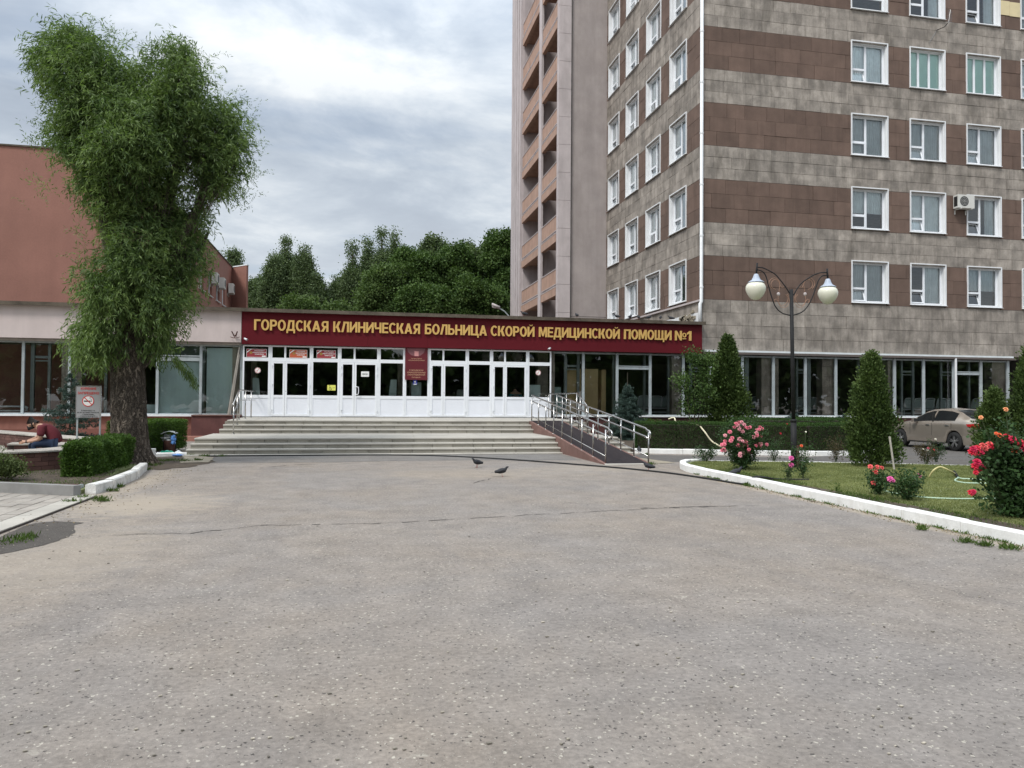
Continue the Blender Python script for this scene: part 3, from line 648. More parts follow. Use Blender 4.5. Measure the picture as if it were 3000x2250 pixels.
MB().hexa([(-4.75, 31.4, .95), (-4.68, 31.4, .95), (-4.68, 31.46, .95), (-4.75, 31.46, .95)], [(-4.36, 31.4, 3.6), (-4.31, 31.4, 3.6), (-4.31, 31.46, 3.6), (-4.36, 31.46, 3.6)]).build('leaning_plank', m_plank, lb)
MB().hexa([(-4.66, 31.36, .95), (-4.62, 31.36, .95), (-4.62, 31.4, .95), (-4.66, 31.4, .95)], [(-4.34, 31.37, 3.3), (-4.31, 31.37, 3.3), (-4.31, 31.4, 3.3), (-4.34, 31.4, 3.3)]).build('leaning_plank', m_plank, lb)
MB().box(-4.62, -4.26, 31.62, 31.8, .96, 3.68).build('stone_pier', m_stonecol, lb)
# right glazing
RM = [1709, 1808, 1905, 2002, 2081, 2175, 2266, 2360, 2449, 2621, 2706, 2794, 2874, 2953]
RMX = sorted(RM+[2535])
for xx in RMX: mull(xx, 7)
prev = 1615
for xx in RMX:
    pane(prev+3, xx-3, 1.02, 3.62); rail_(prev+4, xx-4, .985, .04); rail_(prev+4, xx-4, 3.60, .07); prev = xx
for a, b in ((1812, 1902), (2797, 2871)): rail_(a, b, 2.97, .10); rail_(a, b, 3.09, .04)
for xx, wd in ((1657, 8), (1694, 7), (1797, 5), (1888, 6), (1958, 5), (2023, 9), (2187, 12), (2335, 5), (2370, 9), (2515, 6), (2642, 5), (2675, 6), (2757, 5), (2839, 5)): mull(xx, wd, YF+.42)
for a, b in ((1659, 1694), (2023, 2055), (2160, 2187), (2337, 2355), (2642, 2675), (2757, 2790)): rail_(a, b, 3.06, .08, YF+.44); rail_(a, b, 2.93, .04, YF+.44)
def pier(x0, x1, y=31.66):
    a = WY(x0, 1100, y).x; b = WY(x1, 1100, y).x; z = .95; i = 0
    while z < 3.7:
        h = .46 if z+.46 < 3.7 else 3.78-z
        c = (a+b)/2+(.09 if i % 2 else -.09)*(b-a)
        MB().box(a, c-.004, y, y+.45, z+.004, z+h-.004).build('pier_block', m_stonecol, lb); MB().box(c+.004, b, y+.002, y+.45, z+.004, z+h-.004).build('pier_block', m_stonecol, lb); z += h; i += 1
for a, b in ((1968, 1999), (2231, 2263), (2409, 2444), (2601, 2619), (2906, 2948), (180, 198), (206, 240), (2270, 2281), (1617, 1625)): pier(a, b)
for a, b in ((735, 752), (1165, 1182), (1200, 1215), (1575, 1605)): pier(a, b, 33.2)
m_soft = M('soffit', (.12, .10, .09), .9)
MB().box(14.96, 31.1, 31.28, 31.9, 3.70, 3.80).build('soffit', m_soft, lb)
MB().tube([WY(2800, 1050, 31.3), WY(2801, 1215, 31.3)], .05, 8).build('drainpipe', m_whitemetal, lb)

# white entrance screen
ed = thing('entrance_doors', 'row of white PVC doors and fixed panels with dark glass under the crimson sign', 'doors', (2, YF, .96))
def WXp(px): return WY(px, 1110, YF-.06).x
YD = YF-.10
def frame(mb, a, b, z0, z1, t, y0, y1):
    mb.box(a, b, y0, y1, z0, z0+t).box(a, b, y0, y1, z1-t, z1).box(a, a+t, y0, y1, z0+t, z1-t).box(b-t, b, y0, y1, z0+t, z1-t)
units = [('f', 711, 790), ('d', 793, 835, 911), ('f', 913, 993), ('d', 995.5, 1038, 1108), ('f', 1110.5, 1184), ('f', 1186, 1256), ('d', 1257.5, 1298, 1367), ('f', 1369, 1438), ('d', 1440, 1478.5, 1544), ('f', 1546, 1614)]
ZB, ZT, ZM0, ZM1 = .90, 3.68, 3.06, 3.20
hinges = []
def leaf_(a, b, nm='door', handle=0, kd='leaf'):
    mb = MB(); t = .075; y0 = YD-.035; y1 = YD+.03
    z0, z1 = ZB+.03, ZM0-.005
    frame(mb, a, b, z0, z1, t, y0, y1); mb.box(a+t, b-t, y0, y1, 1.64, 1.74)
    d = mb.build(nm, m_white, ed)
    MB().box(a+t, b-t, y0+.02, y1-.01, z0+t, 1.64).build('kick_panel', m_whitepanel, d)
    MB().face((a+t, YD, 1.74), (b-t, YD, 1.74), (b-t, YD, z1-t), (a+t, YD, z1-t)).build('pane', m_glassdk, d)
    return d
for u in units:
    a, b = WXp(u[1]), WXp(u[-1]); f = MB()
    frame(f, a, b, ZB, ZT, .055, YD-.02, YD+.05); f.box(a+.055, b-.055, YD-.02, YD+.05, ZM0, ZM1)
    if u[0] == 'f':
        f.box(a+.055, b-.055, YD-.018, YD+.05, 1.62, 1.74)
        fo = f.build('fixed_panel', m_white, ed)
        MB().box(a+.055, b-.055, YD+.0, YD+.03, ZB+.055, 1.62).build('kick_panel', m_whitepanel, fo)
        MB().face((a+.055, YD+.02, 1.74), (b-.055, YD+.02, 1.74), (b-.055, YD+.02, ZM0), (a+.055, YD+.02, ZM0)).build('pane', m_glassdk, fo)
        MB().face((a+.055, YD+.02, ZM1), (b-.055, YD+.02, ZM1), (b-.055, YD+.02, ZT-.055), (a+.055, YD+.02, ZT-.055)).build('pane', m_glassdk, fo)
    else:
        c = WXp(u[2]); f.box(c-.035, c+.035, YD-.018, YD+.05, ZM1, ZT-.055); fo = f.build('door_frame', m_white, ed)
        for p, q in ((a+.055, c-.035), (c+.035, b-.055)): MB().face((p, YD+.02, ZM1), (q, YD+.02, ZM1), (q, YD+.02, ZT-.055), (p, YD+.02, ZT-.055)).build('pane', m_glassdk, fo)
        d1 = leaf_(a+.045, c-.004); d2 = leaf_(c+.004, b-.045)
        for xh, dd in ((a+.05, d1), (b-.05, d2)):
            hz = [1.10, 2.10, 2.82] if u[1] != 995.5 else [1.10, 2.55, 2.82]
            for z in hz: MB().tube([(xh, YD-.055, z), (xh, YD-.055, z+.09)], .014, 8).box(xh-.015, xh+.06 if dd is d1 else xh+.015, YD-.05, YD-.036, z+.06, z+.08).build('hinge', m_white, dd)
        if u[1] == 995.5: MB().tube([(c+.06, YD-.04, 1.78), (c+.06, YD-.11, 1.78), (c+.16, YD-.12, 1.80), (c+.17, YD-.12, 1.9), (c+.17, YD-.12, 1.98), (c+.16, YD-.12, 2.08), (c+.06, YD-.11, 2.10), (c+.06, YD-.04, 2.10)], .016, 8).build('handle', m_white, d2, True)
        else: MB().box(c+.03, c+.045, YD-.045, YD-.035, 1.88, 1.90).build('keyhole', m_dark, d2)
for p, q in zip(units[:-1], units[1:]):
    a, b = WXp(p[-1]), WXp(q[1]); MB().box(a+.001, b-.001, YD-.03, YD+.04, ZB, ZT+.01).build('joint_post', m_white, ed)
MB().box(WXp(711), WXp(1614), YD-.02, YD+.06, ZB-.01, ZB).build('threshold', m_dark, ed)

# crimson sign
SX0, SX1 = -4.23, 14.87
sg = thing('hospital_sign', 'long crimson sign board with raised gold hospital name lettering', 'sign', (5, 31.2, 3.7))
n = 8
for i in range(n): MB().box(SX0+(SX1-SX0)*i/n+.002, SX0+(SX1-SX0)*(i+1)/n-.002, 31.2, 31.5, 3.70, 4.955).build('board', m_sign, sg)
cap_h = .47
for wd_, a, b in WORDS:
    y = 31.12
    xa, xb = WY(a, 975, y).x, WY(b, 975, y).x
    ws = [GLY[ch][0] for ch in wd_]; gap = .065; tot = sum(ws)+gap*(len(ws)-1); k = (xb-xa)/tot; x = xa
    for ch, q in zip(wd_, ws):
        stroke_letter(MB(), ch, x, k, y, 4.245, .415, .06).build('letter', m_gold, sg); x += (q+gap)*k
# plaque over one fixed panel
pl = thing('plaque', 'maroon hospital name plaque with a pink emblem hanging between two door units', 'plaque', (WXp(1221), YD-.1, 2.9))
a, b = WY(1187, 1050, YD-.08).x, WY(1253, 1050, YD-.08).x; c = (a+b)/2; yp = YD-.08
MB().box(a, b, yp, yp+.03, 2.40, 3.69).build('board', m_plaque, pl)
MB().add([(c-.38, yp-.002, 3.68), (c-.34, yp-.002, 3.52), (c-.22, yp-.002, 3.40), (c-.05, yp-.002, 3.35), (c+.15, yp-.002, 3.38), (c+.30, yp-.002, 3.5), (c+.36, yp-.002, 3.68)], [tuple(range(7))]).build('crescent_patch', M('plaque_pale_maroon', (.22, .09, .10), .5), pl)  # paler crescent shape on the upper plaque, behind the emblem
MB().box(c-.085, c+.085, yp-.012, yp-.003, 3.36, 3.56).build('emblem', m_pink, pl)
mb = MB()
for key, z, hw, cp in (('ГОСУДАРСТВЕННОЕ', 3.24, .22, .038), ('УЧРЕЖДЕНИЕ ЗДРАВООХРАНЕНИЯ', 3.17, .33, .038), ('ГОРОДСКАЯ', 2.76, .28, .055), ('КЛИНИЧЕСКАЯ БОЛЬНИЦА', 2.67, .37, .055), ('СКОРОЙ МЕДИЦИНСКОЙ', 2.58, .35, .055), ('ПОМОЩИ № 1', 2.48, .18, .045)):
    text_into(mb, key, .01, c-hw, c+hw, yp-.003, z, cp)
mb.build('lettering', m_golddk, pl)
# election posters in three transoms
for x0, x1, mt, lab in ((722, 781, m_poster, 'dark red printed poster in the transom next to the pale fascia'), (848, 900, m_poster2, 'orange red printed poster in the transom above a wide door leaf'), (928, 984, m_poster, 'dark red printed poster in the transom just left of the glazed inner doors')):
    y = YD-.03; a, b = WY(x0, 1030, y).x, WY(x1, 1030, y).x
    p = tag(MB().box(a, b, y, y+.01, 3.20, 3.53).build('poster', mt), lab, 'poster', 'red posters above the doors')
    MB().box(a, b, y-.004, y-.002, 3.205, 3.215).box(a, b, y-.004, y-.002, 3.515, 3.525).box(a, a+.01, y-.004, y-.002, 3.215, 3.515).box(b-.01, b, y-.004, y-.002, 3.215, 3.515).build('border', m_whitep, p)
    mb = MB(); w_ = b-a
    for key, z, q in (('УЧАСТКОВАЯ', 3.44, .25), ('ИЗБИРАТЕЛЬНАЯ', 3.37, .33), ('КОМИССИЯ', 3.30, .22)): text_into(mb, key, .02, a+w_*(.64-q), a+w_*(.64+q), y-.004, z, .043)
    mb.box(b-.17, b-.03, y-.005, y-.003, 3.225, 3.27); mb.build('lettering', m_whitep, p)
    MB().add([(a+.015, y-.005, 3.37), (a+.015, y-.005, 3.41), (a+.15, y-.005, 3.52), (a+.21, y-.005, 3.52)], [(0, 1, 2, 3)]).build('white_stripe', m_whitep, p)
    MB().disc((a+.17, y-.005, 3.38), .055).build('gold_emblem', M('dull_gold', (.35, .2, .05), .5), p)
# door stickers
def sticker(name, lab, cat, px, py, w_, h_, mt, y=None):
    y = y or YD-.012; p = WY(px, py, y)
    return tag(MB().box(p.x-w_/2, p.x+w_/2, y, y+.006, p.z-h_/2, p.z+h_/2).build(name, mt), lab, cat), p
s_, p = sticker('notice', 'white notice paper reading entrance on a dark door pane', 'notice', 1069.5, 1096, .31, .21, m_whitep)
text_into(MB(), 'ВХОД', .03, p.x-.1, p.x+.1, YD-.015, p.z-.03, .06).build('lettering', m_blackp, s_)
s_, p = sticker('wheelchair_sticker', 'yellow sticker with black wheelchair symbol and arrow', 'sticker', 971, 1136, .32, .215, m_yellow)
y = YD-.015
mb = MB().ring((p.x-.05, y, p.z-.04), .040, .052).disc((p.x-.065, y, p.z+.085), .014).box(p.x-.067, p.x-.055, y-.001, y, p.z-.02, p.z+.07).box(p.x-.06, p.x-.01, y-.001, y, p.z-.02, p.z-.008).box(p.x-.02, p.x+.02, y-.001, y, p.z-.075, p.z-.062)
mb.box(p.x+.04, p.x+.12, y-.001, y, p.z-.004, p.z+.004).add([(p.x+.1, y, p.z-.016), (p.x+.13, y, p.z), (p.x+.1, y, p.z+.016)], [(0, 1, 2)]); mb.build('symbol', m_blackp, s_)
for px, py, lab in ((755, 1085, 'round no smoking sticker on the glass beside the pale fascia'), (1577, 1092, 'round no smoking sticker on the glass beside the ramp')):
    p = WY(px, py, YD-.012); s_ = tag(MB().disc(p, .11).build('round_sticker', m_whitep), lab, 'sticker', 'no smoking stickers')
    MB().ring((p.x, p.y-.002, p.z), .092, .102).obox((p.x, p.y-.003, p.z), (.045, 0, .075), (0, .0005, 0), (-.005, 0, .003)).box(p.x-.06, p.x+.0, p.y-.003, p.y-.002, p.z-.02, p.z-.006).build('symbol', m_red, s_)
s_, p = sticker('blue_sticker', 'small blue and white sticker on the pane below the plaque', 'sticker', 1216, 1120, .17, .2, m_blue)
MB().disc((p.x, YD-.015, p.z+.02), .035).box(p.x-.06, p.x+.06, YD-.016, YD-.015, p.z-.09, p.z-.06).build('symbol', m_whitep, s_)
s_, p = sticker('door_label', 'narrow white label strip above a door pane', 'label', 874, 1061, .40, .035, m_whitep, YD-.042)
# boards behind the glass
for i, (x0, x1, x2, x3, zt, lab) in enumerate(((739, 757, 768, 741, 2.42, 'tall tapering grey board leaning behind the glass beside the no smoking sticker'), (1145, 1163, 1160, 1132, 2.42, 'tapering grey board leaning behind the panel nearest the plaque'))):
    y = 32.0; A, B, C_, D_ = [WY(q, 1120, y).x for q in (x0, x1, x2, x3)]
    tag(MB().hexa([(D_, y, .95), (C_, y, .95), (C_, y+.04, .95), (D_, y+.04, .95)], [(A, y+.1, zt), (B, y+.1, zt), (B, y+.14, zt), (A, y+.14, zt)]).build('leaning_board', m_board), lab, 'board')
for x0, x1, zt, lab in ((1205, 1234, 2.32, 'upright pale board standing behind the pane below the plaque'), (1551, 1583, 2.27, 'upright pale board standing behind the pane beside the ramp')):
    y = 32.0; a, b = WY(x0, 1150, y).x, WY(x1, 1150, y).x; tag(MB().box(a, b, y, y+.05, .95, zt).box(a+.05, b-.05, y-.004, y-.001, 1.0, zt-.05).build('upright_board', m_board), lab, 'board')
# cameras on the sign
for px, py, s, lab in ((717, 992, 1, 'small white security camera at the fascia end of the crimson sign'), (1612, 1020, -1, 'small white security camera on the crimson sign above the ramp')):
    p = WY(px, py, 31.1); t_ = thing('security_camera', lab, 'camera', p, 'security cameras')
    MB().tube([p, p+Vector((.1*s, -.12, -.05))], .038, 10).build('housing', m_white, t_, True); MB().tube([p, p+Vector((-.03*s, .1, .03))], .016, 6).build('bracket', m_white, t_)
    MB().tube([p+Vector((.1*s, -.12, -.05)), p+Vector((.104*s, -.125, -.052))], .026, 10).build('lens', m_dark, t_)
# rusty bracket on the fascia
p = WY(689, 985, 31.2); br = thing('rusty_bracket', 'rusty forked flag bracket on the pale pink fascia', 'bracket', p)
for dx in (-.10, .10): MB().tube([p+Vector((dx*.3, -.05, 0)), p+Vector((dx, -.18, .17))], .022, 8).build('socket', m_rust, br)
MB().tube([p+Vector((-.17, -.04, -.03)), p+Vector((-.08, -.12, -.07)), p+Vector((0, -.14, -.08)), p+Vector((.08, -.12, -.07)), p+Vector((.17, -.04, -.03))], .012, 6).tube([p+Vector((0, -.14, -.08)), p+Vector((0, 0, .06))], .016, 6).build('strap', m_rust, br)

# ================================================================== TOWER
TX, TXR, TY, TYB, TZ = 14.97, 44.0, 31.5, 44.5, 33.6
tw = thing('tower_block', 'tall hospital block striped in brown and grey stone with white windows', 'building', (20, 32, 3.8))
ZB0 = lambda k: 6.12+3.42*k
ZB1 = lambda k: 8.06+3.41*k
WIN = lambda k: (6.24+3.41*k, 8.12+3.41*k)
NK = 8
fwx = [22.40+3.09*i for i in range(7)]; WW = 1.85
lwy = [33.02+3.08*i for i in range(4)]
# shell with real openings (front and left faces), other faces closed
sh = MB(); jt = .05
def wall_grid(spans, zs, put):
    zl = 3.87
    for k in range(NK):
        w0, w1 = WIN(k); put(None, zl, w0); put(spans, w0, w1); zl = w1
    put(None, zl, TZ)
def put_front(sp, z0, z1):
    if sp is None: sh.box(TX, TXR, TY+.03, TY+.35, z0, z1); return
    x = TX
    for a in sp: sh.box(x, a, TY+.03, TY+.35, z0, z1); x = a+WW
    sh.box(x, TXR, TY+.03, TY+.35, z0, z1)
def put_left(sp, z0, z1):
    if sp is None: sh.box(TX+.03, TX+.35, TY+.35, TYB, z0, z1); return
    y = TY+.35
    for a in sp: sh.box(TX+.03, TX+.35, y, a, z0, z1); y = a+WW
    sh.box(TX+.03, TX+.35, y, TYB, z0, z1)
wall_grid(fwx, None, put_front); wall_grid(lwy, None, put_left)
sh.box(TX, TXR, TYB+.02, TYB+.3, 3.87, TZ).box(TXR-.3, TXR, TY+.35, TYB, 3.87, TZ).box(TX, TXR, TY, TYB+.3, TZ, TZ+.3)
for k in range(NK+1): sh.box(TX+.35, TXR-.3, TY+.35, TYB, 5.2+3.41*k, 5.35+3.41*k)
sh.build('wall', m_joint, tw)
boxcache = {}
def block_mesh(L, h, d, axis, mat):
    key = (round(L, 2), round(h, 2), axis, mat.name)
    if key not in boxcache:
        ch = .008; mb = MB()
        if axis == 'x': lo = [(0, 0, 0), (L, 0, 0), (L, d, 0), (0, d, 0)]
        else: lo = [(0, 0, 0), (d, 0, 0), (d, L, 0), (0, L, 0)]
        mb.hexa(lo, [(x, y, h) for x, y, _ in lo]); me = mb.mesh('stone_block'); me.materials.append(mat); boxcache[key] = me
    return boxcache[key]
blocks = []   # (nearness, face, u0, u1, z0, z1, mat)
def courses(z0, z1, n, mat, face, u0, u1, holes, ln, wz):
    for i in range(n):
        a, b = z0+(z1-z0)*i/n, z0+(z1-z0)*(i+1)/n; u = u0-(ln*.5 if i % 2 else 0)-random.uniform(0, .2)
        while u < u1:
            e = u+ln*random.choice((.8, 1., 1., 1.15)); segs = [(max(u, u0), min(e, u1))]
            for hx in holes:
                ns = []
                for p, q in segs:
                    w0, w1 = wz
                    if w0 < b-.03 and w1 > a+.03:
                        if p < hx < q: ns.append((p, hx)); 
                        if p < hx+WW < q: ns.append((hx+WW, q))
                        if not (p < hx < q) and not (p < hx+WW < q) and not (hx <= p and q <= hx+WW): ns.append((p, q))
                    else: ns.append((p, q))
                segs = ns
            for p, q in segs:
                if q-p > .06: blocks.append((face, p, q, a, b, mat))
            u = e
for face, u0, u1, holes, ln in (('x', TX+.02, 32.6, fwx, 1.08), ('y', TY+.0, TYB, lwy, 1.0)):
    if face == 'x': courses(3.87, ZB0(0), 4, m_greyst, face, u0, u1, [], ln, (0, 0))
    else: courses(5.0, ZB0(0), 2, m_greyst, face, u0, u1, [], ln, (0, 0))
    for k in range(6 if face == 'x' else NK):
        courses(ZB0(k), ZB1(k), 3, m_brownst, face, u0, u1, holes, ln, WIN(k))
        courses(ZB1(k), ZB0(k+1), 3, m_greyst, face, u0, u1, holes, ln, WIN(k) if False else (0, 0))
# the blocks at window zones that a course overlaps slightly are trimmed by the white surrounds
def vis(b):
    face, p, q, a, c, m_ = b
    d = 33+max(0, (a-2))*1.0+(q-22)*.1 if face == 'x' else 40+max(0, a-2)
    area = (q-p)*(c-a)*(1 if face == 'x' else .55)
    if face == 'x' and p > 31.5: area *= .2
    if c > 20.4 and face == 'x': area *= .1
    return area/(d*d)
blocks.sort(key=vis, reverse=True)
rest = {m_greyst.name: MB(), m_brownst.name: MB()}
for i, (face, p, q, a, b, mt) in enumerate(blocks):
    g = .006; out = random.uniform(-.006, .010); L = round(q-p-2*g, 2); h = round(b-a-2*g, 3)
    if i < 296:
        me = block_mesh(L, h, .06, face, mt)
        loc = (p+g, TY-.03-out, a+g) if face == 'x' else (TX-.03-out, p+g, a+g)
        link('stone_block', me, None, tw, loc=loc)
    else:
        mb = rest[mt.name]
        if face == 'x': mb.box(p+g, q-g, TY-.03-out, TY+.03, a+g, b-g)
        else: mb.box(TX-.03-out, TX+.03, p+g, q-g, a+g, b-g)
for nm, mt in ((m_greyst.name, m_greyst), (m_brownst.name, m_brownst)): rest[nm].build('stone_cladding', mt, tw, kind='stuff')
MB().box(27.32+.02, 28.5, TY-.045, TY-.03, 19.05+1.15, 19.05+1.75).build('cream_panel', M('cream_panel', (.62, .52, .32), .8), tw) if False else None
MB().box(30.5, 31.0, TY-.06, TY-.045, 20.45, 21.15).box(31.01, 31.6, TY-.06, TY-.045, 20.43, 21.13).build('cream_panel', M('cream_panel', (.66, .56, .34), .8, .06), tw)
# windows: one prototype per kind, in local axes (x along the wall, -y outwards)
def win_meshes():
    H = 1.88; d = {}
    mb = MB()   # white sheet-metal surround and reveals
    o = .045; yo = -.075
    frame(mb, -o, WW+o, -.03, H+o, .05, yo, .0)
    mb.box(0.0, .035, 0.0, .24, .02, H).box(WW-.035, WW, 0.0, .24, .02, H).box(.035, WW-.035, 0.0, .24, H-.03, H)
    d['window'] = mb.mesh('window')
    d['sill'] = MB().hexa([(-.06, -.13, -.05), (WW+.06, -.13, -.05), (WW+.06, .24, .0), (-.06, .24, .0)], [(-.06, -.13, -.035), (WW+.06, -.13, -.035), (WW+.06, .24, .02), (-.06, .24, .02)]).mesh('sill')
    y0, y1 = .16, .23; xm = WW*.46; zs = H*.33
    mb = MB(); frame(mb, .035, WW-.035, .02, H-.03, .075, y0, y1); mb.box(xm-.05, xm+.05, y0, y1, .095, H-.105).box(.11, xm-.05, y0, y1, zs, zs+.09); d['f2'] = mb.mesh('sash_frame')
    mb = MB(); frame(mb, .035, WW-.035, .02, H-.03, .075, y0, y1); mb.box(WW*.32-.05, WW*.32+.05, y0, y1, .095, H-.105).box(WW*.64-.05, WW*.64+.05, y0, y1, .095, H-.105); d['f3'] = mb.mesh('sash_frame')
    mb = MB(); frame(mb, .035, WW-.035, .02, H-.03, .075, y0, y1); mb.box(xm-.05, xm+.05, y0, y1, zs+.09, H-.105).box(.11, WW-.11, y0, y1, zs, zs+.09); d['fw'] = mb.mesh('sash_frame')
    d['pane2'] = MB().face((xm+.05, .195, .095), (WW-.11, .195, .095), (WW-.11, .195, H-.105), (xm+.05, .195, H-.105)).mesh('pane')
    d['pane1'] = MB().face((.11, .195, zs+.09), (xm-.05, .195, zs+.09), (xm-.05, .195, H-.105), (.11, .195, H-.105)).mesh('pane')
    d['pane3'] = MB().face((.11, .195, .095), (WW-.11, .195, .095), (WW-.11, .195, H-.105), (.11, .195, H-.105)).mesh('pane')
    def casement(tilt):
        a, b, z0, z1 = .10, xm-.04, .085, zs+.01; c, s_ = math.cos(tilt), math.sin(tilt)
        def T(x, y, z): dz = z-z0; return (x, .15-(dz*s_)*-1*1 if False else .15+dz*s_+y, z0+dz*c)
        mb = MB(); tt = .045
        for (p, q, r, u) in ((a, b, z0, z0+tt), (a, b, z1-tt, z1), (a, a+tt, z0+tt, z1-tt), (b-tt, b, z0+tt, z1-tt)):
            mb.hexa([T(p, -.02, r), T(q, -.02, r), T(q, .03, r), T(p, .03, r)], [T(p, -.02, u), T(q, -.02, u), T(q, .03, u), T(p, .03, u)])
        pn = MB().face(T(a+tt, 0, z0+tt), T(b-tt, 0, z0+tt), T(b-tt, 0, z1-tt), T(a+tt, 0, z1-tt))
        return mb.mesh('casement'), pn.mesh('pane')
    d['c0'] = casement(0); d['c1'] = casement(.30)
    def curt(x0, x1, z0, z1, amp=.022, per=.11):
        mb = MB(); n = int((x1-x0)/.022); vs = []; 
        for i in range(n+1):
            x = x0+(x1-x0)*i/n; y = .30+amp*math.sin(x*6.283/per+math.sin(x*9))*(1+.4*math.sin(x*23)); vs += [(x, y, z0), (x, y, z1)]
        return mb.add(vs, [(2*i, 2*i+2, 2*i+3, 2*i+1) for i in range(n)]).mesh('curtain', True)
    d['cfull'] = curt(.02, WW-.02, .0, H+.1); d['cleft'] = curt(.02, WW*.5, .0, H+.1); d['cright'] = curt(WW*.5, WW-.02, .0, H+.1); d['ctop'] = curt(.02, WW-.02, H*.42, H+.1); d['cnar'] = curt(WW*.68, WW-.02, 0, H+.1)
    d['blind'] = MB().face((.0, .235, 0), (WW, .235, 0), (WW, .235, H), (0, .235, H)).mesh('blind')
    for k, v in d.items():
        if isinstance(v, tuple): v[0].materials.append(m_white); v[1].materials.append(m_glass)
        elif k.startswith('pane'): v.materials.append(m_glass)
        elif k[0] == 'c': v.materials.append(m_curtain)
        elif k == 'blind': v.materials.append(m_curtg)
        elif k in ('window', 'sill'): v.materials.append(m_whitemetal)
        else: v.materials.append(m_white)
    return d
WM = win_meshes()
def add_window(loc, rot, kind, curt, tilt):
    wo_ = link('window', WM['window'], None, tw, loc=loc); wo_.rotation_euler = (0, 0, rot)
    def sub(key, nm=None, me=None):
        o = bpy.data.objects.new(nm or (me or WM[key]).name.split('.')[0], me or WM[key]); COL.objects.link(o); o.parent = wo_; return o
    sub('sill')
    if kind == 2: sub('f2'); sub('pane1'); sub('pane2'); c = WM['c1' if tilt else 'c0']; sub('', 'casement', c[0]); sub('', 'pane', c[1])
    elif kind == 3: sub('f3'); sub('pane3')
    else: sub('fw'); sub('pane3')
    for q in curt: sub(q)
random.seed(11)
for k in range(6):
    for i, x in enumerate(fwx[:4] if k < 6 else []):
        kd, cu, ti = 2, ['cfull'], random.random() < .5
        if k == 3 and i in (1, 2): kd, cu, ti = 3, ['blind'], False
        if k == 4 and i == 0: kd, cu = 1, []
        if k == 4 and i in (1, 2): cu, ti = ['cnar'], i == 2
        if k == 0: cu = (['cfull'], ['cright'], ['ctop'], ['cfull'])[i]; ti = True
        if k == 1: cu = (['ctop'], ['cfull'], ['cnar'], ['cfull'])[i]; ti = i > 0
        if k == 2: ti = i > 0
        add_window((x, TY-.0, WIN(k)[0]), 0, kd, cu, ti)
for k in range(NK):
    for i, y in enumerate(lwy):
        add_window((TX, y+WW, WIN(k)[0]), -math.pi/2, 2, ['cfull'] if (i+k) % 5 else ['cleft'], random.random() < .8)
# strip above the ground-floor glazing, corner pipe, ledges
MB().box(TX-.02, 30.95, TY-.22, TY-.04, 3.80, 3.88).build('cornice_strip', m_strip, tw)
MB().box(TX-.1, 30.98, TY-.15, TY+.2, 3.70, 3.80).build('cornice_soffit_board', m_soft, tw)  # dark soffit board under the cornice strip
MB().tube([(TX-.04, TY-.09, TZ), (TX-.04, TY-.09, 6.0), (TX-.10, TY-.09, 5.9), (TX-.10, TY-.09, 4.9)], .075, 12).build('downpipe', m_whitemetal, tw, True)
pc = MB()
for z in np.arange(6.6, TZ, 2.27): pc.tube([(TX-.04, TY-.09, z), (TX-.04, TY-.09, z+.07)], .088, 12)
pc.build('pipe_collar', m_whitemetal, tw)
MB().box(TX-.12, TX-.03, TY-.05, TYB, 6.02, 6.10).build('ledge', m_pilas, tw)
MB().box(TX-.07, TX-.01, TY+.1, 41.5, 4.98, 5.55).build('painted_patch', m_whitemetal, tw)
mb = MB()
for i in range(60):
    y = random.uniform(31.9, 35.4); z = 5.05+random.random()*(.62-(y-32.2)*.16 if y > 32.2 else .5)
    mb.obox((TX-.10, y, z), (.03, 0, 0), (0, random.uniform(.06, .14), random.uniform(-.03, .03)), (0, 0, random.uniform(.03, .08)))
mb.build('broken_plaster', m_sand, tw, kind='stuff')
# blank bay and pilaster, loggias
MB().box(12.7, 15.0, 44.5, 44.8, 3.5, 6.65).box(12.7, 15.0, 44.5, 44.8, 6.68, TZ).build('blank_bay', m_blank, tw)
MB().box(12.7, 15.0, 44.54, 44.7, 6.6, 6.7).box(12.62, 12.72, 44.45, 44.7, 4, TZ).build('bay_joint', m_room, tw)
LX = 11.86
for i in range(18):
    z0 = 3.5+i*1.68; MB().box(LX+.0, 12.62, 44.3, 44.75, z0+.008, z0+1.672).build('pilaster_block', m_pilas, tw)
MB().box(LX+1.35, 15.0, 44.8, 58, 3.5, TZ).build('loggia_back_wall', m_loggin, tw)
for ya, yb in ((48.0, 49.0), ):
    MB().box(LX-.05, LX+.10, 47.95+.55, 49.2, 3.5, TZ).build('pier', m_pilas, tw)
MB().box(LX+.1, LX+1.35, 48.95, 49.15, 3.5, TZ).box(LX+.1, LX+1.35, 54.5, 54.75, 3.5, TZ).build('cross_wall', m_pilas, tw)
for yy in (54.6, 55.25, 55.9, 56.5, 57.1): MB().box(LX-.12-.05*((yy*10) % 3), LX+1.35, yy, yy+.52, 3.5, TZ).build('end_pilaster', m_pilas, tw)
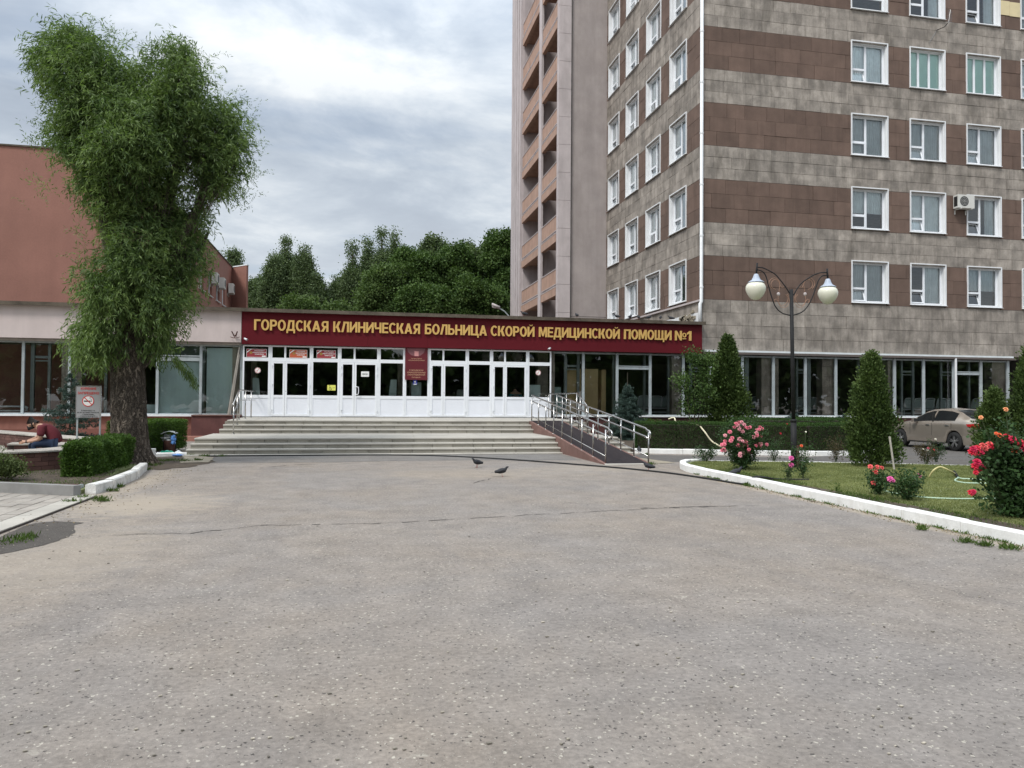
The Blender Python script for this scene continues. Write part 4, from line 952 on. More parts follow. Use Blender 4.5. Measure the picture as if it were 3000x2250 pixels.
for k in range(8):
    zt = 9.53+3.25*k-3.25*1; zb = zt-1.06
    for ya, yb in ((44.78, 48.45), (49.25, 54.45)):
        MB().box(LX-.02, LX+.22, ya, yb, zt-1.60, zt-1.12).box(LX+.22, LX+1.35, ya-.0, yb, zt-1.40, zt-1.16).build('slab_edge', m_loggia, tw)
        n = int((yb-ya)/.46)
        for j in range(n):
            a, b = ya+(yb-ya)*j/n, ya+(yb-ya)*(j+1)/n
            MB().box(LX+.02, LX+.05, a+.006, b-.006, zt-.90, zt-.03).build('balcony_panel', m_loggia, tw)
        MB().box(LX-.01, LX+.07, ya, yb, zt-.03, zt+.02).box(LX-.01, LX+.07, ya, yb, zt-.945, zt-.905).box(LX-.03, LX+.06, ya, yb, zt-1.10, zt-1.05).build('balcony_rail', m_pilas, tw)
        for j in range(4): y = ya+(yb-ya)*(j+.5)/4; MB().box(LX+.0, LX+.04, y, y+.05, zt-1.05, zt-.945).build('rail_stub', m_pilas, tw)
# air conditioners and antenna on the tower
def ac_unit(o, ux, uy, lab, grp, wd=.8, hh=.55, dp=.3):
    o = Vector(o); ux = Vector(ux); uy = Vector(uy); uz = Vector((0, 0, 1))
    t = thing('air_conditioner', lab, 'air conditioner', o, grp)
    c = o+uy*(dp/2+.1)
    MB().obox(c, ux*wd/2, uy*dp/2, uz*hh/2).build('casing', m_acw, t)
    f = o+uy*(dp+.104)-ux*wd*.12
    ring = MB()
    for r0, r1 in ((.21, .225), (.15, .16), (.09, .1), (.03, .045)):
        n = 20; vs = [f+(ux*math.cos(6.283*j/n)+uz*math.sin(6.283*j/n))*r for r in (r0*hh/.55, r1*hh/.55) for j in range(n)]
        ring.add(vs, [(j, (j+1) % n, n+(j+1) % n, n+j) for j in range(n)])
    f2 = o+uy*(dp+.102)-ux*wd*.12
    n = 20; fan = MB().add([f2+(ux*math.cos(6.283*j/n)+uz*math.sin(6.283*j/n))*.225*hh/.55 for j in range(n)], [tuple(range(n))]).build('fan_opening', m_dark, t)
    ring.build('grille_ring', m_acw, t)
    sd_ = o-ux*(wd/2+.002)+uy*(dp/2+.1); MB().obox(sd_, ux*.001, uy*dp*.36, uz*hh*.38).build('side_grille', m_dark, t)
    for s in (-1, 1): MB().obox(o+ux*s*wd*.33-uz*(hh/2+.03)+uy*.22, ux*.02, uy*.22, uz*.02).obox(o+ux*s*wd*.33-uz*(hh/2+.12)+uy*.02, ux*.02, uy*.02, uz*.12).build('bracket', m_acw, t)
p = WY(2812, 596, 31.47); ac_unit(p, (1, 0, 0), (0, -1, 0), 'white air conditioner on the striped stone tower beside a window', None, .9, .62)
p = WY(2745, 88, 31.45); an = thing('tv_antenna', 'small grey television antenna on the stone tower wall', 'antenna', p)
MB().tube([p, p+Vector((.15, -.3, .02)), p+Vector((.38, -.35, .30))], .018, 6).build('mast', m_iron, an)
q = p+Vector((.38, -.35, .30)); mb = MB().tube([q+Vector((-.05, 0, -.1)), q+Vector((.06, .0, .55))], .01, 5)
for i in range(8): z = -.05+i*.075; mb.tube([q+Vector((-.16+i*.01, -.03, z)), q+Vector((.16-i*.01+i*.012, .03, z+.03))], .006, 4)
mb.build('aerial', m_steel, an); MB().tube([p, WY(2722, 125, 31.44)], .008, 4).build('cable', m_steel, an)

# ================================================================== TERRACOTTA BUILDING BEHIND
tb = thing('terracotta_building', 'tall plain terracotta rendered building behind the low wing', 'building', (-12, 36, 5))
X1 = -9.7; HT = 12.18
ws3 = []
for (xa, xb, yt, yb) in ((610, 621, 797, 867), (632.5, 643.5, 817, 882), (651, 659.5, 831, 895)):
    a, b = WX(xa, 850, X1).y, WX(xb, 850, X1).y; ws3.append((a, b, WX((xa+xb)/2, yb, X1).z, WX((xa+xb)/2, yt, X1).z))
for yy in (52.0, 48.5, 45.0): ws3.append((yy, yy+1.75, ws3[0][2], ws3[0][3]))
ws3.sort(); z0w = sum(q[2] for q in ws3)/len(ws3); z1w = sum(q[3] for q in ws3)/len(ws3)
mb = MB().box(-34, X1-.3, 36, 36.3, 0, HT).box(X1-.3, X1, 36, 65.5, 0, z0w).box(X1-.3, X1, 36, 65.5, z1w, HT)
y = 36
for a, b, _, _ in ws3: mb.box(X1-.3, X1, y, a, z0w, z1w); y = b
mb.box(X1-.3, X1, y, 65.5, z0w, z1w); mb.box(-34, X1-.31, 36.31, 65.5, HT-.4, HT-.05)
mb.hexa([(X1, 65.5, 0), (-8.4, 64.15, 0), (-8.3, 64.4, 0), (X1, 65.9, 0)], [(X1, 65.5, HT), (-8.4, 64.15, HT), (-8.3, 64.4, HT), (X1, 65.9, HT)])
mb.build('wall', m_terra, tb)
MB().box(-34, X1+.06, 35.94, 36.35, HT+.001, HT+.07).box(X1-.34, X1+.06, 36.35, 65.5, HT+.001, HT+.07).build('roof_edging', m_tar, tb)
MB().hexa([(X1, 65.45, HT), (-8.36, 64.08, HT), (-8.25, 64.4, HT), (X1, 65.95, HT)], [(X1, 65.45, HT+.08), (-8.36, 64.08, HT+.08), (-8.25, 64.4, HT+.08), (X1, 65.95, HT+.08)]).build('roof_flashing', m_whitemetal, tb)
for a, b, _, _ in ws3:
    wo_ = MB().box(X1-.22, X1-.15, a, a+.08, z0w, z1w).box(X1-.22, X1-.15, b-.08, b, z0w, z1w).box(X1-.22, X1-.15, a+.08, b-.08, z0w, z0w+.08).box(X1-.22, X1-.15, a+.08, b-.08, z1w-.08, z1w).box(X1-.22, X1-.15, (a+b)/2-.04, (a+b)/2+.04, z0w+.08, z1w-.08).build('window', m_white, tb)
    MB().face((X1-.18, a+.08, z0w+.08), (X1-.18, b-.08, z0w+.08), (X1-.18, b-.08, z1w-.08), (X1-.18, a+.08, z1w-.08)).build('pane', m_glass, wo_)
    MB().box(X1-.2, X1+.10, a-.05, b+.05, z0w-.05, z0w).build('sill', m_whitemetal, wo_)
MB().box(-34, X1-.6, 36.5, 65, 0, HT-.5).build('inner_core', m_room, tb)
for (px, py, lab, wd) in ((619, 816, 'air conditioner partly behind the willow on the terracotta side wall', .9), (640, 830, 'middle air conditioner on the terracotta side wall', .9), (675, 846, 'air conditioner nearest the far corner of the terracotta side wall', .9)):
    p = WX(px, py, X1) if px < 670 else WX(668, 846, X1); ac_unit(p, (0, -1, 0), (1, 0, 0), lab, 'air conditioners on the terracotta building', .95, .75, .35)
# street lamp behind the roof
sl = thing('street_lamp', 'grey street lamp with a long arm behind the flat roof', 'street lamp', (WY(1500, 945, 42).x, 42, 5))
b_ = WY(1500, 945, 42); MB().tube([(b_.x, 42, 0), (b_.x, 42, b_.z+.2)], .07, 8).build('pole', m_graymetal, sl)
MB().tube([(b_.x, 42, b_.z+.15), WY(1478, 912, 42), WY(1462, 903, 42)], .035, 8).build('arm', m_graymetal, sl)
h0, h1 = WY(1464, 902, 42), WY(1442, 892, 42); MB().obox((h0+h1)/2, (h1-h0)/2, (0, .14, 0), (0, 0, .07)).ball((h0+h1)/2-Vector((0, 0, .05)), .16, 10, (1.4, .8, .5)).build('lamp_head', m_pilas, sl, True)
# ================================================================== PLANTERS, BENCHES
def brick_wall_run(root, pts, z0, ncourse, bl=.26, bh=.10, d=.10, gap=.008):
    # pts: function s->(point, tangent); s in metres
    fn, L = pts; n = int(L/bl)
    for c in range(ncourse):
        for i in range(n):
            s = (i+.5+(.5 if c % 2 else 0))*L/n
            if s > L: continue
            p, tg = fn(s); nr = Vector((tg.y, -tg.x)); hw = L/n/2-gap/2; out = random.uniform(-.005, .006)
            ctr = p+nr*(out-d/2)
            MB().obox((ctr.x, ctr.y, z0+bh*(c+.5)), (tg.x*hw, tg.y*hw, 0), (nr.x*d/2, nr.y*d/2, 0), (0, 0, bh/2-gap/2)).build('brick', m_brick, root)
hb = thing('curved_bench', 'curved brick bench topped with weathered planks that the seated man sits on', 'bench', (-7.7, 19.1, 0))
C0 = Vector((-7.7, 19.1)); RI, RO = 1.25, 2.0
A0, A1 = R_(-125), R_(104)
def arcf(r, a0, sgn):
    def f(s):
        a = a0+sgn*s/r; p = C0+Vector((math.cos(a), math.sin(a)))*r; tg = Vector((-math.sin(a), math.cos(a)))*sgn
        return p, tg
    return f
brick_wall_run(hb, (arcf(RO, A0, 1), RO*(A1-A0)), .07, 4, .27, .095)
def arcin(s): p, tg = arcf(RI, A1, -1)(s); return p, tg
brick_wall_run(hb, (arcin, RI*(A1-A0)), .07, 4, .27, .095)
mb = MB(); n = 40
for i in range(n):
    a, b = A0+(A1-A0)*i/n, A0+(A1-A0)*(i+1)/n
    q = [C0+Vector((math.cos(t_), math.sin(t_)))*r for t_, r in ((a, RI+.02), (a, RO-.02), (b, RO-.02), (b, RI+.02))]
    mb.hexa([(p.x, p.y, 0) for p in q], [(p.x, p.y, .44) for p in q])
mb.build('bench_core', m_brickj, hb)
n = 62
for i in range(n):
    a = A0+(A1-A0)*(i+.5)/n; u = Vector((math.cos(a), math.sin(a))); v = Vector((-u.y, u.x)); c = C0+u*(RI+RO)/2; hw = (RI+RO)/2*(A1-A0)/n/2-.004
    MB().hexa([(*(c-u*.42-v*hw*.80), .45), (*(c+u*.42-v*hw*1.2), .45), (*(c+u*.42+v*hw*1.2), .45), (*(c-u*.42+v*hw*.8), .45)],
              [(*(c-u*.42-v*hw*.80), .482), (*(c+u*.42-v*hw*1.2), .482), (*(c+u*.42+v*hw*1.2), .482), (*(c-u*.42+v*hw*.8), .482)]).build('plank', m_plank, hb)
fb = thing('long_bench', 'long straight brick bench with pale plank top in front of the terracotta plinth', 'bench', (-10, 26, 0))
a, b = Vector((-13.6, 30.2)), Vector((-7.0, 22.45)); tg = (b-a).normalized(); nr = Vector((tg.y, -tg.x))
if nr.y > 0: nr = -nr
L = (b-a).length
def lf(s): return b-tg*s, -tg
def lf2(s): return a+tg*s+nr*0, tg
brick_wall_run(fb, ((lambda s: (a+tg*s, Vector((tg.x, tg.y)))), L), .06, 4, .27, .095)
q = [a-nr*.02, b-nr*.02, b-nr*.65, a-nr*.65]; MB().prism([(p.x, p.y) for p in q][::-1], 0, .44).build('bench_core', m_brickj, fb)
for s0, s1 in ((0, 1),):
    n = 16
    for i in range(n):
        p, q = a.lerp(b, i/n), a.lerp(b, (i+1)/n)
        for j in range(5):
            o0, o1 = -nr*(j*.135-.04), -nr*(j*.135+.085)
            MB().hexa([(*(p+o0+tg*.006), .45), (*(q+o0-tg*.006), .45), (*(q+o1-tg*.006), .45), (*(p+o1+tg*.006), .45)], [(*(p+o0+tg*.006), .482), (*(q+o0-tg*.006), .482), (*(q+o1-tg*.006), .482), (*(p+o1+tg*.006), .482)]).build('plank', m_plank, fb)
# ================================================================== NO SMOKING SIGN
YS = 20.6
p0, p1 = WY(223, 1131, YS), WY(295, 1131, YS); zb = WY(255, 1224, YS).z
ns = thing('no_smoking_sign', 'grey no smoking sign board on two metal posts left of the willow trunk', 'sign', ((p0.x+p1.x)/2, YS, .07))
MB().box(p0.x, p1.x, YS, YS+.03, zb, p0.z).build('board', m_signgrey, ns)
MB().box(p0.x-.008, p1.x+.008, YS-.004, YS+.036, p0.z-.012, p0.z+.012).box(p0.x-.008, p0.x+.008, YS-.004, YS+.036, zb, p0.z-.012).box(p1.x-.008, p1.x+.008, YS-.004, YS+.036, zb, p0.z-.012).build('board_frame', m_steel, ns)
for x in (p0.x+.01, p1.x-.03): MB().box(x, x+.035, YS+.03, YS+.065, .0, p0.z-.05).build('post', m_graymetal, ns)
W_ = p1.x-p0.x; H_ = p0.z-zb; xc = (p0.x+p1.x)/2; y = YS-.006
mb = MB(); text_into(mb, 'КУРЕНИЕ', .02, p0.x+W_*.20, p0.x+W_*.83, y, zb+H_*.885, H_*.075); text_into(mb, 'ЗАПРЕЩЕНО', .02, p0.x+W_*.07, p0.x+W_*.94, y, zb+H_*.745, H_*.075)
cc = Vector((xc, y, zb+H_*.53)); rr = W_*.245
mb.ring(cc, rr*.86, rr); s_ = rr*.9*.707; mb.obox(cc+Vector((0, -.002, 0)), (s_, 0, -s_), (0, .0006, 0), (rr*.05, 0, rr*.05)); mb.build('red_lettering', m_red, ns)
MB().disc(cc+Vector((0, .003, 0)), rr*.88).build('white_disc', m_whitep, ns)
mb = MB().box(xc-rr*.72, xc+rr*.35, y-.0005, y+.001, cc.z-rr*.12, cc.z+rr*.08).box(xc+rr*.42, xc+rr*.50, y-.0005, y+.001, cc.z-rr*.12, cc.z+rr*.08).box(xc+rr*.57, xc+rr*.65, y-.0005, y+.001, cc.z-rr*.12, cc.z+rr*.08)
mb.tube([cc+Vector((rr*.5, 0, rr*.15)), cc+Vector((rr*.6, 0, rr*.3)), cc+Vector((rr*.3, 0, rr*.4)), cc+Vector((rr*.25, 0, rr*.6)), cc+Vector((rr*.45, 0, rr*.65))], .004, 4)
for key, o_, q, zz, cp in (('В больнице и', .015, .27, .215, .036), ('на всей прилегающей', .015, .44, .155, .036), ('территории', .015, .23, .095, .036), ('Федеральный закон РФ', .01, .30, .05, .024), ('от 23 февраля 2013 г. № 15-ФЗ', .01, .40, .015, .024)):
    text_into(mb, key, o_, xc-W_*q, xc+W_*q, y, zb+H_*zz, H_*cp)
mb.build('black_lettering', m_blackp, ns)

# ================================================================== TRASH BIN AND LITTER
P = G(497, 1329); YB = P.y
tr = thing('litter_bin', 'rusty dark brown litter bin with a curved lid, overflowing beside the stairs', 'bin', (P.x, YB, 0))
def at(px, py, dy=0): return WY(px, py, YB+dy)
a, b = at(480, 1290), at(514, 1290); zt = a.z; w2 = (b.x-a.x)/2; xc = (a.x+b.x)/2
mb = MB(); n = 24
mb.add([(xc+w2*math.cos(6.283*i/n)*(1 if z else .93), YB+w2*math.sin(6.283*i/n), z*zt+.05*(1-z)) for z in (0, 1) for i in range(n)], [(i, (i+1) % n, n+(i+1) % n, n+i) for i in range(n)]+[tuple(reversed(range(n)))])
mb.build('bin_body', m_rust, tr, True)
for s in (-1, 1): MB().tube([(xc+s*w2*1.02, YB, 0), (xc+s*w2*1.02, YB, zt+.28)], .016, 6).build('upright', m_iron, tr)
mb = MB(); k = 9; z_l = at(495, 1268).z
pr = [(xc-w2*1.35+w2*2.6*i/(k-1), z_l-.07+.10*math.sin(math.pi*(.12+.78*i/(k-1)))+.02*i/k) for i in range(k)]
vs = [(x, YB-w2, z) for x, z in pr]+[(x, YB+w2, z) for x, z in pr]+[(x, YB-w2, z+.012) for x, z in pr]+[(x, YB+w2, z+.012) for x, z in pr]
mb.add(vs, [(i, i+1, k+i+1, k+i) for i in range(k-1)]+[(2*k+i, 3*k+i, 3*k+i+1, 2*k+i+1) for i in range(k-1)]+[(i, 2*k+i, 2*k+i+1, i+1) for i in range(k-1)]); mb.build('lid', m_graymetal, tr)
def crumple(name, lab, cat, c, r, mat, sc=(1, 1, .7), parent=None):
    bm = bmesh.new(); bmesh.ops.create_icosphere(bm, subdivisions=3, radius=1)
    for v in bm.verts:
        d = 1+.35*math.sin(v.co.x*5+c[0]*9)*math.sin(v.co.y*6+2)*1.2+random.uniform(-.16, .16)+.2*math.sin(v.co.z*8)
        v.co = Vector((v.co.x*sc[0], v.co.y*sc[1], v.co.z*sc[2]))*r*d
    me = bpy.data.meshes.new(name); bm.to_mesh(me); bm.free()
    o = link(name, me, mat, parent, loc=c)
    return tag(o, lab, cat) if lab else o
m_bagb = M('blue_film', (.12, .28, .62), .35, .1, 8); m_bagg = M('teal_film', (.04, .33, .24), .35, .15, 8); m_bagw = M('white_film', (.74, .76, .78), .5, .08, 8); m_bagy = M('grey_bag', (.30, .31, .31), .6, .15, 8)
crumple('rubbish_bag', 'grey crumpled rubbish sticking out of the litter bin', 'rubbish', at(492, 1284), .13, m_bagy, (1.2, .9, .7))
crumple('blue_bag', 'blue plastic bag hanging over the rim of the litter bin', 'bag', at(508, 1289, -.12), .10, m_bagb, (.6, .7, 1.2))
for px, py, r, mt, sc, nm, lab, ct in ((487, 1328, .15, m_bagg, (1.2, .6, .35), 'plastic_bag', 'teal plastic bag lying on the ground at the foot of the bin', 'bag'), (523, 1329, .09, m_bagw, (1.1, .8, .6), 'paper_wrapper', 'crumpled white paper nearest the stairs', 'litter'), (520, 1333, .10, m_bagb, (1.2, .8, .3), 'plastic_film', 'flat blue plastic film beside the lowest stair', 'litter'), (466, 1330, .07, m_bagw, (1.1, .8, .5), 'paper_scrap', 'white paper scrap left of the teal bag', 'litter'), (475, 1320, .06, m_bagw, (1.3, .6, .4), 'paper_cup', 'small pale crumpled cup at the hedge foot left of the bin', 'litter')):
    q = G(px, py, .05); crumple(nm, lab, ct, (q.x, q.y, .03+r*sc[2]*.6), r, mt, sc)
q = G(443, 1345); tag(MB().obox((q.x, q.y, .14), (.10, .03, 0), (-.03, .10, 0), (0, 0, .13)).build('white_stone_block', m_kerbw), 'small whitewashed block at the foot of the willow', 'block')
q = G(160, 1432, .08)
ht = thing('inspection_hatch', 'shallow rusty hatch with a pale metal rim in the left grass', 'hatch', (q.x, q.y, .07))
MB().obox((q.x, q.y, .10), (.33, -.06, 0), (.05, .26, 0), (0, 0, .03)).build('rim', m_graymetal, ht); MB().obox((q.x, q.y, .125), (.29, -.05, 0), (.04, .22, 0), (0, 0, .012)).build('cover', m_rust, ht)

# ================================================================== LAMP POST
YL = 16.08; pb = WY(2325, 1368, YL)
lp = thing('lamp_post', 'black park lamp post with two cream globes on curved arms', 'lamp post', (pb.x, YL, .1))
def LQ(x, y): return WY(2150+x*.16272, 730+y*.16272, YL)
top = WY(2318, 848, YL)
MB().tube([(pb.x+.005, YL, .05), (pb.x, YL, WY(2322, 1235, YL).z)], .066, 14).build('lower_post', m_iron, lp, True)
MB().tube([(pb.x, YL, WY(2322, 1235, YL).z), (top.x, YL, top.z)], .043, 14).tube([(pb.x, YL, WY(2322, 1237, YL).z), (pb.x, YL, WY(2322, 1228, YL).z)], .072, 14).build('upper_post', m_iron, lp, True)
def smooth(pts, k=5):
    P = [Vector(p) for p in pts]; out = []
    for i in range(len(P)-1):
        p0, p1, p2, p3 = P[max(i-1, 0)], P[i], P[i+1], P[min(i+2, len(P)-1)]
        for j in range(k):
            t_ = j/k; out.append(.5*((2*p1)+(-p0+p2)*t_+(2*p0-5*p1+4*p2-p3)*t_*t_+(-p0+3*p1-3*p2+p3)*t_**3))
    return out+[P[-1]]
for pts in ([(425, 325), (520, 335), (620, 380), (740, 450), (840, 560), (930, 680), (1000, 790), (1025, 850)], [(425, 370), (510, 400), (570, 470), (610, 600), (640, 720), (690, 890), (760, 1050), (870, 1150), (1030, 1197)],
            [(1675, 420), (1560, 425), (1450, 460), (1330, 530), (1220, 610), (1140, 710), (1075, 830)], [(1675, 468), (1590, 485), (1530, 550), (1480, 680), (1420, 850), (1340, 1010), (1230, 1130), (1060, 1192)]):
    MB().tube(smooth([LQ(*q) for q in pts]), .0135, 8).build('arm', m_iron, lp, True)
for a_, b_ in (((420, 250), (405, 445)), ((1678, 350), (1690, 530))):
    MB().tube([LQ(*a_), LQ((a_[0]+b_[0])/2, (a_[1]+b_[1])/2), LQ(*b_)], .021, 8).build('lamp_stub', m_iron, lp, True)
sc_ = .16272/127.5
for cxp, cyp in ((400, 445), (1692, 532)):
    c = LQ(cxp, cyp); dx = -.03 if cxp < 1000 else .0
    MB().lathe([(.03, 0), (.045, -.01), (.055, -.03), (.075, -.09), (.10, -.14), (.155, -.175), (.178, -.19), (.176, -.20), (.12, -.205)], c, 28, .02).build('lamp_cap', m_lampcap, lp, True)
    g_ = [(.12, -.197), (.155, -.205), (.195, -.24), (.220, -.29), (.226, -.335), (.218, -.39), (.190, -.46), (.150, -.52), (.10, -.572), (.05, -.597), (.01, -.602)]
    MB().lathe(g_, c+Vector((dx*.3, 0, 0)), 32).build('globe', m_globe, lp, True)
scr = [[(680, 720), (632, 640), (650, 560), (730, 515), (800, 560), (828, 620), (820, 690), (812, 775)], [(752, 728), (690, 690), (668, 625), (705, 560), (765, 550), (812, 592), (832, 640), (862, 690), (893, 675)],
       [(748, 970), (725, 925), (760, 900), (795, 945), (835, 1000), (890, 1012), (950, 965), (978, 880), (935, 815)], [(798, 845), (797, 935), (832, 1020), (892, 1052), (960, 1020), (1003, 925), (968, 805)]]
for fl in (0, 1):
    for s_ in scr: MB().tube(smooth([LQ((2086-x if fl else x), y) for x, y in s_], 4), .0055, 6).build('scroll', m_copper, lp, True)
    c = LQ(2086-803 if fl else 803, 808); MB().ball(c, .042, 14, (1, .4, 1)).build('scroll_disc', m_pilas, lp, True)
q = WY(2335, 1345, YL-.06); MB().hexa([(q.x-.02, YL-.09, .09), (q.x+.07, YL-.09, .09), (q.x+.07, YL-.07, .09), (q.x-.02, YL-.07, .09)], [(q.x-.02, YL-.09, .62), (q.x+.03, YL-.09, .62), (q.x+.03, YL-.07, .62), (q.x-.02, YL-.07, .62)]).build('hatch_plate', m_rust, lp)

# ================================================================== HOSES
def hose(name, lab, pts, r, mat): return tag(MB().tube(smooth(pts, 6), r, 8).build(name, mat, None, True), lab, 'hose')
def g3(px, py, z=.0, dz=.02): q = G(px, py, z); return (q.x, q.y, z+dz)
hose('hose', 'long black hose lying across the asphalt in front of the stairs', [(-3.9, 22.33, .02), (-2, 22.36, .02), (0, 22.36, .02), (1.3, 22.2, .02), (2.6, 21.7, .02), (4.2, 20.2, .02), (5.6, 18.35, .02), (6.3, 17.3, .02), (6.9, 16.0, .02), (7.2, 14.7, .02), (7.33, 13.9, .02), (7.42, 13.62, .04), (7.5, 13.5, .175), (7.7, 13.42, .17), (8.0, 13.5, .125), (8.6, 13.4, .12)], .019, m_black)
hose('hose', 'cream hose hanging down over the long hedge onto the driveway', [WY(1958, 1228, 23.4), WY(1975, 1224, 23.3), WY(1985, 1238, 23.0), WY(2040, 1243, 22.5), WY(2062, 1262, 21.6), WY(2085, 1292, 21.4), WY(2118, 1312, 21.1), (G(2150, 1335).x, G(2150, 1335).y, .05)], .022, m_hosec)
hl = [g3(2722, 1400, .1), WY(2735, 1378, 13.5), WY(2755, 1368, 13.5), WY(2780, 1378, 13.45), g3(2800, 1396, .1, .05)]
hose('hose', 'yellow hose arching over the right lawn', hl, .017, m_hosey)
hose('hose', 'pale green hose loop lying on the right lawn', [g3(2800, 1396, .1, .05), g3(2812, 1404, .1), g3(2850, 1407, .1), g3(2930, 1413, .1), g3(3050, 1425, .1), g3(3010, 1432, .1), g3(2900, 1420, .1), g3(2830, 1418, .1), g3(2798, 1411, .1), g3(2808, 1404, .1, .03)], .015, m_hoseg)
hose('hose', 'pale green hose running straight behind the front roses', [g3(2590, 1441, .1), g3(2660, 1456, .1), g3(2760, 1464, .1), g3(2860, 1465, .1), g3(2980, 1462, .1)], .013, m_hoseg)
tag(MB().tube([g3(2795, 1391, .1, .07), g3(2806, 1402, .1, .03)], .026, 8).build('hose_connector', m_iron), 'dark metal connector joining the yellow and green hoses', 'connector')

# ================================================================== CAR
def build_car(loc, rot):
    t = thing('parked_car', 'champagne beige sedan parked on the driveway by the glazed wing', 'car', (0, 0, 0))
    paint = M('champagne_paint', (.43, .375, .315), .26, .02, 1, metal=.6, spec=.5, obj=True, coat=.6)
    m_cg = bpy.data.materials.new('car_glass'); m_cg.use_nodes = True; b = m_cg.node_tree.nodes['Principled BSDF']
    b.inputs['Base Color'].default_value = (.012, .014, .015, 1); b.inputs['Roughness'].default_value = .1; b.inputs['Specular IOR Level'].default_value = .12
    m_tyre = M('tyre', (.02, .02, .02), .85, .1, 8, obj=True); m_alloy = M('alloy', (.62, .62, .62), .3, .03, 4, metal=.9, obj=True)
    m_tail = M('tail_red', (.42, .012, .015), .2, .03, 4, obj=True, coat=.8); m_trim = M('car_trim', (.025, .025, .025), .5, .05, obj=True)
    L = 4.48; HW = .86; xf, xr = .86, 3.46; R0 = .36; zc = .325    # x: 0 front .. L rear
    def lerp(tab, x):
        for (a, p), (b_, q) in zip(tab[:-1], tab[1:]):
            if x <= b_: s = (x-a)/(b_-a); s = s*s*(3-2*s)*.5+s*.5; return p+(q-p)*s
        return tab[-1][1]
    belt = [(0, .60), (.12, .70), (.5, .80), (1.1, .90), (1.5, .93), (2.5, .965), (3.5, .99), (4.0, .985), (4.3, .96), (4.42, .90), (4.48, .70)]
    topc = [(0, .62), (.1, .72), (.5, .86), (1.1, .965), (1.28, .99), (1.62, 1.18), (1.98, 1.36), (2.3, 1.43), (2.7, 1.455), (3.1, 1.43), (3.5, 1.34), (3.85, 1.185), (4.12, 1.05), (4.3, 1.03), (4.42, 1.00), (4.48, .72)]
    hwid = [(0, .56), (.08, .68), (.3, .79), (.8, .845), (1.5, .86), (3.4, .86), (3.9, .84), (4.25, .78), (4.42, .70), (4.48, .60)]
    zlow = [(0, .34), (.15, .25), (.5, .22), (4.0, .22), (4.25, .28), (4.48, .42)]
    xs = sorted(set([0, .03, .08, .15]+[round(.25+.075*i, 3) for i in range(55)]+[4.40, 4.44, 4.47, 4.48])); xs = [x for x in xs if x <= L]
    rows = []
    for x in xs:
        w_ = lerp(hwid, x); zb = lerp(belt, x); zt = lerp(topc, x); zl = lerp(zlow, x)
        for xc_ in (xf, xr):
            if abs(x-xc_) < R0: zl = max(zl, zc+math.sqrt(R0*R0-(x-xc_)**2))
        g = zt-zb; gh = max(0, min(1, g/.42))
        z1 = max(zl+.02, .36); z2 = max(zl+.04, .52); z3 = max(zl+.05, zb-.13)
        wr = (w_-.10)*(1-gh)+(w_*.66)*gh; zrail = zb+(g*.84 if gh > .25 else g*.55)
        m1 = w_-.045
        rows.append([(w_-.035, zl), (w_-.008, z1), (w_, z2), (w_-.004, z3), (w_-.012, zb-.045), (m1, zb), (m1*.96+wr*.04, zb+.02+g*.02), (wr+.02, zrail-.02), (wr-.05, zrail+(zt-zrail)*.55), (wr*.5, zt-.012*(1+gh)), (0, zt)])
    nr = len(rows[0]); nx = len(xs)
    def cat(i, r):   # which piece the face (station i, row r) belongs to
        x = (xs[i]+xs[i+1])/2; g = lerp(topc, x)-lerp(belt, x)
        if r == 6:
            if 1.62 < x < 2.44 and g > .14 and x > 1.62+0: return 'sideF'
            if 2.52 < x < 3.50 and g > .2: return 'sideR'
        if r in (7, 8, 9):
            if 1.30 < x < 1.98 and r > 7: return 'wind'
            if 3.28 < x < 4.0 and r > 7: return 'rear'
        return 'body'
    faces = {}
    def vid(i, r, s): return (i*nr+r)*2+s
    verts = []
    for i, x in enumerate(xs):
        for r in range(nr):
            y, z = rows[i][r]; verts += [(x, y, z), (x, -y, z)]
    for i in range(nx-1):
        for r in range(nr-1):
            c = cat(i, r)
            for s in (0, 1):
                f = (vid(i, r, s), vid(i+1, r, s), vid(i+1, r+1, s), vid(i, r+1, s)); f = f if s else f[::-1]
                faces.setdefault((c, s) if c.startswith('side') else (c, 0), []).append(f)
    for i, fl in ((0, 0), (nx-1, 1)):
        f = [vid(i, r, 0) for r in range(nr)]+[vid(i, r, 1) for r in reversed(range(nr-1))]; faces[('body', 0)].append(tuple(f if fl else reversed(f)))
    def sub(key, name, mat, push=0):
        fs = faces.get(key, []); used = sorted({v for f in fs for v in f}); ix = {v: i for i, v in enumerate(used)}
        me = bpy.data.meshes.new(name); me.from_pydata([verts[v] for v in used], [], [tuple(ix[v] for v in f) for f in fs]); me.update()
        me.polygons.foreach_set('use_smooth', [True]*len(me.polygons)); return link(name, me, mat, t)
    sub(('body', 0), 'body', paint); sub(('wind', 0), 'windscreen', m_cg); sub(('rear', 0), 'rear_window', m_cg)
    for s in (0, 1): sub(('sideF', s), 'side_window', m_cg); sub(('sideR', s), 'side_window', m_cg)
    MB().box(.5, 4.1, -.62, .62, .24, .60).box(xf-.42, xf+.42, -.80, .80, .3, .62).box(xr-.42, xr+.42, -.80, .80, .3, .62).build('underbody', m_trim, t)
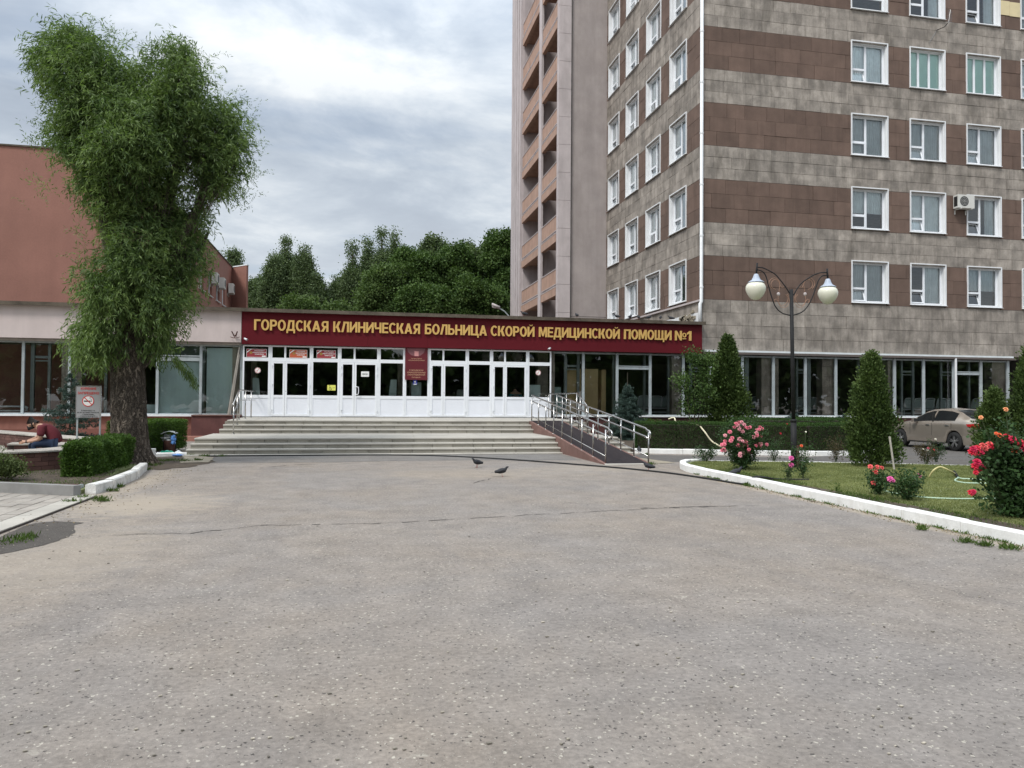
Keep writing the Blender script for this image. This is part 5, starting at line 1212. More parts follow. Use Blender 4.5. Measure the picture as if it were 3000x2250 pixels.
    for xc_ in (xf, xr):
        for s in (-1, 1):
            wh = MB(); yo = .835*s; yi = .62*s
            prof = [(.20, 0), (.30, .0), (.318, .02), (.322, .05), (.322, .16), (.318, .19), (.30, .21)]
            n = 32; vs = []; fs = []
            for r, d in prof:
                for j in range(n): a = 6.2832*j/n; vs.append((xc_+r*math.cos(a), yo-s*d, zc+r*math.sin(a)))
            for i in range(len(prof)-1):
                for j in range(n): fs.append((i*n+j, i*n+(j+1) % n, (i+1)*n+(j+1) % n, (i+1)*n+j))
            w_ = bpy.data.objects.new('wheel', None); w_ = wh.add(vs, fs).build('wheel', m_tyre, t, True)
            rm = MB(); n = 28
            for r0, r1, d0, d1 in ((.205, .222, .004, .004), (.222, .232, .004, .02)):
                vs = [(xc_+r*math.cos(6.2832*j/n), yo-s*d, zc+r*math.sin(6.2832*j/n)) for r, d in ((r0, d0), (r1, d1)) for j in range(n)]; rm.add(vs, [(j, (j+1) % n, n+(j+1) % n, n+j) for j in range(n)])
            for k in range(5):
                for da in (-.17, .17):
                    a = 6.2832*k/5+.4+da; u = Vector((math.cos(a), 0, math.sin(a))); v = Vector((-u.z, 0, u.x)); c = Vector((xc_, yo-s*.02, zc))
                    rm.obox(c+u*.13, u*.085, Vector((0, .008, 0)), v*.014)
            rm.tube([(xc_, yo-s*.03, zc), (xc_, yo-s*.004, zc)], .045, 14); rm.build('rim', m_alloy, w_)
            MB().tube([(xc_, yo-s*.07, zc), (xc_, yo-s*.065, zc)], .21, 24).build('brake_disc', m_dark, w_)
    for s in (-1, 1):
        for x in (2.28, 3.18): MB().obox((x, s*.868, .86), (.085, 0, 0), (0, .012, 0), (0, 0, .014)).build('door_handle', m_alloy, t)
        MB().obox((1.72, s*.93, 1.0), (.07, .02*s, 0), (0, .09, 0), (0, 0, .065)).build('wing_mirror', paint, t); MB().obox((1.79, s*.93, 1.0), (.006, 0, 0), (0, .08, 0), (0, 0, .055)).build('mirror_glass', m_trim, t)
        MB().add([(4.05, s*.838, .84), (4.40, s*.735, .78), (4.465, s*.56, .79), (4.455, s*.50, .93), (4.40, s*.74, .95), (4.0, s*.85, .92)], [(0, 1, 4, 5), (1, 2, 3, 4)] if s < 0 else [(5, 4, 1, 0), (4, 3, 2, 1)]).build('tail_light', m_tail, t)
        MB().obox((4.478, s*.60, .86), (.004, .0, 0), (0, .075, 0), (0, 0, .03)).build('reversing_light', m_whitep, t)
        MB().obox((2.48, s*.79, 1.13), (.03, 0, 0), (0, .035, 0), (0, 0, .16)).build('door_pillar', m_trim, t)
        MB().box(1.3, 3.05, s*.850-.006, s*.850+.006, .225, .27).build('sill_trim', m_trim, t)
        for x in (1.40, 2.47, 3.36): MB().box(x, x+.008, s*.861-.003, s*.861+.003, .5, .93).build('door_seam', m_trim, t)
    MB().box(4.44, 4.475, -.25, .25, .50, .61).build('number_plate', m_whitep, t); MB().box(4.38, 4.47, -.62, .62, .40, .44).build('bumper_trim', m_alloy, t)
    t.location = loc; t.rotation_euler = (0, 0, rot); return t
# local x runs from the front bumper to the rear; the front points away (+Y)
build_car((19.8+.86, 25.92, .004), -math.pi/2)

# ================================================================== PEOPLE (skinned skeletons)
SK = []
def skin(name, V, E, mat, parent, sub=2, root=0):
    me = bpy.data.meshes.new(name); me.from_pydata([v[0] for v in V], E, []); me.update()
    o = link(name, me, None, parent)
    md = o.modifiers.new('s', 'SKIN'); md.use_smooth_shade = True; md.branch_smoothing = .3
    for i, v in enumerate(V):
        r = v[1] if isinstance(v[1], tuple) else (v[1], v[1]); me.skin_vertices[0].data[i].radius = r; me.skin_vertices[0].data[i].use_root = i == root
    o.modifiers.new('u', 'SUBSURF').levels = sub; o.modifiers[-1].render_levels = sub
    SK.append((o, mat)); return o
m_skin = M('skin', (.50, .29, .20), .55, .05, 6); m_hair = M('dark_hair', (.018, .013, .011), .75, .2, 40, bump=.6, bscale=120)
m_shirt = M('maroon_tshirt', (.115, .017, .024), .9, .12, 6, bump=.25, bscale=14); m_jeans = M('blue_jeans', (.013, .024, .052), .9, .2, 7, bump=.3, bscale=30)
YM = 19.35
def J(px, py, dy=0.): return WY(px, py, YM+dy)
man = thing('person', 'man in maroon t-shirt, jeans and black mask sitting hunched on the curved bench', 'person', J(150, 1312))
hipc = J(158, 1297); 
# torso profile points (pelvis -> neck -> head)
sp = [hipc, J(160, 1284), J(153, 1268), J(139, 1256), J(124, 1250), J(110, 1246.5), J(101, 1243.5)]
B = []; E_ = []
def addv(p, r): B.append((tuple(p), r)); return len(B)-1
ids = [addv(sp[0], (.15, .15)), addv(sp[1], (.15, .14)), addv(sp[2], (.155, .13)), addv(sp[3], (.16, .125)), addv(sp[4], (.12, .10)), addv(sp[5], .062), addv(sp[6], .062)]
hd = addv(J(93.5, 1240.5), .085); ids.append(hd); fc = addv(J(88, 1248), .066); ids.append(fc); ch = addv(J(86.5, 1253.5), .042); ids.append(ch)
E_ += list(zip(ids[:-1], ids[1:]))
for s, dy in ((0, -.19), (1, .19)):
    o = 0 if s == 0 else -6
    sh = addv(J(122, 1254.5, dy), .075); up_ = addv(J(119+o*.2, 1272, dy*1.15), .058); el = addv(J(115.5+o, 1287.5-s*4, dy*1.1), .050); fa = addv(J(98+o*.6, 1291.5-s*3, dy*.7), .044); wr = addv(J(79, 1294.3-s*1.5, dy*.25), .030)
    pm = addv(J(70, 1296-s, dy*.2), (.040, .028)); E_ += [(ids[4], sh), (sh, up_), (up_, el), (el, fa), (fa, wr), (wr, pm)]
    for k in range(4):
        f1 = addv(J(63.5, 1294+k*1.9-s, dy*.12), .0125); f2 = addv(J(57.5, 1295+k*1.7-s, dy*.02-.01), .0115); f3 = addv(J(55+k*.5, 1297+k*1.2-s, -dy*.04), .010); E_ += [(pm, f1), (f1, f2), (f2, f3)]
    th = addv(J(68, 1291.5, dy*.12), .014); th2 = addv(J(62, 1290.5, dy*.02), .011); E_ += [(pm, th), (th, th2)]
    hp = addv(J(150, 1299, dy*.55), .10)
    mk = addv(J(125, 1297.5, dy*.75), .088); kn = addv(J(98-s*9, 1302.5+s*1, dy*.85), .068); ca = addv(J(104-s*7, 1319, dy*.85), .060); an_ = addv(J(109-s*7, 1338, dy*.85), .042)
    E_ += [(ids[0], hp), (hp, mk), (mk, kn), (kn, ca), (ca, an_)]
    toe = addv(tuple(Vector(B[an_][0])+Vector((-.12, 0, -.055))), .042); E_.append((an_, toe))
skin('body', B, E_, m_skin, man, 2, 0)
# clothes
V = []; E2 = []
def a2(p, r): V.append((tuple(p), r)); return len(V)-1
c_ = [a2(J(161, 1299), (.185, .165)), a2(J(162, 1286), (.19, .165)), a2(J(155, 1268), (.195, .155)), a2(J(140, 1256), (.20, .145)), a2(J(124, 1250.5), (.15, .115)), a2(J(113.5, 1247.5), (.075, .075))]
E2 += list(zip(c_[:-1], c_[1:]))
for s, dy in ((0, -.19), (1, .19)):
    a_ = a2(J(122, 1254.5, dy), .098); b_ = a2(J(120, 1270, dy*1.15), .088); d_ = a2(J(117.5-s*2, 1279, dy*1.15), .082); E2 += [(c_[4], a_), (a_, b_), (b_, d_)]
skin('t_shirt', V, E2, m_shirt, man, 2)
V = []; E2 = []
c0 = a2(J(160, 1300), (.185, .125)); 
for s, dy in ((0, -.19), (1, .19)):
    a_ = a2(J(150, 1300, dy*.6), .112); b_ = a2(J(125, 1298.5, dy*.78), .100); k_ = a2(J(97-s*9, 1303+s, dy*.86), .082); l_ = a2(J(103.5-s*7, 1320, dy*.86), .074); n_ = a2(J(108.5-s*7, 1336, dy*.86), .062); E2 += [(c0, a_), (a_, b_), (b_, k_), (k_, l_), (l_, n_)]
skin('jeans', V, E2, m_jeans, man, 2)
for s, dy in ((0, -.19), (1, .19)):
    q = J(109-s*7, 1338, dy*.85); skin('shoe', [((q.x+.04, q.y, q.z-.035), .05), ((q.x-.07, q.y, q.z-.06), .048), ((q.x-.16, q.y, q.z-.07), .036)], [(0, 1), (1, 2)], m_black, man, 2)
skin('hair', [(tuple(J(100.5, 1238)), .060), (tuple(J(96.5, 1234.5)), .082), (tuple(J(90.5, 1232.5)), .078), (tuple(J(84, 1234.5)), .046)], [(0, 1), (1, 2), (2, 3)], m_hair, man, 2, 1)
skin('face_mask', [(tuple(J(94, 1250.5)), .046), (tuple(J(90, 1252.5)), .052), (tuple(J(86.5, 1253.5)), .040)], [(0, 1), (1, 2)], m_black, man, 2, 1)
e0 = J(97.5, 1241, -.085); MB().tube([e0, J(92, 1248, -.085)], .004, 5).tube([e0, J(94, 1253, -.08)], .004, 5).build('mask_strap', m_black, man)
MB().ball(J(97.8, 1242, -.088), .03, 10, (.55, .4, 1)).build('ear', m_skin, man, True)
MB().tube([J(97, 1243.5, -.09), J(86, 1246.5, -.085)], .0045, 5).tube([J(86, 1246.5, -.085), J(84, 1247.5, 0), J(86, 1246, .085)], .0045, 5).build('glasses', m_black, man)
MB().tube([J(79.5, 1290.5, -.05), J(78.5, 1298.5, -.05)], .034, 10).build('wrist_strap', m_black, man)
MB().obox(J(58, 1291.5, 0), (.045, 0, .012), (0, .035, 0), (0, 0, .006)).build('phone', m_black, man)
# person seated inside behind the doors
Yt = 32.6
pi = thing('person', 'dark haired person in a teal top seen from behind through a door pane', 'person', WY(1512, 1160, Yt))
q = lambda x, y, d=0: tuple(WY(x, y, Yt+d))
skin('body', [(q(1510, 1172), (.22, .15)), (q(1510, 1160), (.24, .15)), (q(1510, 1152), (.20, .12)), (q(1509, 1145), .06), (q(1507, 1137), .095), (q(1496, 1155), .085), (q(1493, 1172), .06), (q(1524, 1155), .085), (q(1528, 1172), .06)], [(0, 1), (1, 2), (2, 3), (3, 4), (2, 5), (5, 6), (2, 7), (7, 8)], m_skin, pi, 2)
m_teal = M('teal_top', (.02, .20, .25), .9, .1, 6)
skin('top', [(q(1510, 1174), (.25, .17)), (q(1510, 1160), (.27, .17)), (q(1510, 1153), (.22, .14)), (q(1495, 1156), .10), (q(1492, 1172), .075), (q(1525, 1156), .10), (q(1529, 1172), .075)], [(0, 1), (1, 2), (2, 3), (3, 4), (2, 5), (5, 6)], m_teal, pi, 2)
skin('hair', [(q(1508, 1141, .0), .115), (q(1507, 1135, .0), .125)], [(0, 1)], m_hair, pi, 2)

# ================================================================== PIGEONS
def pigeon_proto():
    t = thing('pigeon', '', 'pigeon', (0, 0, 0))
    m_p = M('pigeon_dark', (.028, .029, .034), .7, .3, 25, obj=True, fine=.25)
    skin('body', [((-.16, 0, .105), (.018, .028)), ((-.08, 0, .115), (.04, .04)), ((0, 0, .125), (.058, .062)), ((.06, 0, .145), (.045, .05)), ((.095, 0, .185), .026), ((.115, 0, .215), .026), ((.135, 0, .213), .012), ((.155, 0, .208), .004)], [(i, i+1) for i in range(7)], m_p, t, 1, 2)
    for s in (-1, 1):
        MB().add([(.05, s*.058, .165), (-.03, s*.068, .125), (-.13, s*.03, .10), (-.15, s*.02, .118), (-.02, s*.05, .168)], [(0, 1, 2, 3, 4)]).build('wing', m_p, t)
        MB().tube([(.0, s*.022, .08), (.01, s*.022, .005), (.035, s*.022, .003)], .005, 4).build('leg', M('pigeon_leg', (.3, .08, .06), .6) if s < 0 else bpy.data.materials['pigeon_leg'], t)
    MB().add([(-.13, -.03, .105), (-.13, .03, .105), (-.23, .038, .085), (-.23, -.038, .085)], [(0, 1, 2, 3)]).build('tail', m_p, t)
    return t
PG = pigeon_proto()
bpy.context.view_layer.update(); dg = bpy.context.evaluated_depsgraph_get(); new = [(o, bpy.data.meshes.new_from_object(o.evaluated_get(dg)), mt) for o, mt in SK]
for o, me, mt in new:
    o.modifiers.clear(); o.data = me; me.materials.clear(); me.materials.append(mt); me.polygons.foreach_set('use_smooth', [True]*len(me.polygons))
birds = [(G(1398, 1370), 200, 1.05, 'left pigeon of the two pecking on the open asphalt'), (G(1470, 1397), -10, 1.0, 'right pigeon of the two on the open asphalt, facing right'), (G(1900, 1381), 150, 1.0, 'pigeon beside the black hose at the foot of the ramp'),
         (G(2155, 1403), 0, 1.15, 'dark bird at the white kerb of the right lawn'), (G(1873, 1331), 75, 1.1, 'pigeon standing before the white kerb near the long hedge'), (G(2598, 1360, .1), 20, 1.0, 'pigeon on the grass behind the tall thuja')]
for px, a, lab in ((1535, 160, 'pigeon on the roof edge in front of the loggias'), (1690, 100, 'upright pigeon on the roof edge below the blank grey wall'), (1808, 130, 'dark pigeon on the roof edge below the leftmost tower window'), (1846, 40, 'pigeon on the roof edge below the second tower window column'), (1871, 90, 'slim pigeon on the roof edge left of the pale pigeon'), (1901, 10, 'pale pigeon on the roof edge'), (1935, 60, 'rounded dark pigeon on the roof edge near the tower corner'), (1966, 150, 'pigeon on the roof edge nearest the tower corner')):
    p = WY(px, 940, 31.08); birds.append((Vector((p.x, 31.08, 5.07)), a, 1.05, lab))
for i, (p, a, s, lab) in enumerate(birds):
    b_ = PG if i == 0 else copy_tree(PG)
    b_.location = p; b_.rotation_euler = (0, 0, R_(a)); b_.scale = (s*.98, s*.98, s*.98); b_['label'] = lab; b_['group'] = 'pigeons around the hospital entrance'

# ================================================================== WAITING ROOM SEATS, WARDROBE, LAMPS
def seats(pxs, lab, y=33.0):
    t = thing('seat_row', lab, 'seats', (WY(pxs[0], 1190, y).x, y, .94), 'rows of mesh seats behind the glass')
    m_mesh = m_seat
    for px in pxs:
        x = WY(px, 1180, y).x; w_ = .26
        pts = [(x-w_, y+.02, .94+.42), (x-w_+.02, y-.06, .94+.80), (x-w_+.09, y-.09, .94+.90), (x+w_-.05, y-.09, .94+.90), (x+w_, y-.06, .94+.82), (x+w_-.02, y+.02, .94+.42)]
        MB().tube(smooth(pts, 3), .017, 6).build('seat_frame', m_white, t, True)
        MB().hexa([(x-w_+.02, y-.0, 1.38), (x+w_-.03, y-.0, 1.38), (x+w_-.03, y+.01, 1.38), (x-w_+.02, y+.01, 1.38)], [(x-w_+.05, y-.08, 1.80), (x+w_-.03, y-.08, 1.80), (x+w_-.03, y-.07, 1.80), (x-w_+.05, y-.07, 1.80)]).build('backrest', m_mesh, t)
        MB().box(x-w_, x+w_, y+.02, y+.46, 1.35, 1.38).build('seat', m_mesh, t)
        MB().tube([(x+w_+.03, y+.0, 1.36), (x+w_+.03, y+.0, 1.58), (x+w_+.03, y+.35, 1.60), (x+w_+.03, y+.4, 1.36)], .013, 5).build('armrest', m_white, t)
    x0, x1 = WY(pxs[0]-15, 1180, y).x, WY(pxs[-1]+15, 1180, y).x
    MB().box(x0, x1, y+.16, y+.22, 1.27, 1.33).box(x0, x1, y-.03, y, 1.10, 1.14).build('beam', m_white, t)
    for x in (x0+.2, x1-.2): MB().tube([(x, y+.19, .94), (x, y+.19, 1.3)], .025, 6).build('leg', m_white, t)
m_seat = M('seat_mesh_fabric', (.36, .42, .41), .8, .08)
seats([1884, 1921, 1954, 1987], 'row of grey mesh seats behind the glass next to the blue spruce'); seats([2178, 2208, 2240], 'row of grey mesh seats behind the glass right of the shaggy thuja')
seats([2346, 2374, 2404], 'row of grey mesh seats behind the glass by the lamp post'); seats([2661, 2690, 2722, 2756, 2784], 'longest row of grey mesh seats behind the glass, above the car roof'); seats([2858, 2888], 'pair of grey mesh seats behind the glass above the car boot')
def wardrobe(x0, x1, zt, lab, y=32.3):
    a, b = WY(x0, 1150, y).x, WY(x1, 1150, y).x; t = thing('wardrobe', lab, 'wardrobe', (a, y, .94)); n = max(1, round((b-a)/.5))
    MB().box(a, b, y+.02, y+.5, .94, zt).build('carcass', m_wood, t)
    for i in range(n): MB().box(a+(b-a)*i/n+.005, a+(b-a)*(i+1)/n-.005, y, y+.018, .98, zt-.03).build('door', m_wood, t)
wardrobe(1661, 1702, 3.0, 'tall wooden wardrobe behind the narrow inner door frame'); wardrobe(1712, 1752, 3.0, 'widest wooden wardrobe behind the second pane right of the doors'); wardrobe(1762, 1775, 2.98, 'narrow wooden cupboard beside the widest wardrobe')
p = WY(1632, 1200, 32.3)
bt = thing('wrapped_chair', 'armchair wrapped in clear film standing behind the pane right of the doors', 'chair', (p.x, 32.3, .94)); mf = M('cloudy_film', (.42, .55, .53), .25, .2, 8, bump=.8, bscale=12)
MB().obox((p.x, 32.3, 1.95), (.15, 0, 0), (0, .06, 0), (0, 0, .24)).build('backrest', mf, bt); MB().obox((p.x, 32.25, 1.45), (.17, 0, 0), (0, .2, 0), (0, 0, .25)).build('seat', mf, bt); MB().obox((p.x, 32.3, 1.07), (.14, 0, 0), (0, .15, 0), (0, 0, .12)).build('base', mf, bt)
for px, py, r, yy, lab in ((1423, 1045, .22, 34, 'left globe pendant lamp behind the transom'), (1448, 1046, .20, 34.5, 'middle globe pendant lamp behind the transom'), (1516, 1045, .25, 33.6, 'right and largest globe pendant lamp behind the transom')):
    p = WY(px, py, yy); t = thing('pendant_lamp', lab, 'lamp', p, 'pendant lamps in the lobby'); MB().ball(p, r, 16).build('shade', m_pilas, t, True); MB().tube([p, (p.x, p.y, 3.8)], .012, 5).build('cord', m_iron, t)
p = WY(1352, 1150, 33.0); ez = thing('easel_board', 'slim notice easel standing in the lobby behind a door pane', 'easel', (p.x, 33, .94)); MB().obox((p.x, 33, 1.75), (.22, 0, 0), (0, .02, 0), (.03, 0, .30)).build('board', m_signgrey, ez); MB().tube([(p.x-.3, 33, .95), (p.x-.1, 33, 2.05)], .015, 5).tube([(p.x+.28, 33, .95), (p.x+.12, 33, 2.05)], .015, 5).build('leg', m_graymetal, ez)
# white radiators / pipes behind the left glazing
rdp = thing('radiator_pipes', 'looped white heating pipes behind the leftmost glazing', 'radiator', (WY(40, 1200, 32).x, 32, 1.0))
a = WY(-60, 1190, 32.0); b_ = WY(78, 1190, 32.0); z0, z1 = WY(40, 1203, 32.0).z, WY(40, 1191, 32.0).z
MB().tube(smooth([(a.x, 32, z1), (b_.x-.12, 32, z1), (b_.x, 32, (z0+z1)/2), (b_.x-.12, 32, z0), (a.x, 32, z0)], 5), .032, 8).build('pipe', m_white, rdp, True)
# ================================================================== VEGETATION
def rdir(n): v = rng.normal(size=(n, 3)); return v/np.linalg.norm(v, axis=1, keepdims=True)
lm_willow = leafmat('willow_leaf', (.032, .070, .021), (.27, .37, .12), .36, .5, spec=.3)
lm_poplar = leafmat('poplar_leaf', (.045, .074, .034), (.19, .25, .115), .25)
lm_broad = leafmat('broadleaf', (.026, .058, .016), (.135, .21, .06), .25)
lm_bright = leafmat('bright_foliage', (.045, .085, .024), (.16, .225, .08), .3)
lm_thuja = leafmat('thuja_spray', (.026, .050, .014), (.13, .185, .055), .2)
lm_spruce = leafmat('blue_spruce_needle', (.028, .052, .040), (.105, .155, .135), .1)
lm_hedge = leafmat('hedge_leaf', (.018, .045, .012), (.075, .140, .035), .25)
lm_hedge2 = leafmat('hedge_leaf_fresh', (.035, .075, .016), (.13, .22, .045), .3)
lm_rose = leafmat('rose_leaf', (.018, .042, .016), (.070, .130, .045), .2, .4)
lm_roser = leafmat('rose_leaf_reddish', (.05, .035, .02), (.12, .10, .05), .2, .4)
lm_grass = leafmat('grass_blade', (.12, .145, .05), (.35, .36, .16), .3, .6)
lm_grass2 = leafmat('grass_blade_wild', (.045, .080, .018), (.13, .19, .05), .3, .6)
lm_bush = leafmat('bush_leaf', (.055, .075, .028), (.16, .20, .075), .3)

def shoots(P, D0, nleaf, slen, droop, L, W, hang=.4, spread=.6, up=0.):
    """curved shoots carrying alternate leaves; returns leaf bases, directions, lengths, widths"""
    n = len(P); Q = P.copy(); D = D0.copy(); ps = []; ds = []; step = (slen/nleaf)[:, None] if hasattr(slen, '__len__') else slen/nleaf
    for k in range(nleaf):
        D = D+np.array([0, 0, -droop])*(k/nleaf)+rng.normal(size=(n, 3))*.06; D /= np.linalg.norm(D, axis=1, keepdims=True)
        Q = Q+D*step; sd = np.cross(D, rdir(n)); sd /= np.maximum(np.linalg.norm(sd, axis=1, keepdims=True), 1e-6)
        d = D*.6+sd*spread+np.array([0, 0, -hang])+np.array([0, 0, up]); ps.append(Q.copy()); ds.append(d)
    P2 = np.concatenate(ps); D2 = np.concatenate(ds); m = len(P2)
    return P2, D2, rng.uniform(.7, 1.15, m)*L, rng.uniform(.75, 1.2, m)*W
def in_ell(c, r, n, lo=.55):
    d = rdir(n); k = rng.uniform(lo**2, 1, n)**.5; return np.array(c)+d*np.array(r)*k[:, None], d

# ---- willow
YW = 19.8
def wv(px, py, dy=0): return np.array(WY(px, py, YW+dy))
wl_ = thing('willow_tree', 'big old willow with furrowed leaning trunk and shaggy lobed crown', 'tree', (-5.0, 19.8, 0))
tpts = [((383, 1372), .62), ((382, 1345), .50), ((378, 1310), .43), ((378, 1270), .41), ((378, 1220), .40), ((378, 1170), .40), ((378, 1110), .385), ((374, 1050), .35), ((376, 1000), .31), ((384, 950), .29), ((396, 905), .27)]
def bark_tube(pts, name, mat, parent, nseg=72, sub=7, amp=.10, seed=0):
    P = [Vector(wv(*p)) for p, _ in pts]; Rr = [r for _, r in pts]; Pc = smooth(P, sub); k = len(Pc)
    vs = []; fs = []
    for i, p in enumerate(Pc):
        f = i/sub; j0 = min(int(f), len(Rr)-2); r = Rr[j0]+(Rr[j0+1]-Rr[j0])*min(1, (f-j0)); zz = p.z
        for j in range(nseg):
            a = 6.2832*j/nseg; tw_ = a+.35*math.sin(zz*1.3+seed)+.25*math.sin(zz*3.1)
            rid = abs(math.sin(tw_*11+1.3*math.sin(zz*6+j*.2)))*.55+abs(math.sin(tw_*19+2.1*math.sin(zz*9+a)))*.45
            lump = .06*math.sin(a*3+zz*2+seed)+.05*math.sin(a*2-zz*1.5)
            flare = max(0, .5-zz)**2*1.6*(max(0, math.cos(a*2.5+.6))+.25*math.cos(a*7))
            rr = r*(1+lump+amp*(rid-.55)+flare*.8); vs.append((p.x+rr*math.cos(a), p.y+rr*math.sin(a), p.z))
    for i in range(k-1):
        for j in range(nseg): fs.append((i*nseg+j, i*nseg+(j+1) % nseg, (i+1)*nseg+(j+1) % nseg, (i+1)*nseg+j))
    return MB().add(vs, fs).build(name, mat, parent, True)
bark_tube([((a, b), r*.98) for (a, b), r in tpts], 'trunk', m_bark, wl_)
limbs = [([(392, 930), (430, 900), (470, 850), (500, 790), (530, 700), (565, 640), (600, 560), (635, 470)], .25, .06, .1),
         ([(388, 940), (400, 860), (430, 780), (470, 700), (495, 600), (515, 480), (520, 350)], .24, .05, .25),
         ([(382, 960), (350, 850), (335, 780), (315, 690), (300, 560), (285, 430), (270, 300)], .24, .05, -.2),
         ([(376, 1000), (350, 930), (310, 880), (280, 840)], .14, .04, -.5), ([(385, 1010), (420, 980), (455, 930), (480, 900)], .13, .04, -.4),
         ([(392, 1100), (430, 1060), (455, 1030), (490, 1010)], .10, .03, .1), ([(500, 790), (545, 760), (590, 720), (610, 680)], .10, .03, .3)]
for pts, r0, r1, dy in limbs:
    k = len(pts); P = [Vector(wv(a, b, dy*i/(k-1)*2)) for i, (a, b) in enumerate(pts)]
    MB().tube(smooth(P, 4), [r0+(r1-r0)*i/((k-1)*4) for i in range((k-1)*4+1)], 12).build('limb', m_bark, wl_, True)
SC = 2260/18.35
OUT = [(52, 85), (95, 48), (150, 30), (215, 48), (258, 84), (292, 128), (335, 138), (362, 100), (402, 66), (450, 74), (500, 98), (517, 150), (532, 205), (575, 208), (618, 244), (645, 292), (654, 340), (636, 400), (618, 450), (586, 488), (545, 515), (530, 560), (540, 600), (526, 650), (500, 690), (492, 740), (462, 780), (462, 830), (420, 850), (425, 905), (392, 900), (352, 905), (300, 880), (255, 915), (185, 905), (138, 855), (165, 795), (195, 740), (188, 685), (205, 645), (246, 622), (240, 570), (215, 512), (180, 488), (165, 440), (124, 385), (102, 350), (82, 290), (112, 250), (74, 200), (58, 150)]
OUT = [(x*1.182, y*1.182) for x, y in OUT]
def inpoly_(P, poly):
    x, y = P[:, 0], P[:, 1]; ins = np.zeros(len(P), bool); n = len(poly)
    for i in range(n):
        (x0, y0), (x1, y1) = poly[i], poly[(i+1) % n]; c = ((y0 > y) != (y1 > y)); ins ^= c & (x < (x1-x0)*(y-y0)/((y1-y0) if y1 != y0 else 1e-9)+x0)
    return ins
def edge_dist(P, poly):
    dmin = np.full(len(P), 1e9)
    for i in range(len(poly)):
        a = np.array(poly[i]); b = np.array(poly[(i+1) % len(poly)]); ab = b-a; t_ = np.clip(((P-a)@ab)/(ab@ab), 0, 1); dmin = np.minimum(dmin, np.linalg.norm(P-(a+t_[:, None]*ab), axis=1))
    return dmin
cand = np.column_stack([rng.uniform(50, 790, 60000), rng.uniform(25, 1090, 60000)]); cand = cand[inpoly_(cand, OUT)]; ed = edge_dist(cand, OUT); ok = ed > 29
# the trunk and the start of the limbs stay partly in view
ok &= ~((cand[:, 1] > 915) & (cand[:, 0] > 322) & (cand[:, 0] < 436)); cand, ed = cand[ok], ed[ok]
hollow = np.array([(556, 560, 44, 62), (468, 180, 24, 60), (395, 700, 24, 70), (530, 720, 20, 80), (618, 640, 26, 60), (618, 255, 16, 45), (430, 600, 14, 60), (120, 470, 10, 10)])
LB = [(228, 215, 158, 180, .15), (175, 400, 105, 105, -.1), (335, 385, 135, 140, -.55), (525, 265, 112, 178, .1), (690, 415, 98, 178, .35), (300, 560, 140, 98, .25), (470, 470, 105, 115, .5), (590, 590, 60, 120, .5),
      (375, 730, 110, 130, -.05), (490, 730, 95, 130, .55), (560, 790, 50, 90, .3), (275, 880, 92, 120, -.35), (450, 905, 120, 100, .15), (235, 1010, 90, 70, -.1), (470, 1040, 70, 60, .1), (340, 1010, 60, 60, -.4)]
sel = []; cs = []
for c_, e_ in zip(cand, ed):
    if any(((c_[0]-h0)/h2)**2+((c_[1]-h1)/h3)**2 < 1 for h0, h1, h2, h3 in hollow): continue
    q_ = [(l, ((c_[0]-l[0])/l[2])**2+((c_[1]-l[1])/l[3])**2) for l in LB]; q_ = [(l, q) for l, q in q_ if q < 1]
    if not q_: continue
    l_, qq = random.choice(q_)
    lim = 19
    if any((c_[0]-s_[0])**2+(c_[1]-s_[1])**2 < lim*lim and abs(s_[2]) < 99 for s_ in cs[-90:]): continue
    sg_ = -1 if random.random() < .66 else 1; cs.append((c_[0], c_[1], l_[4]+sg_*l_[2]/SC*1.05*math.sqrt(1-qq)*random.uniform(.55, 1.0), 30+(1-qq)*100))
    if len(cs) > 1280: break
Ps = []; Ds = []; Ls = []
skel = MB()
for x, y, dy, e_ in cs:
    x = 432+(x-432)*.905; y = y+24*(1-y/1100)
    C = np.array(wv(x, y, dy)); n = random.randint(12, 20); r = random.uniform(.13, .24)
    core = np.array(wv(400+(x-400)*.55, min(940, y+150), dy*.25)); out_ = C-core; out_ /= np.linalg.norm(out_)
    Q = C+rng.normal(size=(n, 3))*r*np.array([1, 1, .8])-out_*.1; D = out_*.9+rng.normal(size=(n, 3))*.55+np.array([0, 0, .35 if y < 650 else .1]); Ps.append(Q); Ds.append(D); Ls.append(rng.uniform(.18, .46, n)*(1.2 if e_ < 55 else 1))
    if random.random() < .5: skel.tube([tuple(C-out_*random.uniform(.5, 1.1)+np.array([0, 0, -.25])), tuple(C-out_*.25), tuple(C+out_*.15)], .012, 4, .004, cap=False)
skel.build('twigs', m_bark2, wl_, kind='stuff')
P = np.concatenate(Ps); D = np.concatenate(Ds); Ls = np.concatenate(Ls); D /= np.linalg.norm(D, axis=1, keepdims=True)
a_, b_, c_, d_ = shoots(P, D, 8, Ls, .75, .145, .026, .42, .62)
print('willow leaves', len(a_), len(cs))
leafmesh('crown', a_, b_, c_, d_, lm_willow, wl_, fold=.05)
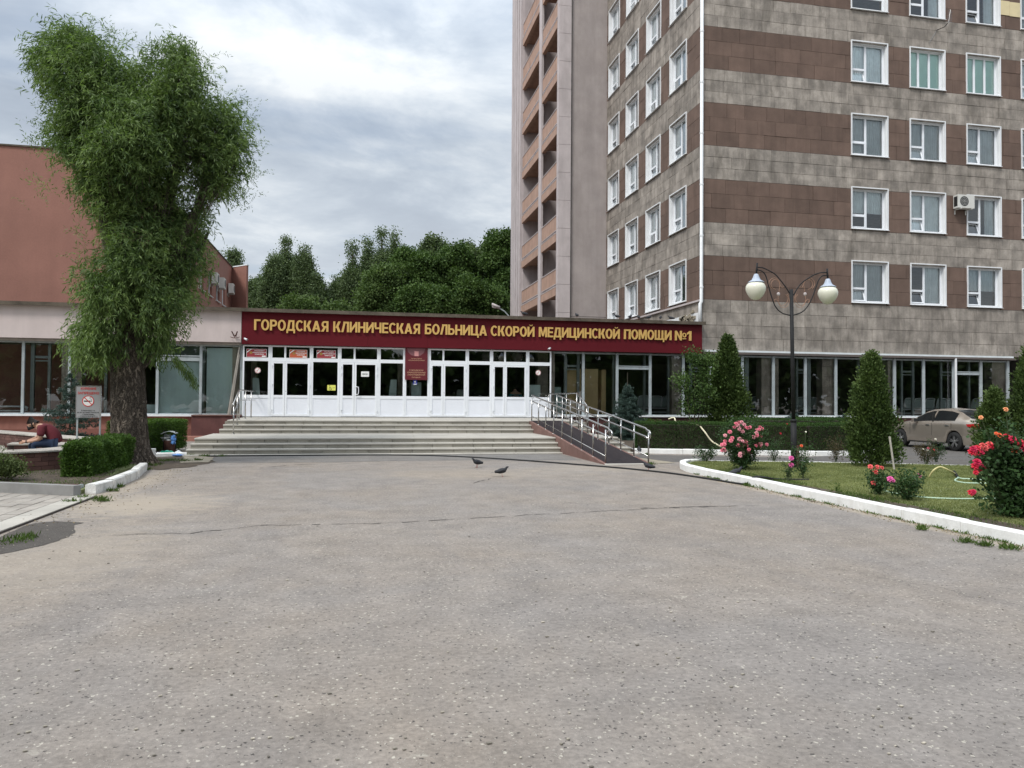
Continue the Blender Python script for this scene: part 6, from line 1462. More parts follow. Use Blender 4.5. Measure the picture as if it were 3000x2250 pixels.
# long light shoots standing out of the top of the crown
tops = [(150, 140, 60, 60), (250, 70, 90, 35), (330, 90, 60, 40), (110, 260, 25, 80), (90, 380, 30, 70), (560, 140, 80, 40), (500, 150, 50, 30), (610, 200, 30, 60), (690, 270, 60, 40), (745, 340, 30, 60), (770, 450, 25, 70), (380, 200, 40, 30), (120, 540, 40, 40), (735, 570, 30, 50), (225, 700, 20, 60), (215, 800, 20, 60), (540, 900, 30, 40), (230, 1010, 40, 30)]
PP = []; DD = []
for px, py, sx, sy in tops:
    for i in range(16):
        x, y = px+random.gauss(0, sx*.6), py+random.gauss(0, sy*.5); x = 432+(x-432)*.90; y += 24*(1-y/1100); c = np.array(wv(x, y+30, random.uniform(-.8, .8))); PP.append(c); dd = np.array([(px-400)/500.*.6, random.uniform(-.3, .3), 1.0])+rng.normal(size=3)*.25; DD.append(dd)
PP = np.array(PP); DD = np.array(DD); DD /= np.linalg.norm(DD, axis=1, keepdims=True)
a1, b1, c1, d1 = shoots(PP, DD, 12, rng.uniform(.35, .70, len(PP)), .25, .095, .018, .1, .8); leafmesh('upright_shoots', a1, b1, c1, d1, lm_willow, wl_)
# shoots growing from the trunk's upper part, drooping spray on the right
P = np.array([wv(500+i*4.5, 1035+i*5.2) for i in range(14)]); P = np.repeat(P, 8, 0)+rng.normal(size=(112, 3))*.05
a_, b_, c_, d_ = shoots(P, np.tile([.5, 0, -.5], (112, 1)), 6, .3, .6, .11, .02, .6, .5); leafmesh('drooping_spray', a_, b_, c_, d_, lm_willow, wl_, 'stuff')

# ---- generic trees far behind
def cloud_tree(name, lab, ells, leaf, nper, size, trunk, grp, mat=None, clump=.5, cat='tree'):
    t = thing(name, lab, cat, (trunk[0][0], trunk[0][1], 0), grp)
    Ps = []; Ds = []
    for c, r, wt in ells:
        n = int(nper*wt); k = max(4, n//26); C, d = in_ell(c, r, k, .45)
        Q = np.repeat(C, 26, 0)+rng.normal(size=(k*26, 3))*np.array([clump, clump, clump*.8]); dd = np.repeat(d, 26, 0)+rng.normal(size=(k*26, 3))*.8+np.array([0, 0, -.1]); Ps.append(Q); Ds.append(dd)
    P = np.concatenate(Ps); D = np.concatenate(Ds); leafmesh('crown', P, D, rng.uniform(.7, 1.2, len(P))*size, rng.uniform(.7, 1.2, len(P))*size*.8, leaf, t)
    for tr_ in ([trunk] if not isinstance(trunk[0][0], (tuple, list, Vector)) else trunk): MB().tube(tr_, .28, 8, .07).build('trunk', m_bark2, t, True)
    return t
def poplar(px, ytop, wpx, Y, lab, leaf=lm_poplar, ybot=930, lean=0):
    k = 2260/((Vector(WY(px, 900, Y))-CP).dot(_fw)); top = WY(px, ytop, Y); w_ = wpx/k/2; x = top.x; zt = top.z; z0 = WY(px, ybot, Y).z
    ells = []; H = zt-z0
    nb = int(12+w_*6)
    for i in range(nb):      # upright branches, each a narrow plume
        a = random.uniform(0, 6.28); rr = w_*random.uniform(.05, .80); zb_ = z0+H*random.uniform(-.05, .35); ze = z0+H*min(1, random.uniform(.45, .98)*(1.0-.42*(rr/w_)))
        if i == 0: rr = 0; ze = zt
        m_ = 4
        for q_ in range(m_):
            f = (q_+.5)/m_; sp_ = rr*(.45+.75*math.sin(math.pi*min(.62, f)))
            wd = w_*.33*math.sin(math.pi*(.22+.70*f))+.15
            ells.append(((x+sp_*math.cos(a), Y+sp_*math.sin(a), zb_+(ze-zb_)*f), (wd, wd, (ze-zb_)/m_*.62), .22+wd*.35))
    return cloud_tree('poplar_tree', lab, ells, leaf, 2500, .16, [(x, Y, 0), (x+.1, Y, z0), (x, Y, zt-1)], 'poplars behind the hospital', clump=.27)
G1 = 'poplars behind the hospital'
for px, yt, wp, Y, lab in ((742, 818, 26, 78, 'thin small poplar nearest the terracotta building'), (768, 815, 30, 77, 'second thin small poplar from the terracotta building'), (803, 745, 60, 74, 'rounded left shoulder poplar of the left pair'), (838, 699, 80, 76, 'tallest poplar of the left group'), (893, 722, 84, 74, 'broad right poplar of the left group'), (930, 808, 50, 73, 'low poplar at the right side of the left group'),
                            (992, 815, 52, 75, 'low poplar at the left edge of the right group'), (1033, 706, 68, 74, 'full left poplar of the right group'), (1078, 702, 66, 76, 'middle poplar left of the two spires'), (1119, 672, 62, 75, 'tallest poplar with a pointed spire'), (1156, 675, 60, 77, 'twin spire poplar right of the tallest'), (1190, 728, 52, 73, 'shorter poplar merging into the broad trees')):
    poplar(px, yt, wp, Y, lab)
def broad(px, ytop, wpx, Y, lab, leaf=lm_broad, ybot=960, nper=4200, sz=.19):
    k = 2260/((Vector(WY(px, 900, Y))-CP).dot(_fw)); top = WY(px, ytop, Y); w_ = wpx/k/2*.84; zt = top.z; z0 = WY(px, ybot, Y).z; ells = []
    for i in range(22):
        a = random.uniform(0, 6.28); f = random.uniform(0, 1); rr = w_*random.uniform(.20, .42); rad = w_*.75*math.sin(math.pi*min(1, .25+.65*(1-f)))
        ells.append(((top.x+rad*math.cos(a), Y+rad*math.sin(a)*.8, z0+(zt-rr*.7-z0)*f), (rr, rr, rr*.75), (rr/w_)*1.6))
    
    for i in range(12): a = random.uniform(0, 6.28); rr = w_*random.uniform(.10, .2); ells.append(((top.x+w_*.5*math.cos(a), Y+w_*.5*math.sin(a), zt-random.uniform(-.02, .45)*(zt-z0)*.6), (rr, rr, rr*1.3), .25))
    ells.append(((top.x, Y, (z0+zt)/2-.5), (w_*.5, w_*.5, (zt-z0)*.34), 1.6))
    return cloud_tree('broadleaf_tree', lab, ells, leaf, nper, sz, [(top.x, Y, 0), (top.x, Y, z0+1), (top.x+.3, Y, zt-1)], 'broadleaf trees behind the hospital', clump=.30)
for px, yt, wp, Y, lab, lf in ((1130, 795, 170, 62, 'low spreading light green tree in front of the poplars', lm_bright), (1215, 745, 150, 64, 'mid green tree between the poplars and the dark trees', lm_broad), (1268, 715, 110, 68, 'tree with a small pointed top above the sign letters', lm_poplar), (1330, 735, 150, 64, 'dark dense tree in the middle of the right mass', lm_broad), (1400, 722, 150, 66, 'thin topped tree left of the tower edge', lm_poplar), (1400, 830, 190, 60, 'low dark tree in front near the street lamp', lm_broad), (1478, 695, 140, 63, 'tall dark tree touching the tower edge', lm_broad), (1250, 850, 190, 60, 'low dark tree behind the middle of the sign', lm_broad)):
    broad(px, yt, wp, Y, lab, lf)
broad(880, 880, 130, 58, 'low pale green bushy tree before the left poplars', lm_bright, 950, 500); broad(985, 900, 90, 58, 'small pale green bush in the gap between the poplar groups', lm_bright, 950, 300); broad(684, 736, 52, 95, 'far tree crown above the terracotta roof notch', lm_poplar, 810, 260)

# ---- trees across the street behind the viewer: only met in reflections
P = []; 
for i in range(44):
    x = -62+i*4.6+random.uniform(-1, 1); y = -32+random.uniform(-4, 4); h = random.uniform(8, 14.5)
    C, d = in_ell((x, y, h*.48), (3.6, 2.8, h*.52), 760, .3); P.append(C)
P = np.concatenate(P); leafmesh('treeline', P, rdir(len(P)), 1.25, .95, lm_broad, None, 'stuff')

# ---- conifers
def thuja(name, lab, base, h, r, n=9000, leaf=lm_thuja, irregular=.18, size=.085, tip=.35):
    t = thing(name, lab, 'thuja', (base[0], base[1], base[2])); ph = [random.uniform(0, 6.28) for _ in range(6)]
    k = n//14; f = rng.uniform(.02, 1, k)**.85; a = rng.uniform(0, 6.2832, k)
    prof = np.where(f < .12, .75+f*2, np.maximum(0, (1-((f-.12)/.88)**1.5))**.8*(1-tip)+tip*(1-f))
    prof = prof*(1+irregular*np.sin(3*a+ph[0]+f*7)+irregular*.7*np.sin(5*a+ph[1]-f*11)+irregular*.5*np.sin(f*23+2*a))
    rad = prof*r*rng.uniform(.55, 1.0, k)*(1+.16*np.sin(a*9+f*31)*np.sin(f*17+a*2)); C = np.stack([base[0]+rad*np.cos(a), base[1]+rad*np.sin(a), base[2]+.03+f*h*.97], 1)
    out = np.stack([np.cos(a), np.sin(a), np.full(k, 1.1)], 1); Q = np.repeat(C, 14, 0)+rng.normal(size=(k*14, 3))*size*.75; D = np.repeat(out, 14, 0)+rng.normal(size=(k*14, 3))*.55
    leafmesh('foliage', Q, D, rng.uniform(.6, 1.2, len(Q))*size, rng.uniform(.6, 1.2, len(Q))*size*.55, leaf, t)
    MB().tube([(base[0], base[1], base[2]-.05), (base[0], base[1], base[2]+h*.85)], .05, 8, .01).build('trunk', m_bark2, t); return t
thuja('thuja', 'tall conical thuja with a notched left side on the right lawn', (12.02, 16.17, .1), 2.66, .52, 34000, size=.075, irregular=.17, tip=.12)
MB().tube([(11.95, 15.3, .1), (11.87, 15.35, .85)], .022, 6).build('stake', m_plank).__setitem__('label', 'pale wooden stake leaning at the foot of the tall thuja'); bpy.data.objects['stake']['category'] = 'stake'
thuja('thuja', 'large shaggy thuja against the glazed wing behind the long hedge', (14.42, 28.0, .09), 4.1, .98, 30000, size=.11, irregular=.24, tip=.6)
thuja('thuja', 'small rounded thuja behind the big red rose bush', (15.55, 16.3, .1), 1.85, .48, 13000, size=.07, tip=.1)
thuja('thuja', 'tall thuja at the right edge of the lawn', (16.5, 16.0, .1), 3.2, .75, 26000, size=.08, tip=.15)
def spruce(lab, base, h, r, leaf=lm_spruce, tiers=13, n=19, lead=.35, name='spruce'):
    t = thing(name, lab, 'spruce', base); Ps = []; Ds = []
    br = MB()
    for i in range(tiers):
        f = i/(tiers-1); rr = r*(1-f)**.85+.07; m_ = max(4, int(n*(1-.55*f)))
        for j in range(m_):
            ff = min(1, max(0, f+random.uniform(-.55, .55)/(tiers-1))); z = base[2]+.08+(h-.15)*ff
            a = 6.2832*(j+random.random()*.9)/m_+i*.6; L = (r*(1-ff)**.85+.07)*random.uniform(.62, 1.15); d = np.array([math.cos(a), math.sin(a), .05+.35*f]); o = np.array([base[0], base[1], z])
            tipv = o+d*L+np.array([0, 0, -.12*L]); br.tube([tuple(o), tuple(tipv)], .008, 3, .003, cap=False)
            k = int(14+80*L); s = rng.uniform(.12, 1, k)[:, None]; lat = np.cross(d, [0, 0, 1]); lat /= np.linalg.norm(lat); wd = (1-s)*.36*L+.05
            p = o+(tipv-o)*s+lat*rng.uniform(-1, 1, (k, 1))*wd+np.array([0, 0, 1])*rng.normal(size=(k, 1))*.035; p = np.repeat(p, 7, 0)+rng.normal(size=(k*7, 3))*.014
            Ps.append(p); Ds.append(d*.9+lat*np.sign(rng.normal(size=(len(p), 1)))*.7+rng.normal(size=(len(p), 3))*.45)
    P = np.concatenate(Ps); D = np.concatenate(Ds); leafmesh('needles', P, D, .06, .016, leaf, t); br.tube([base, (base[0], base[1], base[2]+h+lead)], .035, 8, .008); br.build('trunk', m_bark2, t); return t
q = WY(1838, 1240, 29.0); spruce('young blue spruce with bare twin leaders beside the ramp handrail', (q.x, 29.0, .09), 2.15, .95, lead=.5)
q = WY(205, 1270, 27.2); spruce('blue spruce half hidden behind the no smoking sign', (q.x, 27.2, .05), 2.3, 1.15, tiers=8, n=11, lead=.1)
q = WY(2325, 1240, 27.5); spruce('low spreading blue spruce behind the long hedge left of the lamp post', (q.x, 27.5, .3), .85, 1.15, tiers=5, n=16, lead=-.3)
q = WY(2470, 1245, 25.5); spruce('low blue spruce at the far right end of the long hedge', (q.x, 25.5, .1), 1.05, .7, tiers=6, n=12, lead=-.2)
# shrub with green leaves left of the shaggy thuja
q = WY(2035, 1150, 27.5); t = thing('tall_shrub', 'open leafy dark green shrub in front of the glazing left of the shaggy thuja', 'shrub', (q.x, 27.5, .09)); Ps = []
for dx, z, r in ((0, 1.9, .55), (-.5, 2.4, .4), (.3, 2.7, .45), (.0, 3.3, .35), (.5, 2.1, .4), (-.2, 1.4, .35), (.6, 3.2, .25)):
    C, _ = in_ell((q.x+dx, 27.5, z), (r*1.1, r, r), 30, .2); Ps.append(np.repeat(C, 16, 0)+rng.normal(size=(30*16, 3))*.11)
P = np.concatenate(Ps); leafmesh('foliage', P, rdir(len(P))+np.array([0, 0, -.3]), .10, .055, lm_broad, t)
for dx in (-.4, 0, .35): MB().tube([(q.x+dx*.2, 27.5, .05), (q.x+dx, 27.5, 2.6)], .025, 6, .008).build('stem', m_bark2, t)

# ---- hedges
def hedge(lab, poly, wd, h, leaf, z0=.07, n=9000, size=.05, name='hedge', taper=.0, rough=.04, cat='hedge'):
    t = thing(name, lab, cat, (*poly[0], z0)); path = [Vector(p) for p in poly]; segs = list(zip(path[:-1], path[1:])); tot = sum((b-a).length for a, b in segs); Ps = []; Ds = []; core = MB()
    ends = 2*wd*h; area = tot*(wd+2*h)+ends
    for si, (a, b) in enumerate(segs):
        L = (b-a).length; tg = (b-a)/L; nr = Vector((-tg.y, tg.x))
        e0 = .0 if si else 0; c0 = a+tg*.07 if si == 0 else a; c1 = b-tg*.07 if si == len(segs)-1 else b; hw = wd/2-.07
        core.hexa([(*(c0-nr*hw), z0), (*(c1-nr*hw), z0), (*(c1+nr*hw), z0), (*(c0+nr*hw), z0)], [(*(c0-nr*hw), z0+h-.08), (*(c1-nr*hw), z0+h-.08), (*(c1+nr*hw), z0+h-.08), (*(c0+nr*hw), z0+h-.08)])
        m_ = int(n*L/tot); face = rng.choice(3, m_, p=[wd/(wd+2*h), h/(wd+2*h), h/(wd+2*h)]); s = rng.uniform(-.02, L+.02, m_); u = rng.uniform(-1, 1, m_); v = rng.uniform(0, 1, m_)**.9
        lat = np.where(face == 0, u*wd/2, np.where(face == 1, -wd/2, wd/2)); z = np.where(face == 0, h, v*h)
        dep = np.abs(rng.normal(size=m_))*.035; wob = rough*(np.sin(s*5.3+v*3)+.6*np.sin(s*13+u*5)+.5*np.sin(s*2.1))
        z = z+np.where(face == 0, wob-dep, 0); lat = lat+np.where(face == 1, dep+wob*.7, np.where(face == 2, -dep+wob*.7, 0)); A = np.array(a[:]); T_ = np.array(tg[:]); N_ = np.array(nr[:])
        xy = A+T_*s[:, None]+N_*lat[:, None]; Ps.append(np.column_stack([xy, z0+z])); on = np.column_stack([N_[0]*np.sign(lat)*(face > 0), N_[1]*np.sign(lat)*(face > 0), np.where(face == 0, 1., .35)]); Ds.append(on*.8+rng.normal(size=(m_, 3))*.75)
    for p, sg, (a, b) in ((path[0], -1, segs[0]), (path[-1], 1, segs[-1])):
        tg = (b-a).normalized(); nr = Vector((-tg.y, tg.x)); m_ = int(n*wd*h/area*1.4); u = rng.uniform(-wd/2, wd/2, m_); z = rng.uniform(0, h, m_); dep = np.abs(rng.normal(size=m_))*.035
        Ps.append(np.column_stack([p.x+nr.x*u-tg.x*sg*dep, p.y+nr.y*u-tg.y*sg*dep, z0+z])); Ds.append(np.tile([tg.x*sg, tg.y*sg, .3], (m_, 1))+rng.normal(size=(m_, 3))*.75)
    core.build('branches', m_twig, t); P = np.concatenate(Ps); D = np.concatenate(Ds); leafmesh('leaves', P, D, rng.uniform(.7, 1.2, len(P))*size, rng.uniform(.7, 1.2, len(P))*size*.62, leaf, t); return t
hedge('long low clipped hedge behind the white kerb on the right', [(8.75, 23.1), (9.9, 22.65), (11.4, 22.15), (13.6, 21.5), (14.9, 21.45), (15.9, 22.1), (16.5, 23.1)], .85, .86, lm_hedge, .09, 62000, .036, rough=.018)
hedge('second clipped hedge row rising behind the long hedge near the lamp post', [(13.0, 24.4), (16.6, 24.2), (17.2, 27)], 1.0, .95, lm_hedge, .09, 24000, .038, rough=.02)
hedge('dense dark clipped hedge block left of the willow trunk', [(-5.15, 16.15), (-5.18, 17.7), (-5.24, 19.3)], .48, .60, lm_hedge2, .07, 26000, .052, rough=.055)
hedge('square clipped hedge with yellow green top behind the litter bin', [(-6.15, 22.9), (-5.45, 25.4)], .95, .86, lm_hedge2, .07, 20000, .05, rough=.03)
hedge('green groundcover strip at the foot of the building behind the hedge', [(10.6, 29.6), (14, 29.8), (17.5, 29.5)], 1.2, .62, lm_hedge2, .05, 12000, .07, rough=.12, name='low_shrub', cat='shrub')
q = G(60, 1415)
t = thing('loose_bush', 'loose pale green bush with bare stems at the left edge', 'bush', (-6.6, 15.6, .07)); Ps = []
for dx, dy, z, r in ((0, 0, .34, .28), (.4, 0, .33, .27), (-.5, .1, .38, .30), (.66, -.05, .30, .2), (-.9, 0, .36, .32), (.2, .3, .34, .26), (-.3, -.3, .30, .26)):
    C, _ = in_ell((-6.62+dx*.9, 15.6+dy, z), (r*1.15, r, r*.8), 110, .2); Ps.append(np.repeat(C, 14, 0)+rng.normal(size=(110*14, 3))*.05)
P = np.concatenate(Ps); leafmesh('foliage', P, rdir(len(P))+np.array([0, 0, .2]), .045, .026, lm_bush, t); mb = MB()
for i in range(26): x = -6.62+random.uniform(-.8, .7); mb.tube([(x*.3-6.62*.7+random.uniform(-.2, .3), 15.6+random.uniform(-.15, .15), .05), (x, 15.5+random.uniform(-.2, .2), .5)], .007, 4)
mb.build('stems', m_bark2, t)

# ---- roses
def bloom_mesh(mat):
    mb = MB(); r_ = random.Random(5)
    for ring, (n, tilt, ln, wd, z) in enumerate(((7, .25, .50, .34, 0), (6, .65, .46, .32, .05), (5, 1.02, .40, .28, .09), (4, 1.28, .30, .22, .12))):
        for i in range(n):
            a = 6.2832*i/n+ring*.55+r_.uniform(-.15, .15); u = Vector((math.cos(a), math.sin(a), 0)); v = Vector((-u.y, u.x, 0)); tl = tilt+r_.uniform(-.12, .12)
            d1 = u*math.cos(tl)+Vector((0, 0, math.sin(tl))); d2 = u*math.cos(tl-.45)+Vector((0, 0, math.sin(tl-.45))); o = Vector((0, 0, z-.1)); m1 = o+d1*ln*.6; e = m1+d2*ln*.45
            up = Vector((0, 0, 1))*.07
            mb.add([o-v*wd*.15, o+v*wd*.15, m1-v*wd*.55+up, m1, m1+v*wd*.55+up, e-v*wd*.35, e+v*wd*.35], [(0, 1, 3), (0, 3, 2), (1, 4, 3), (2, 3, 5), (3, 6, 5), (3, 4, 6)])
    me = mb.mesh('bloom', True); me.materials.append(mat); return me
def petal(name, col): return M(name, col, .6, .10, 30, rnd=.0, obj=True)
BM = {k: bloom_mesh(petal('petal_'+k, c)) for k, c in {'pink': (.78, .20, .27), 'lightpink': (.80, .36, .40), 'red': (.60, .018, .045), 'crimson': (.50, .012, .06), 'orange': (.80, .14, .05), 'coral': (.78, .13, .12), 'magenta': (.72, .12, .36), 'white': (.82, .78, .66), 'peach': (.82, .36, .16)}.items()}
def rose_bush(lab, base, h, r, nleaf, blooms, lsize=.045, leaf=None, stems=9, bare=.25):
    leaf = leaf or lm_rose; t = thing('rose_bush', lab, 'rose bush', base); B = Vector(base); mb = MB(); Ps = []; Ds = []
    for i in range(stems):
        a = random.uniform(0, 6.28); rr = r*random.uniform(.35, .95); e = B+Vector((math.cos(a)*rr, math.sin(a)*rr, h*random.uniform(.6, 1))); m1 = B.lerp(e, .5)+Vector((0, 0, h*.08)); mb.tube([B+Vector((random.uniform(-.04, .04), random.uniform(-.04, .04), -.02)), m1, e], .007, 5, .003)
        k = nleaf//stems//5; s = rng.uniform(bare, 1.05, k); c = np.array([B.lerp(m1, x*2) if x < .5 else m1.lerp(e, x*2-1) for x in s])+rng.normal(size=(k, 3))*r*.20
        Q = np.repeat(c, 5, 0)+rng.normal(size=(k*5, 3))*lsize*.8; Ps.append(Q); Ds.append(rdir(k*5)*.9+np.array([0, 0, .1]))
    bl = []
    for (pos, key, s) in blooms:
        p = Vector(pos); q = B.lerp(p, .45)+Vector((0, 0, .05)); mb.tube([B, q, p], .005, 4, .0035); bl.append((p, key, s))
        k = 7; s_ = rng.uniform(.35, .95, k); c = np.array([B.lerp(p, x) for x in s_])+rng.normal(size=(k, 3))*.025; Ps.append(np.repeat(c, 3, 0)+rng.normal(size=(k*3, 3))*lsize*.6); Ds.append(rdir(k*3))
    mb.build('stems', m_hedgestem, t); P = np.concatenate(Ps); D = np.concatenate(Ds); keep = P[:, 2] > base[2]+.02; leafmesh('leaves', P[keep], D[keep], rng.uniform(.7, 1.2, keep.sum())*lsize, rng.uniform(.7, 1.2, keep.sum())*lsize*.7, leaf, t, fold=.06)
    for p, key, s in bl:
        s *= 1.18
        o = link('bloom', BM[key], None, t, loc=p); o.scale = (s, s, s); d = (p-B); o.rotation_euler = (random.uniform(.3, 1.0), random.uniform(-.5, .5), random.uniform(0, 6.28)); o.rotation_euler = Vector((d.x*.6+random.uniform(-.3, .3), -.55, .55)).to_track_quat('Z', 'Y').to_euler()
    return t
m_hedgestem = M('rose_stem', (.055, .075, .03), .7, .2, 10)
def zc4(x, y): return (1900+x*.30136, 950+y*.30136)
b0 = G(2178, 1376, .1); Yp = b0.y
pk = [(850, 965), (880, 955), (905, 950), (930, 975), (870, 985), (835, 1000), (900, 980), (945, 1000), (985, 1000), (885, 1020), (915, 1040), (940, 1015), (960, 1005), (905, 1035), (790, 1045), (745, 1080), (1085, 1000), (1105, 1015), (1075, 1020), (1050, 1030), (1050, 1058), (1055, 1080), (1090, 1085), (1022, 1095), (885, 1115), (920, 1112), (945, 1110), (915, 1135), (945, 1140), (885, 1150), (870, 1175), (930, 1170), (955, 1175), (915, 1190), (745, 1135), (735, 1165), (715, 1170), (1040, 1165), (1070, 1160), (1095, 1162), (1080, 1185), (1045, 1180), (1150, 1168), (910, 1215), (975, 1215), (965, 1235), (990, 1245), (890, 1255), (890, 1275), (922, 1248), (735, 1215), (715, 1225), (740, 1230), (815, 1105), (800, 1130)]
bl = []
for x, y in pk:
    px, py = zc4(x, y); q = WY(px, py, Yp-random.uniform(.1, .45)); bl.append((q, 'lightpink' if random.random() < .35 else 'pink', random.uniform(.066, .088)))
rose_bush('large dense rose bush covered in pink blooms at the lawn tip', (b0.x, b0.y, .1), 1.02, .50, 7500, bl, .042, stems=26, bare=.15)
def small(px, py, hpx, lab, blooms, r=.2, n=700, leaf=None, ls=.035, stems=8, z=.1, bare=.2):
    b = G(px, py, z); k = 2260/((b-CP).dot(_fw)); bb = [(WY(x, y, b.y-.05), key, s) for x, y, key, s in blooms]
    return rose_bush(lab, (b.x, b.y, z), hpx/k, r, n, bb, ls, leaf, stems, bare)
small(2070, 1352, 48, 'small bloomless rose bush just inside the kerb tip', [], .30, 900, ls=.04)
small(2352, 1403, 95, 'thin tall rose with one white bud and one orange bloom by the lamp post', [(2361, 1265, 'white', .03), (2348, 1306, 'orange', .055)], .26, 900)
small(2310, 1412, 60, 'spindly rose with two magenta blooms below the lamp post', [(2318, 1342, 'magenta', .085), (2318, 1362, 'magenta', .085)], .12, 160)
small(2268, 1352, 70, 'dark sparse rose bush behind the lawn with a red bloom', [(2287, 1270, 'red', .05), (2306, 1242, 'red', .04)], .30, 700)
small(2448, 1353, 78, 'reddish leaved rose bush beside the tall thuja', [], .30, 900, lm_roser)
small(2572, 1450, 70, 'rose bush with coral blooms near the white kerb', [(2550, 1367, 'coral', .075), (2570, 1368, 'coral', .07), (2584, 1370, 'coral', .06), (2565, 1383, 'coral', .085), (2559, 1415, 'coral', .075)], .22, 1100, ls=.038)
small(2655, 1465, 85, 'rose bush with magenta blooms left of the yellow hose', [(2608, 1403, 'magenta', .085), (2617, 1408, 'magenta', .05), (2693, 1393, 'magenta', .07)], .32, 1700, ls=.04)
small(2715, 1360, 62, 'rose bush with tiny white and pink blooms in front of the car', [(2741, 1286, 'white', .04), (2705, 1316, 'white', .04), (2718, 1319, 'white', .04), (2720, 1313, 'pink', .06), (2736, 1318, 'coral', .05)], .30, 900, lm_roser)
small(2742, 1352, 55, 'green rose bush with one white bud in front of the rear car wheel', [(2741, 1287, 'white', .045)], .25, 900, z=.1)
# big red bush at the right edge
b0 = G(2948, 1515, .1); YR = b0.y
def zc6(x, y): return (2700+x*.27125, 1150+y*.27125)
bl = []
for x, y, k, s in ((560, 610, 'crimson', .085), (600, 600, 'red', .08), (540, 640, 'red', .08), (635, 650, 'crimson', .09), (590, 640, 'red', .085), (600, 750, 'crimson', .09), (575, 790, 'red', .08), (650, 810, 'crimson', .095), (610, 830, 'red', .09), (585, 860, 'red', .06), (690, 600, 'coral', .07), (660, 570, 'coral', .07), (735, 560, 'coral', .08), (760, 580, 'red', .07), (920, 480, 'red', .09), (960, 510, 'red', .09), (985, 500, 'crimson', .08), (1010, 560, 'crimson', .10), (1060, 540, 'red', .10), (1080, 590, 'crimson', .1), (1010, 625, 'orange', .085), (930, 610, 'red', .07), (890, 620, 'red', .06), (535, 1080, 'red', .075), (560, 1070, 'crimson', .06), (1100, 1150, 'red', .07), (910, 180, 'peach', .055), (640, 268, 'peach', .05), (840, 460, 'orange', .06), (805, 440, 'orange', .04), (870, 545, 'coral', .05), (1085, 640, 'red', .07)):
    px, py = zc6(x, y); bl.append((WY(px, py, YR-random.uniform(0, .3)), k, s))
rose_bush('big nearby rose bush with red and crimson blooms at the right edge', (b0.x+.12, b0.y, .1), 1.02, .44, 8500, bl, .068, stems=30, bare=.12)
for p, hgt in ((WY(2950, 1200, YR), 0), (WY(2985, 1260, YR), 0)): pass
small(2975, 1470, 235, 'upright rose shoots with orange blooms rising behind the red bush', [(2947, 1200, 'peach', .05), (2873, 1223, 'peach', .05)], .20, 800, ls=.05, stems=7, bare=.45)

# ---- grass
def inpoly(P, poly):
    x, y = P[:, 0], P[:, 1]; ins = np.zeros(len(P), bool); n = len(poly)
    for i in range(n):
        (x0, y0), (x1, y1) = poly[i], poly[(i+1) % n]; c = ((y0 > y) != (y1 > y)); ins ^= c & (x < (x1-x0)*(y-y0)/((y1-y0) if y1 != y0 else 1e-9)+x0)
    return ins
def grass(name, poly, n, z, hgt, leaf, patch=.0, clip=None):
    xs = [p[0] for p in poly]; ys = [p[1] for p in poly]; P = np.column_stack([rng.uniform(min(xs), max(xs), n), rng.uniform(min(ys), max(ys), n)]); P = P[inpoly(P, poly)]
    if patch: P = P[(np.sin(P[:, 0]*2.3+np.sin(P[:, 1]*1.9))+np.sin(P[:, 1]*3.1+1.5*np.sin(P[:, 0]*1.3)))*.5+rng.normal(size=len(P))*.5 > patch]
    m_ = len(P); D = np.column_stack([rng.normal(size=(m_, 2))*.55, np.ones(m_)]); return leafmesh(name, np.column_stack([P, np.full(m_, z)]), D, rng.uniform(.5, 1.3, m_)*hgt, .010, leaf, None, 'stuff')
grass('grass', [(8.1, 6.2), (17, 6.2), (17, 15.0), (12.8, 16.9), (10.8, 17.6), (8.8, 18.15), (8.35, 18.0), (7.85, 17.15), (7.75, 15.7), (8.0, 12)], 290000, .10, .030, lm_grass)
grass('grass', [(7.62, 6.3), (8.15, 6.3), (8.1, 16), (7.75, 16.5)], 9000, .106, .05, lm_grass2, -.1)
grass('grass', [(-4.42, 13.6), (-4.4, 14.3), (-4.6, 16), (-4.8, 18.8), (-5.6, 20.2), (-6.2, 24), (-9.8, 29), (-16, 29), (-10, 22), (-8.5, 17), (-9, 15.0), (-5.7, 14.2)], 70000, .07, .055, lm_grass2, .05)
def weeds(spots, n=90, h=.09, name='weeds'):
    Ps = []
    for x, y, r in spots: Ps.append(np.column_stack([x+rng.normal(size=n)*r, y+rng.normal(size=n)*r, np.full(n, .004)]))
    P = np.concatenate(Ps); D = np.column_stack([rng.normal(size=(len(P), 2))*.7, np.ones(len(P))]); leafmesh(name, P, D, rng.uniform(.4, 1.2, len(P))*h, .014, lm_grass2, None, 'stuff')
sp = []
for px, py, r in ((2050, 1385, .06), (2062, 1392, .05), (2512, 1482, .07), (2448, 1458, .05), (2380, 1432, .04), (2190, 1424, .04), (1908, 1362, .05), (2830, 1590, .05), (2880, 1600, .04), (2960, 1610, .05), (2700, 1553, .03), (2240, 1432, .04), (1895, 1334, .03), (290, 1465, .06), (300, 1470, .05), (210, 1475, .06), (330, 1440, .04), (350, 1428, .04), (245, 1462, .04), (30, 1590, .12), (70, 1580, .08), (560, 1336, .07), (600, 1338, .07), (650, 1338, .05), (540, 1352, .08), (500, 1350, .10), (470, 1352, .12), (580, 1350, .05), (447, 1365, .12), (425, 1378, .06)):
    q = G(px, py); sp.append((q.x, q.y, r))
weeds(sp); 
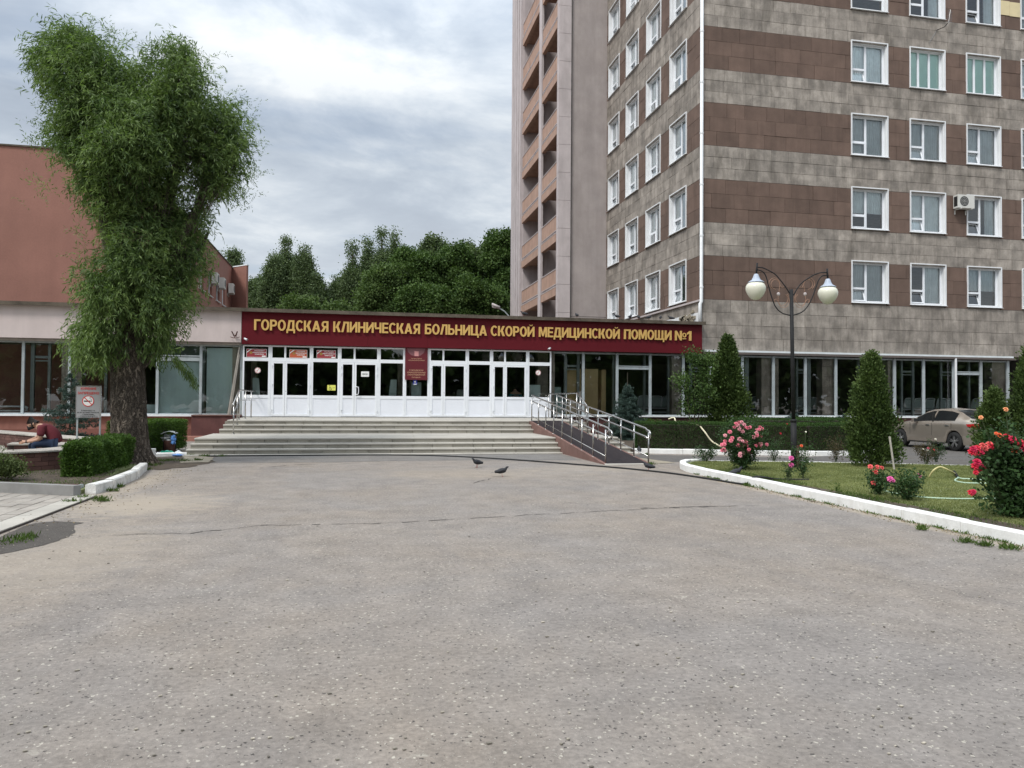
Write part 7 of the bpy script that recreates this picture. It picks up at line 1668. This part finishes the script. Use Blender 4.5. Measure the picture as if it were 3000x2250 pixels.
# tall weed by the right kerb
q = G(2453, 1462); t = tag(leafmesh('weed_plant', np.repeat(np.array([[q.x, q.y, z] for z in np.linspace(.02, .24, 9)]), 6, 0), rdir(54)*np.array([1, 1, .4])+np.array([0, 0, .45]), .06, .018, lm_grass2), 'single upright leafy weed growing at the foot of the right kerb', 'weed')
# debris, leaf litter and pebbles
mb = MB()
for i in range(300):
    px, py = (random.uniform(0, 3000), 1400+850*random.random()**1.3) if i < 230 else ((random.uniform(0, 480), random.uniform(1460, 1640)) if i < 300 else (random.uniform(2200, 3000), 0))
    if i >= 300: y = random.uniform(6.5, 16); x = 7.38+random.gauss(-.09, .05); q = Vector((x, y, 0))
    else: q = G(px, py)
    if q.x > 7.3 and i < 300: continue
    r = random.uniform(.003, .007)*(1.6 if i >= 300 else 1); mb.obox((q.x, q.y, .004+r*.3+(.07 if (q.x < -4 and q.y > 9.6) else 0)), (r*random.uniform(.6, 1.8), r*.4, 0), (-r*.4, r, 0), (0, 0, r*.4))
mb.build('pebbles', M('pebble', (.30, .27, .22), .9, .3, 40, rnd=.6), kind='stuff')

for k_, (x0, x1, y0, y1, n) in enumerate(((7.15, 7.42, 6.4, 15.5, 900), (-4.0, -3.3, 10.5, 18.5, 350))):
    P = np.column_stack([x1-np.abs(rng.normal(size=n))*(x1-x0)*.45 if k_ == 0 else x0+np.abs(rng.normal(size=n))*(x1-x0)*.5, rng.uniform(y0, y1, n), np.full(n, .006)])
    leafmesh('leaf_litter', P, np.column_stack([rng.normal(size=(n, 2)), rng.uniform(0, .25, n)]), rng.uniform(.4, 1.2, n)*.035, .014, M('dry_leaf_%d' % 1, (.20, .155, .085), .9, .2, 20, rnd=.5), None, 'stuff')
sp = []
for i in range(46):
    y = random.uniform(6.6, 16); sp.append((7.40+random.uniform(-.03, .01), y, random.uniform(.012, .05)))
Pz = []
for x, y, r in sp: m_ = random.randint(6, 40); Pz.append(np.column_stack([x-np.abs(rng.normal(size=m_))*r, y+rng.normal(size=m_)*r*2.2, np.full(m_, .004)]))
Pz = np.concatenate(Pz); leafmesh('weeds', Pz, np.column_stack([rng.normal(size=(len(Pz), 2))*.8, np.ones(len(Pz))]), rng.uniform(.4, 1.2, len(Pz))*.05, .012, lm_grass2, None, 'stuff')
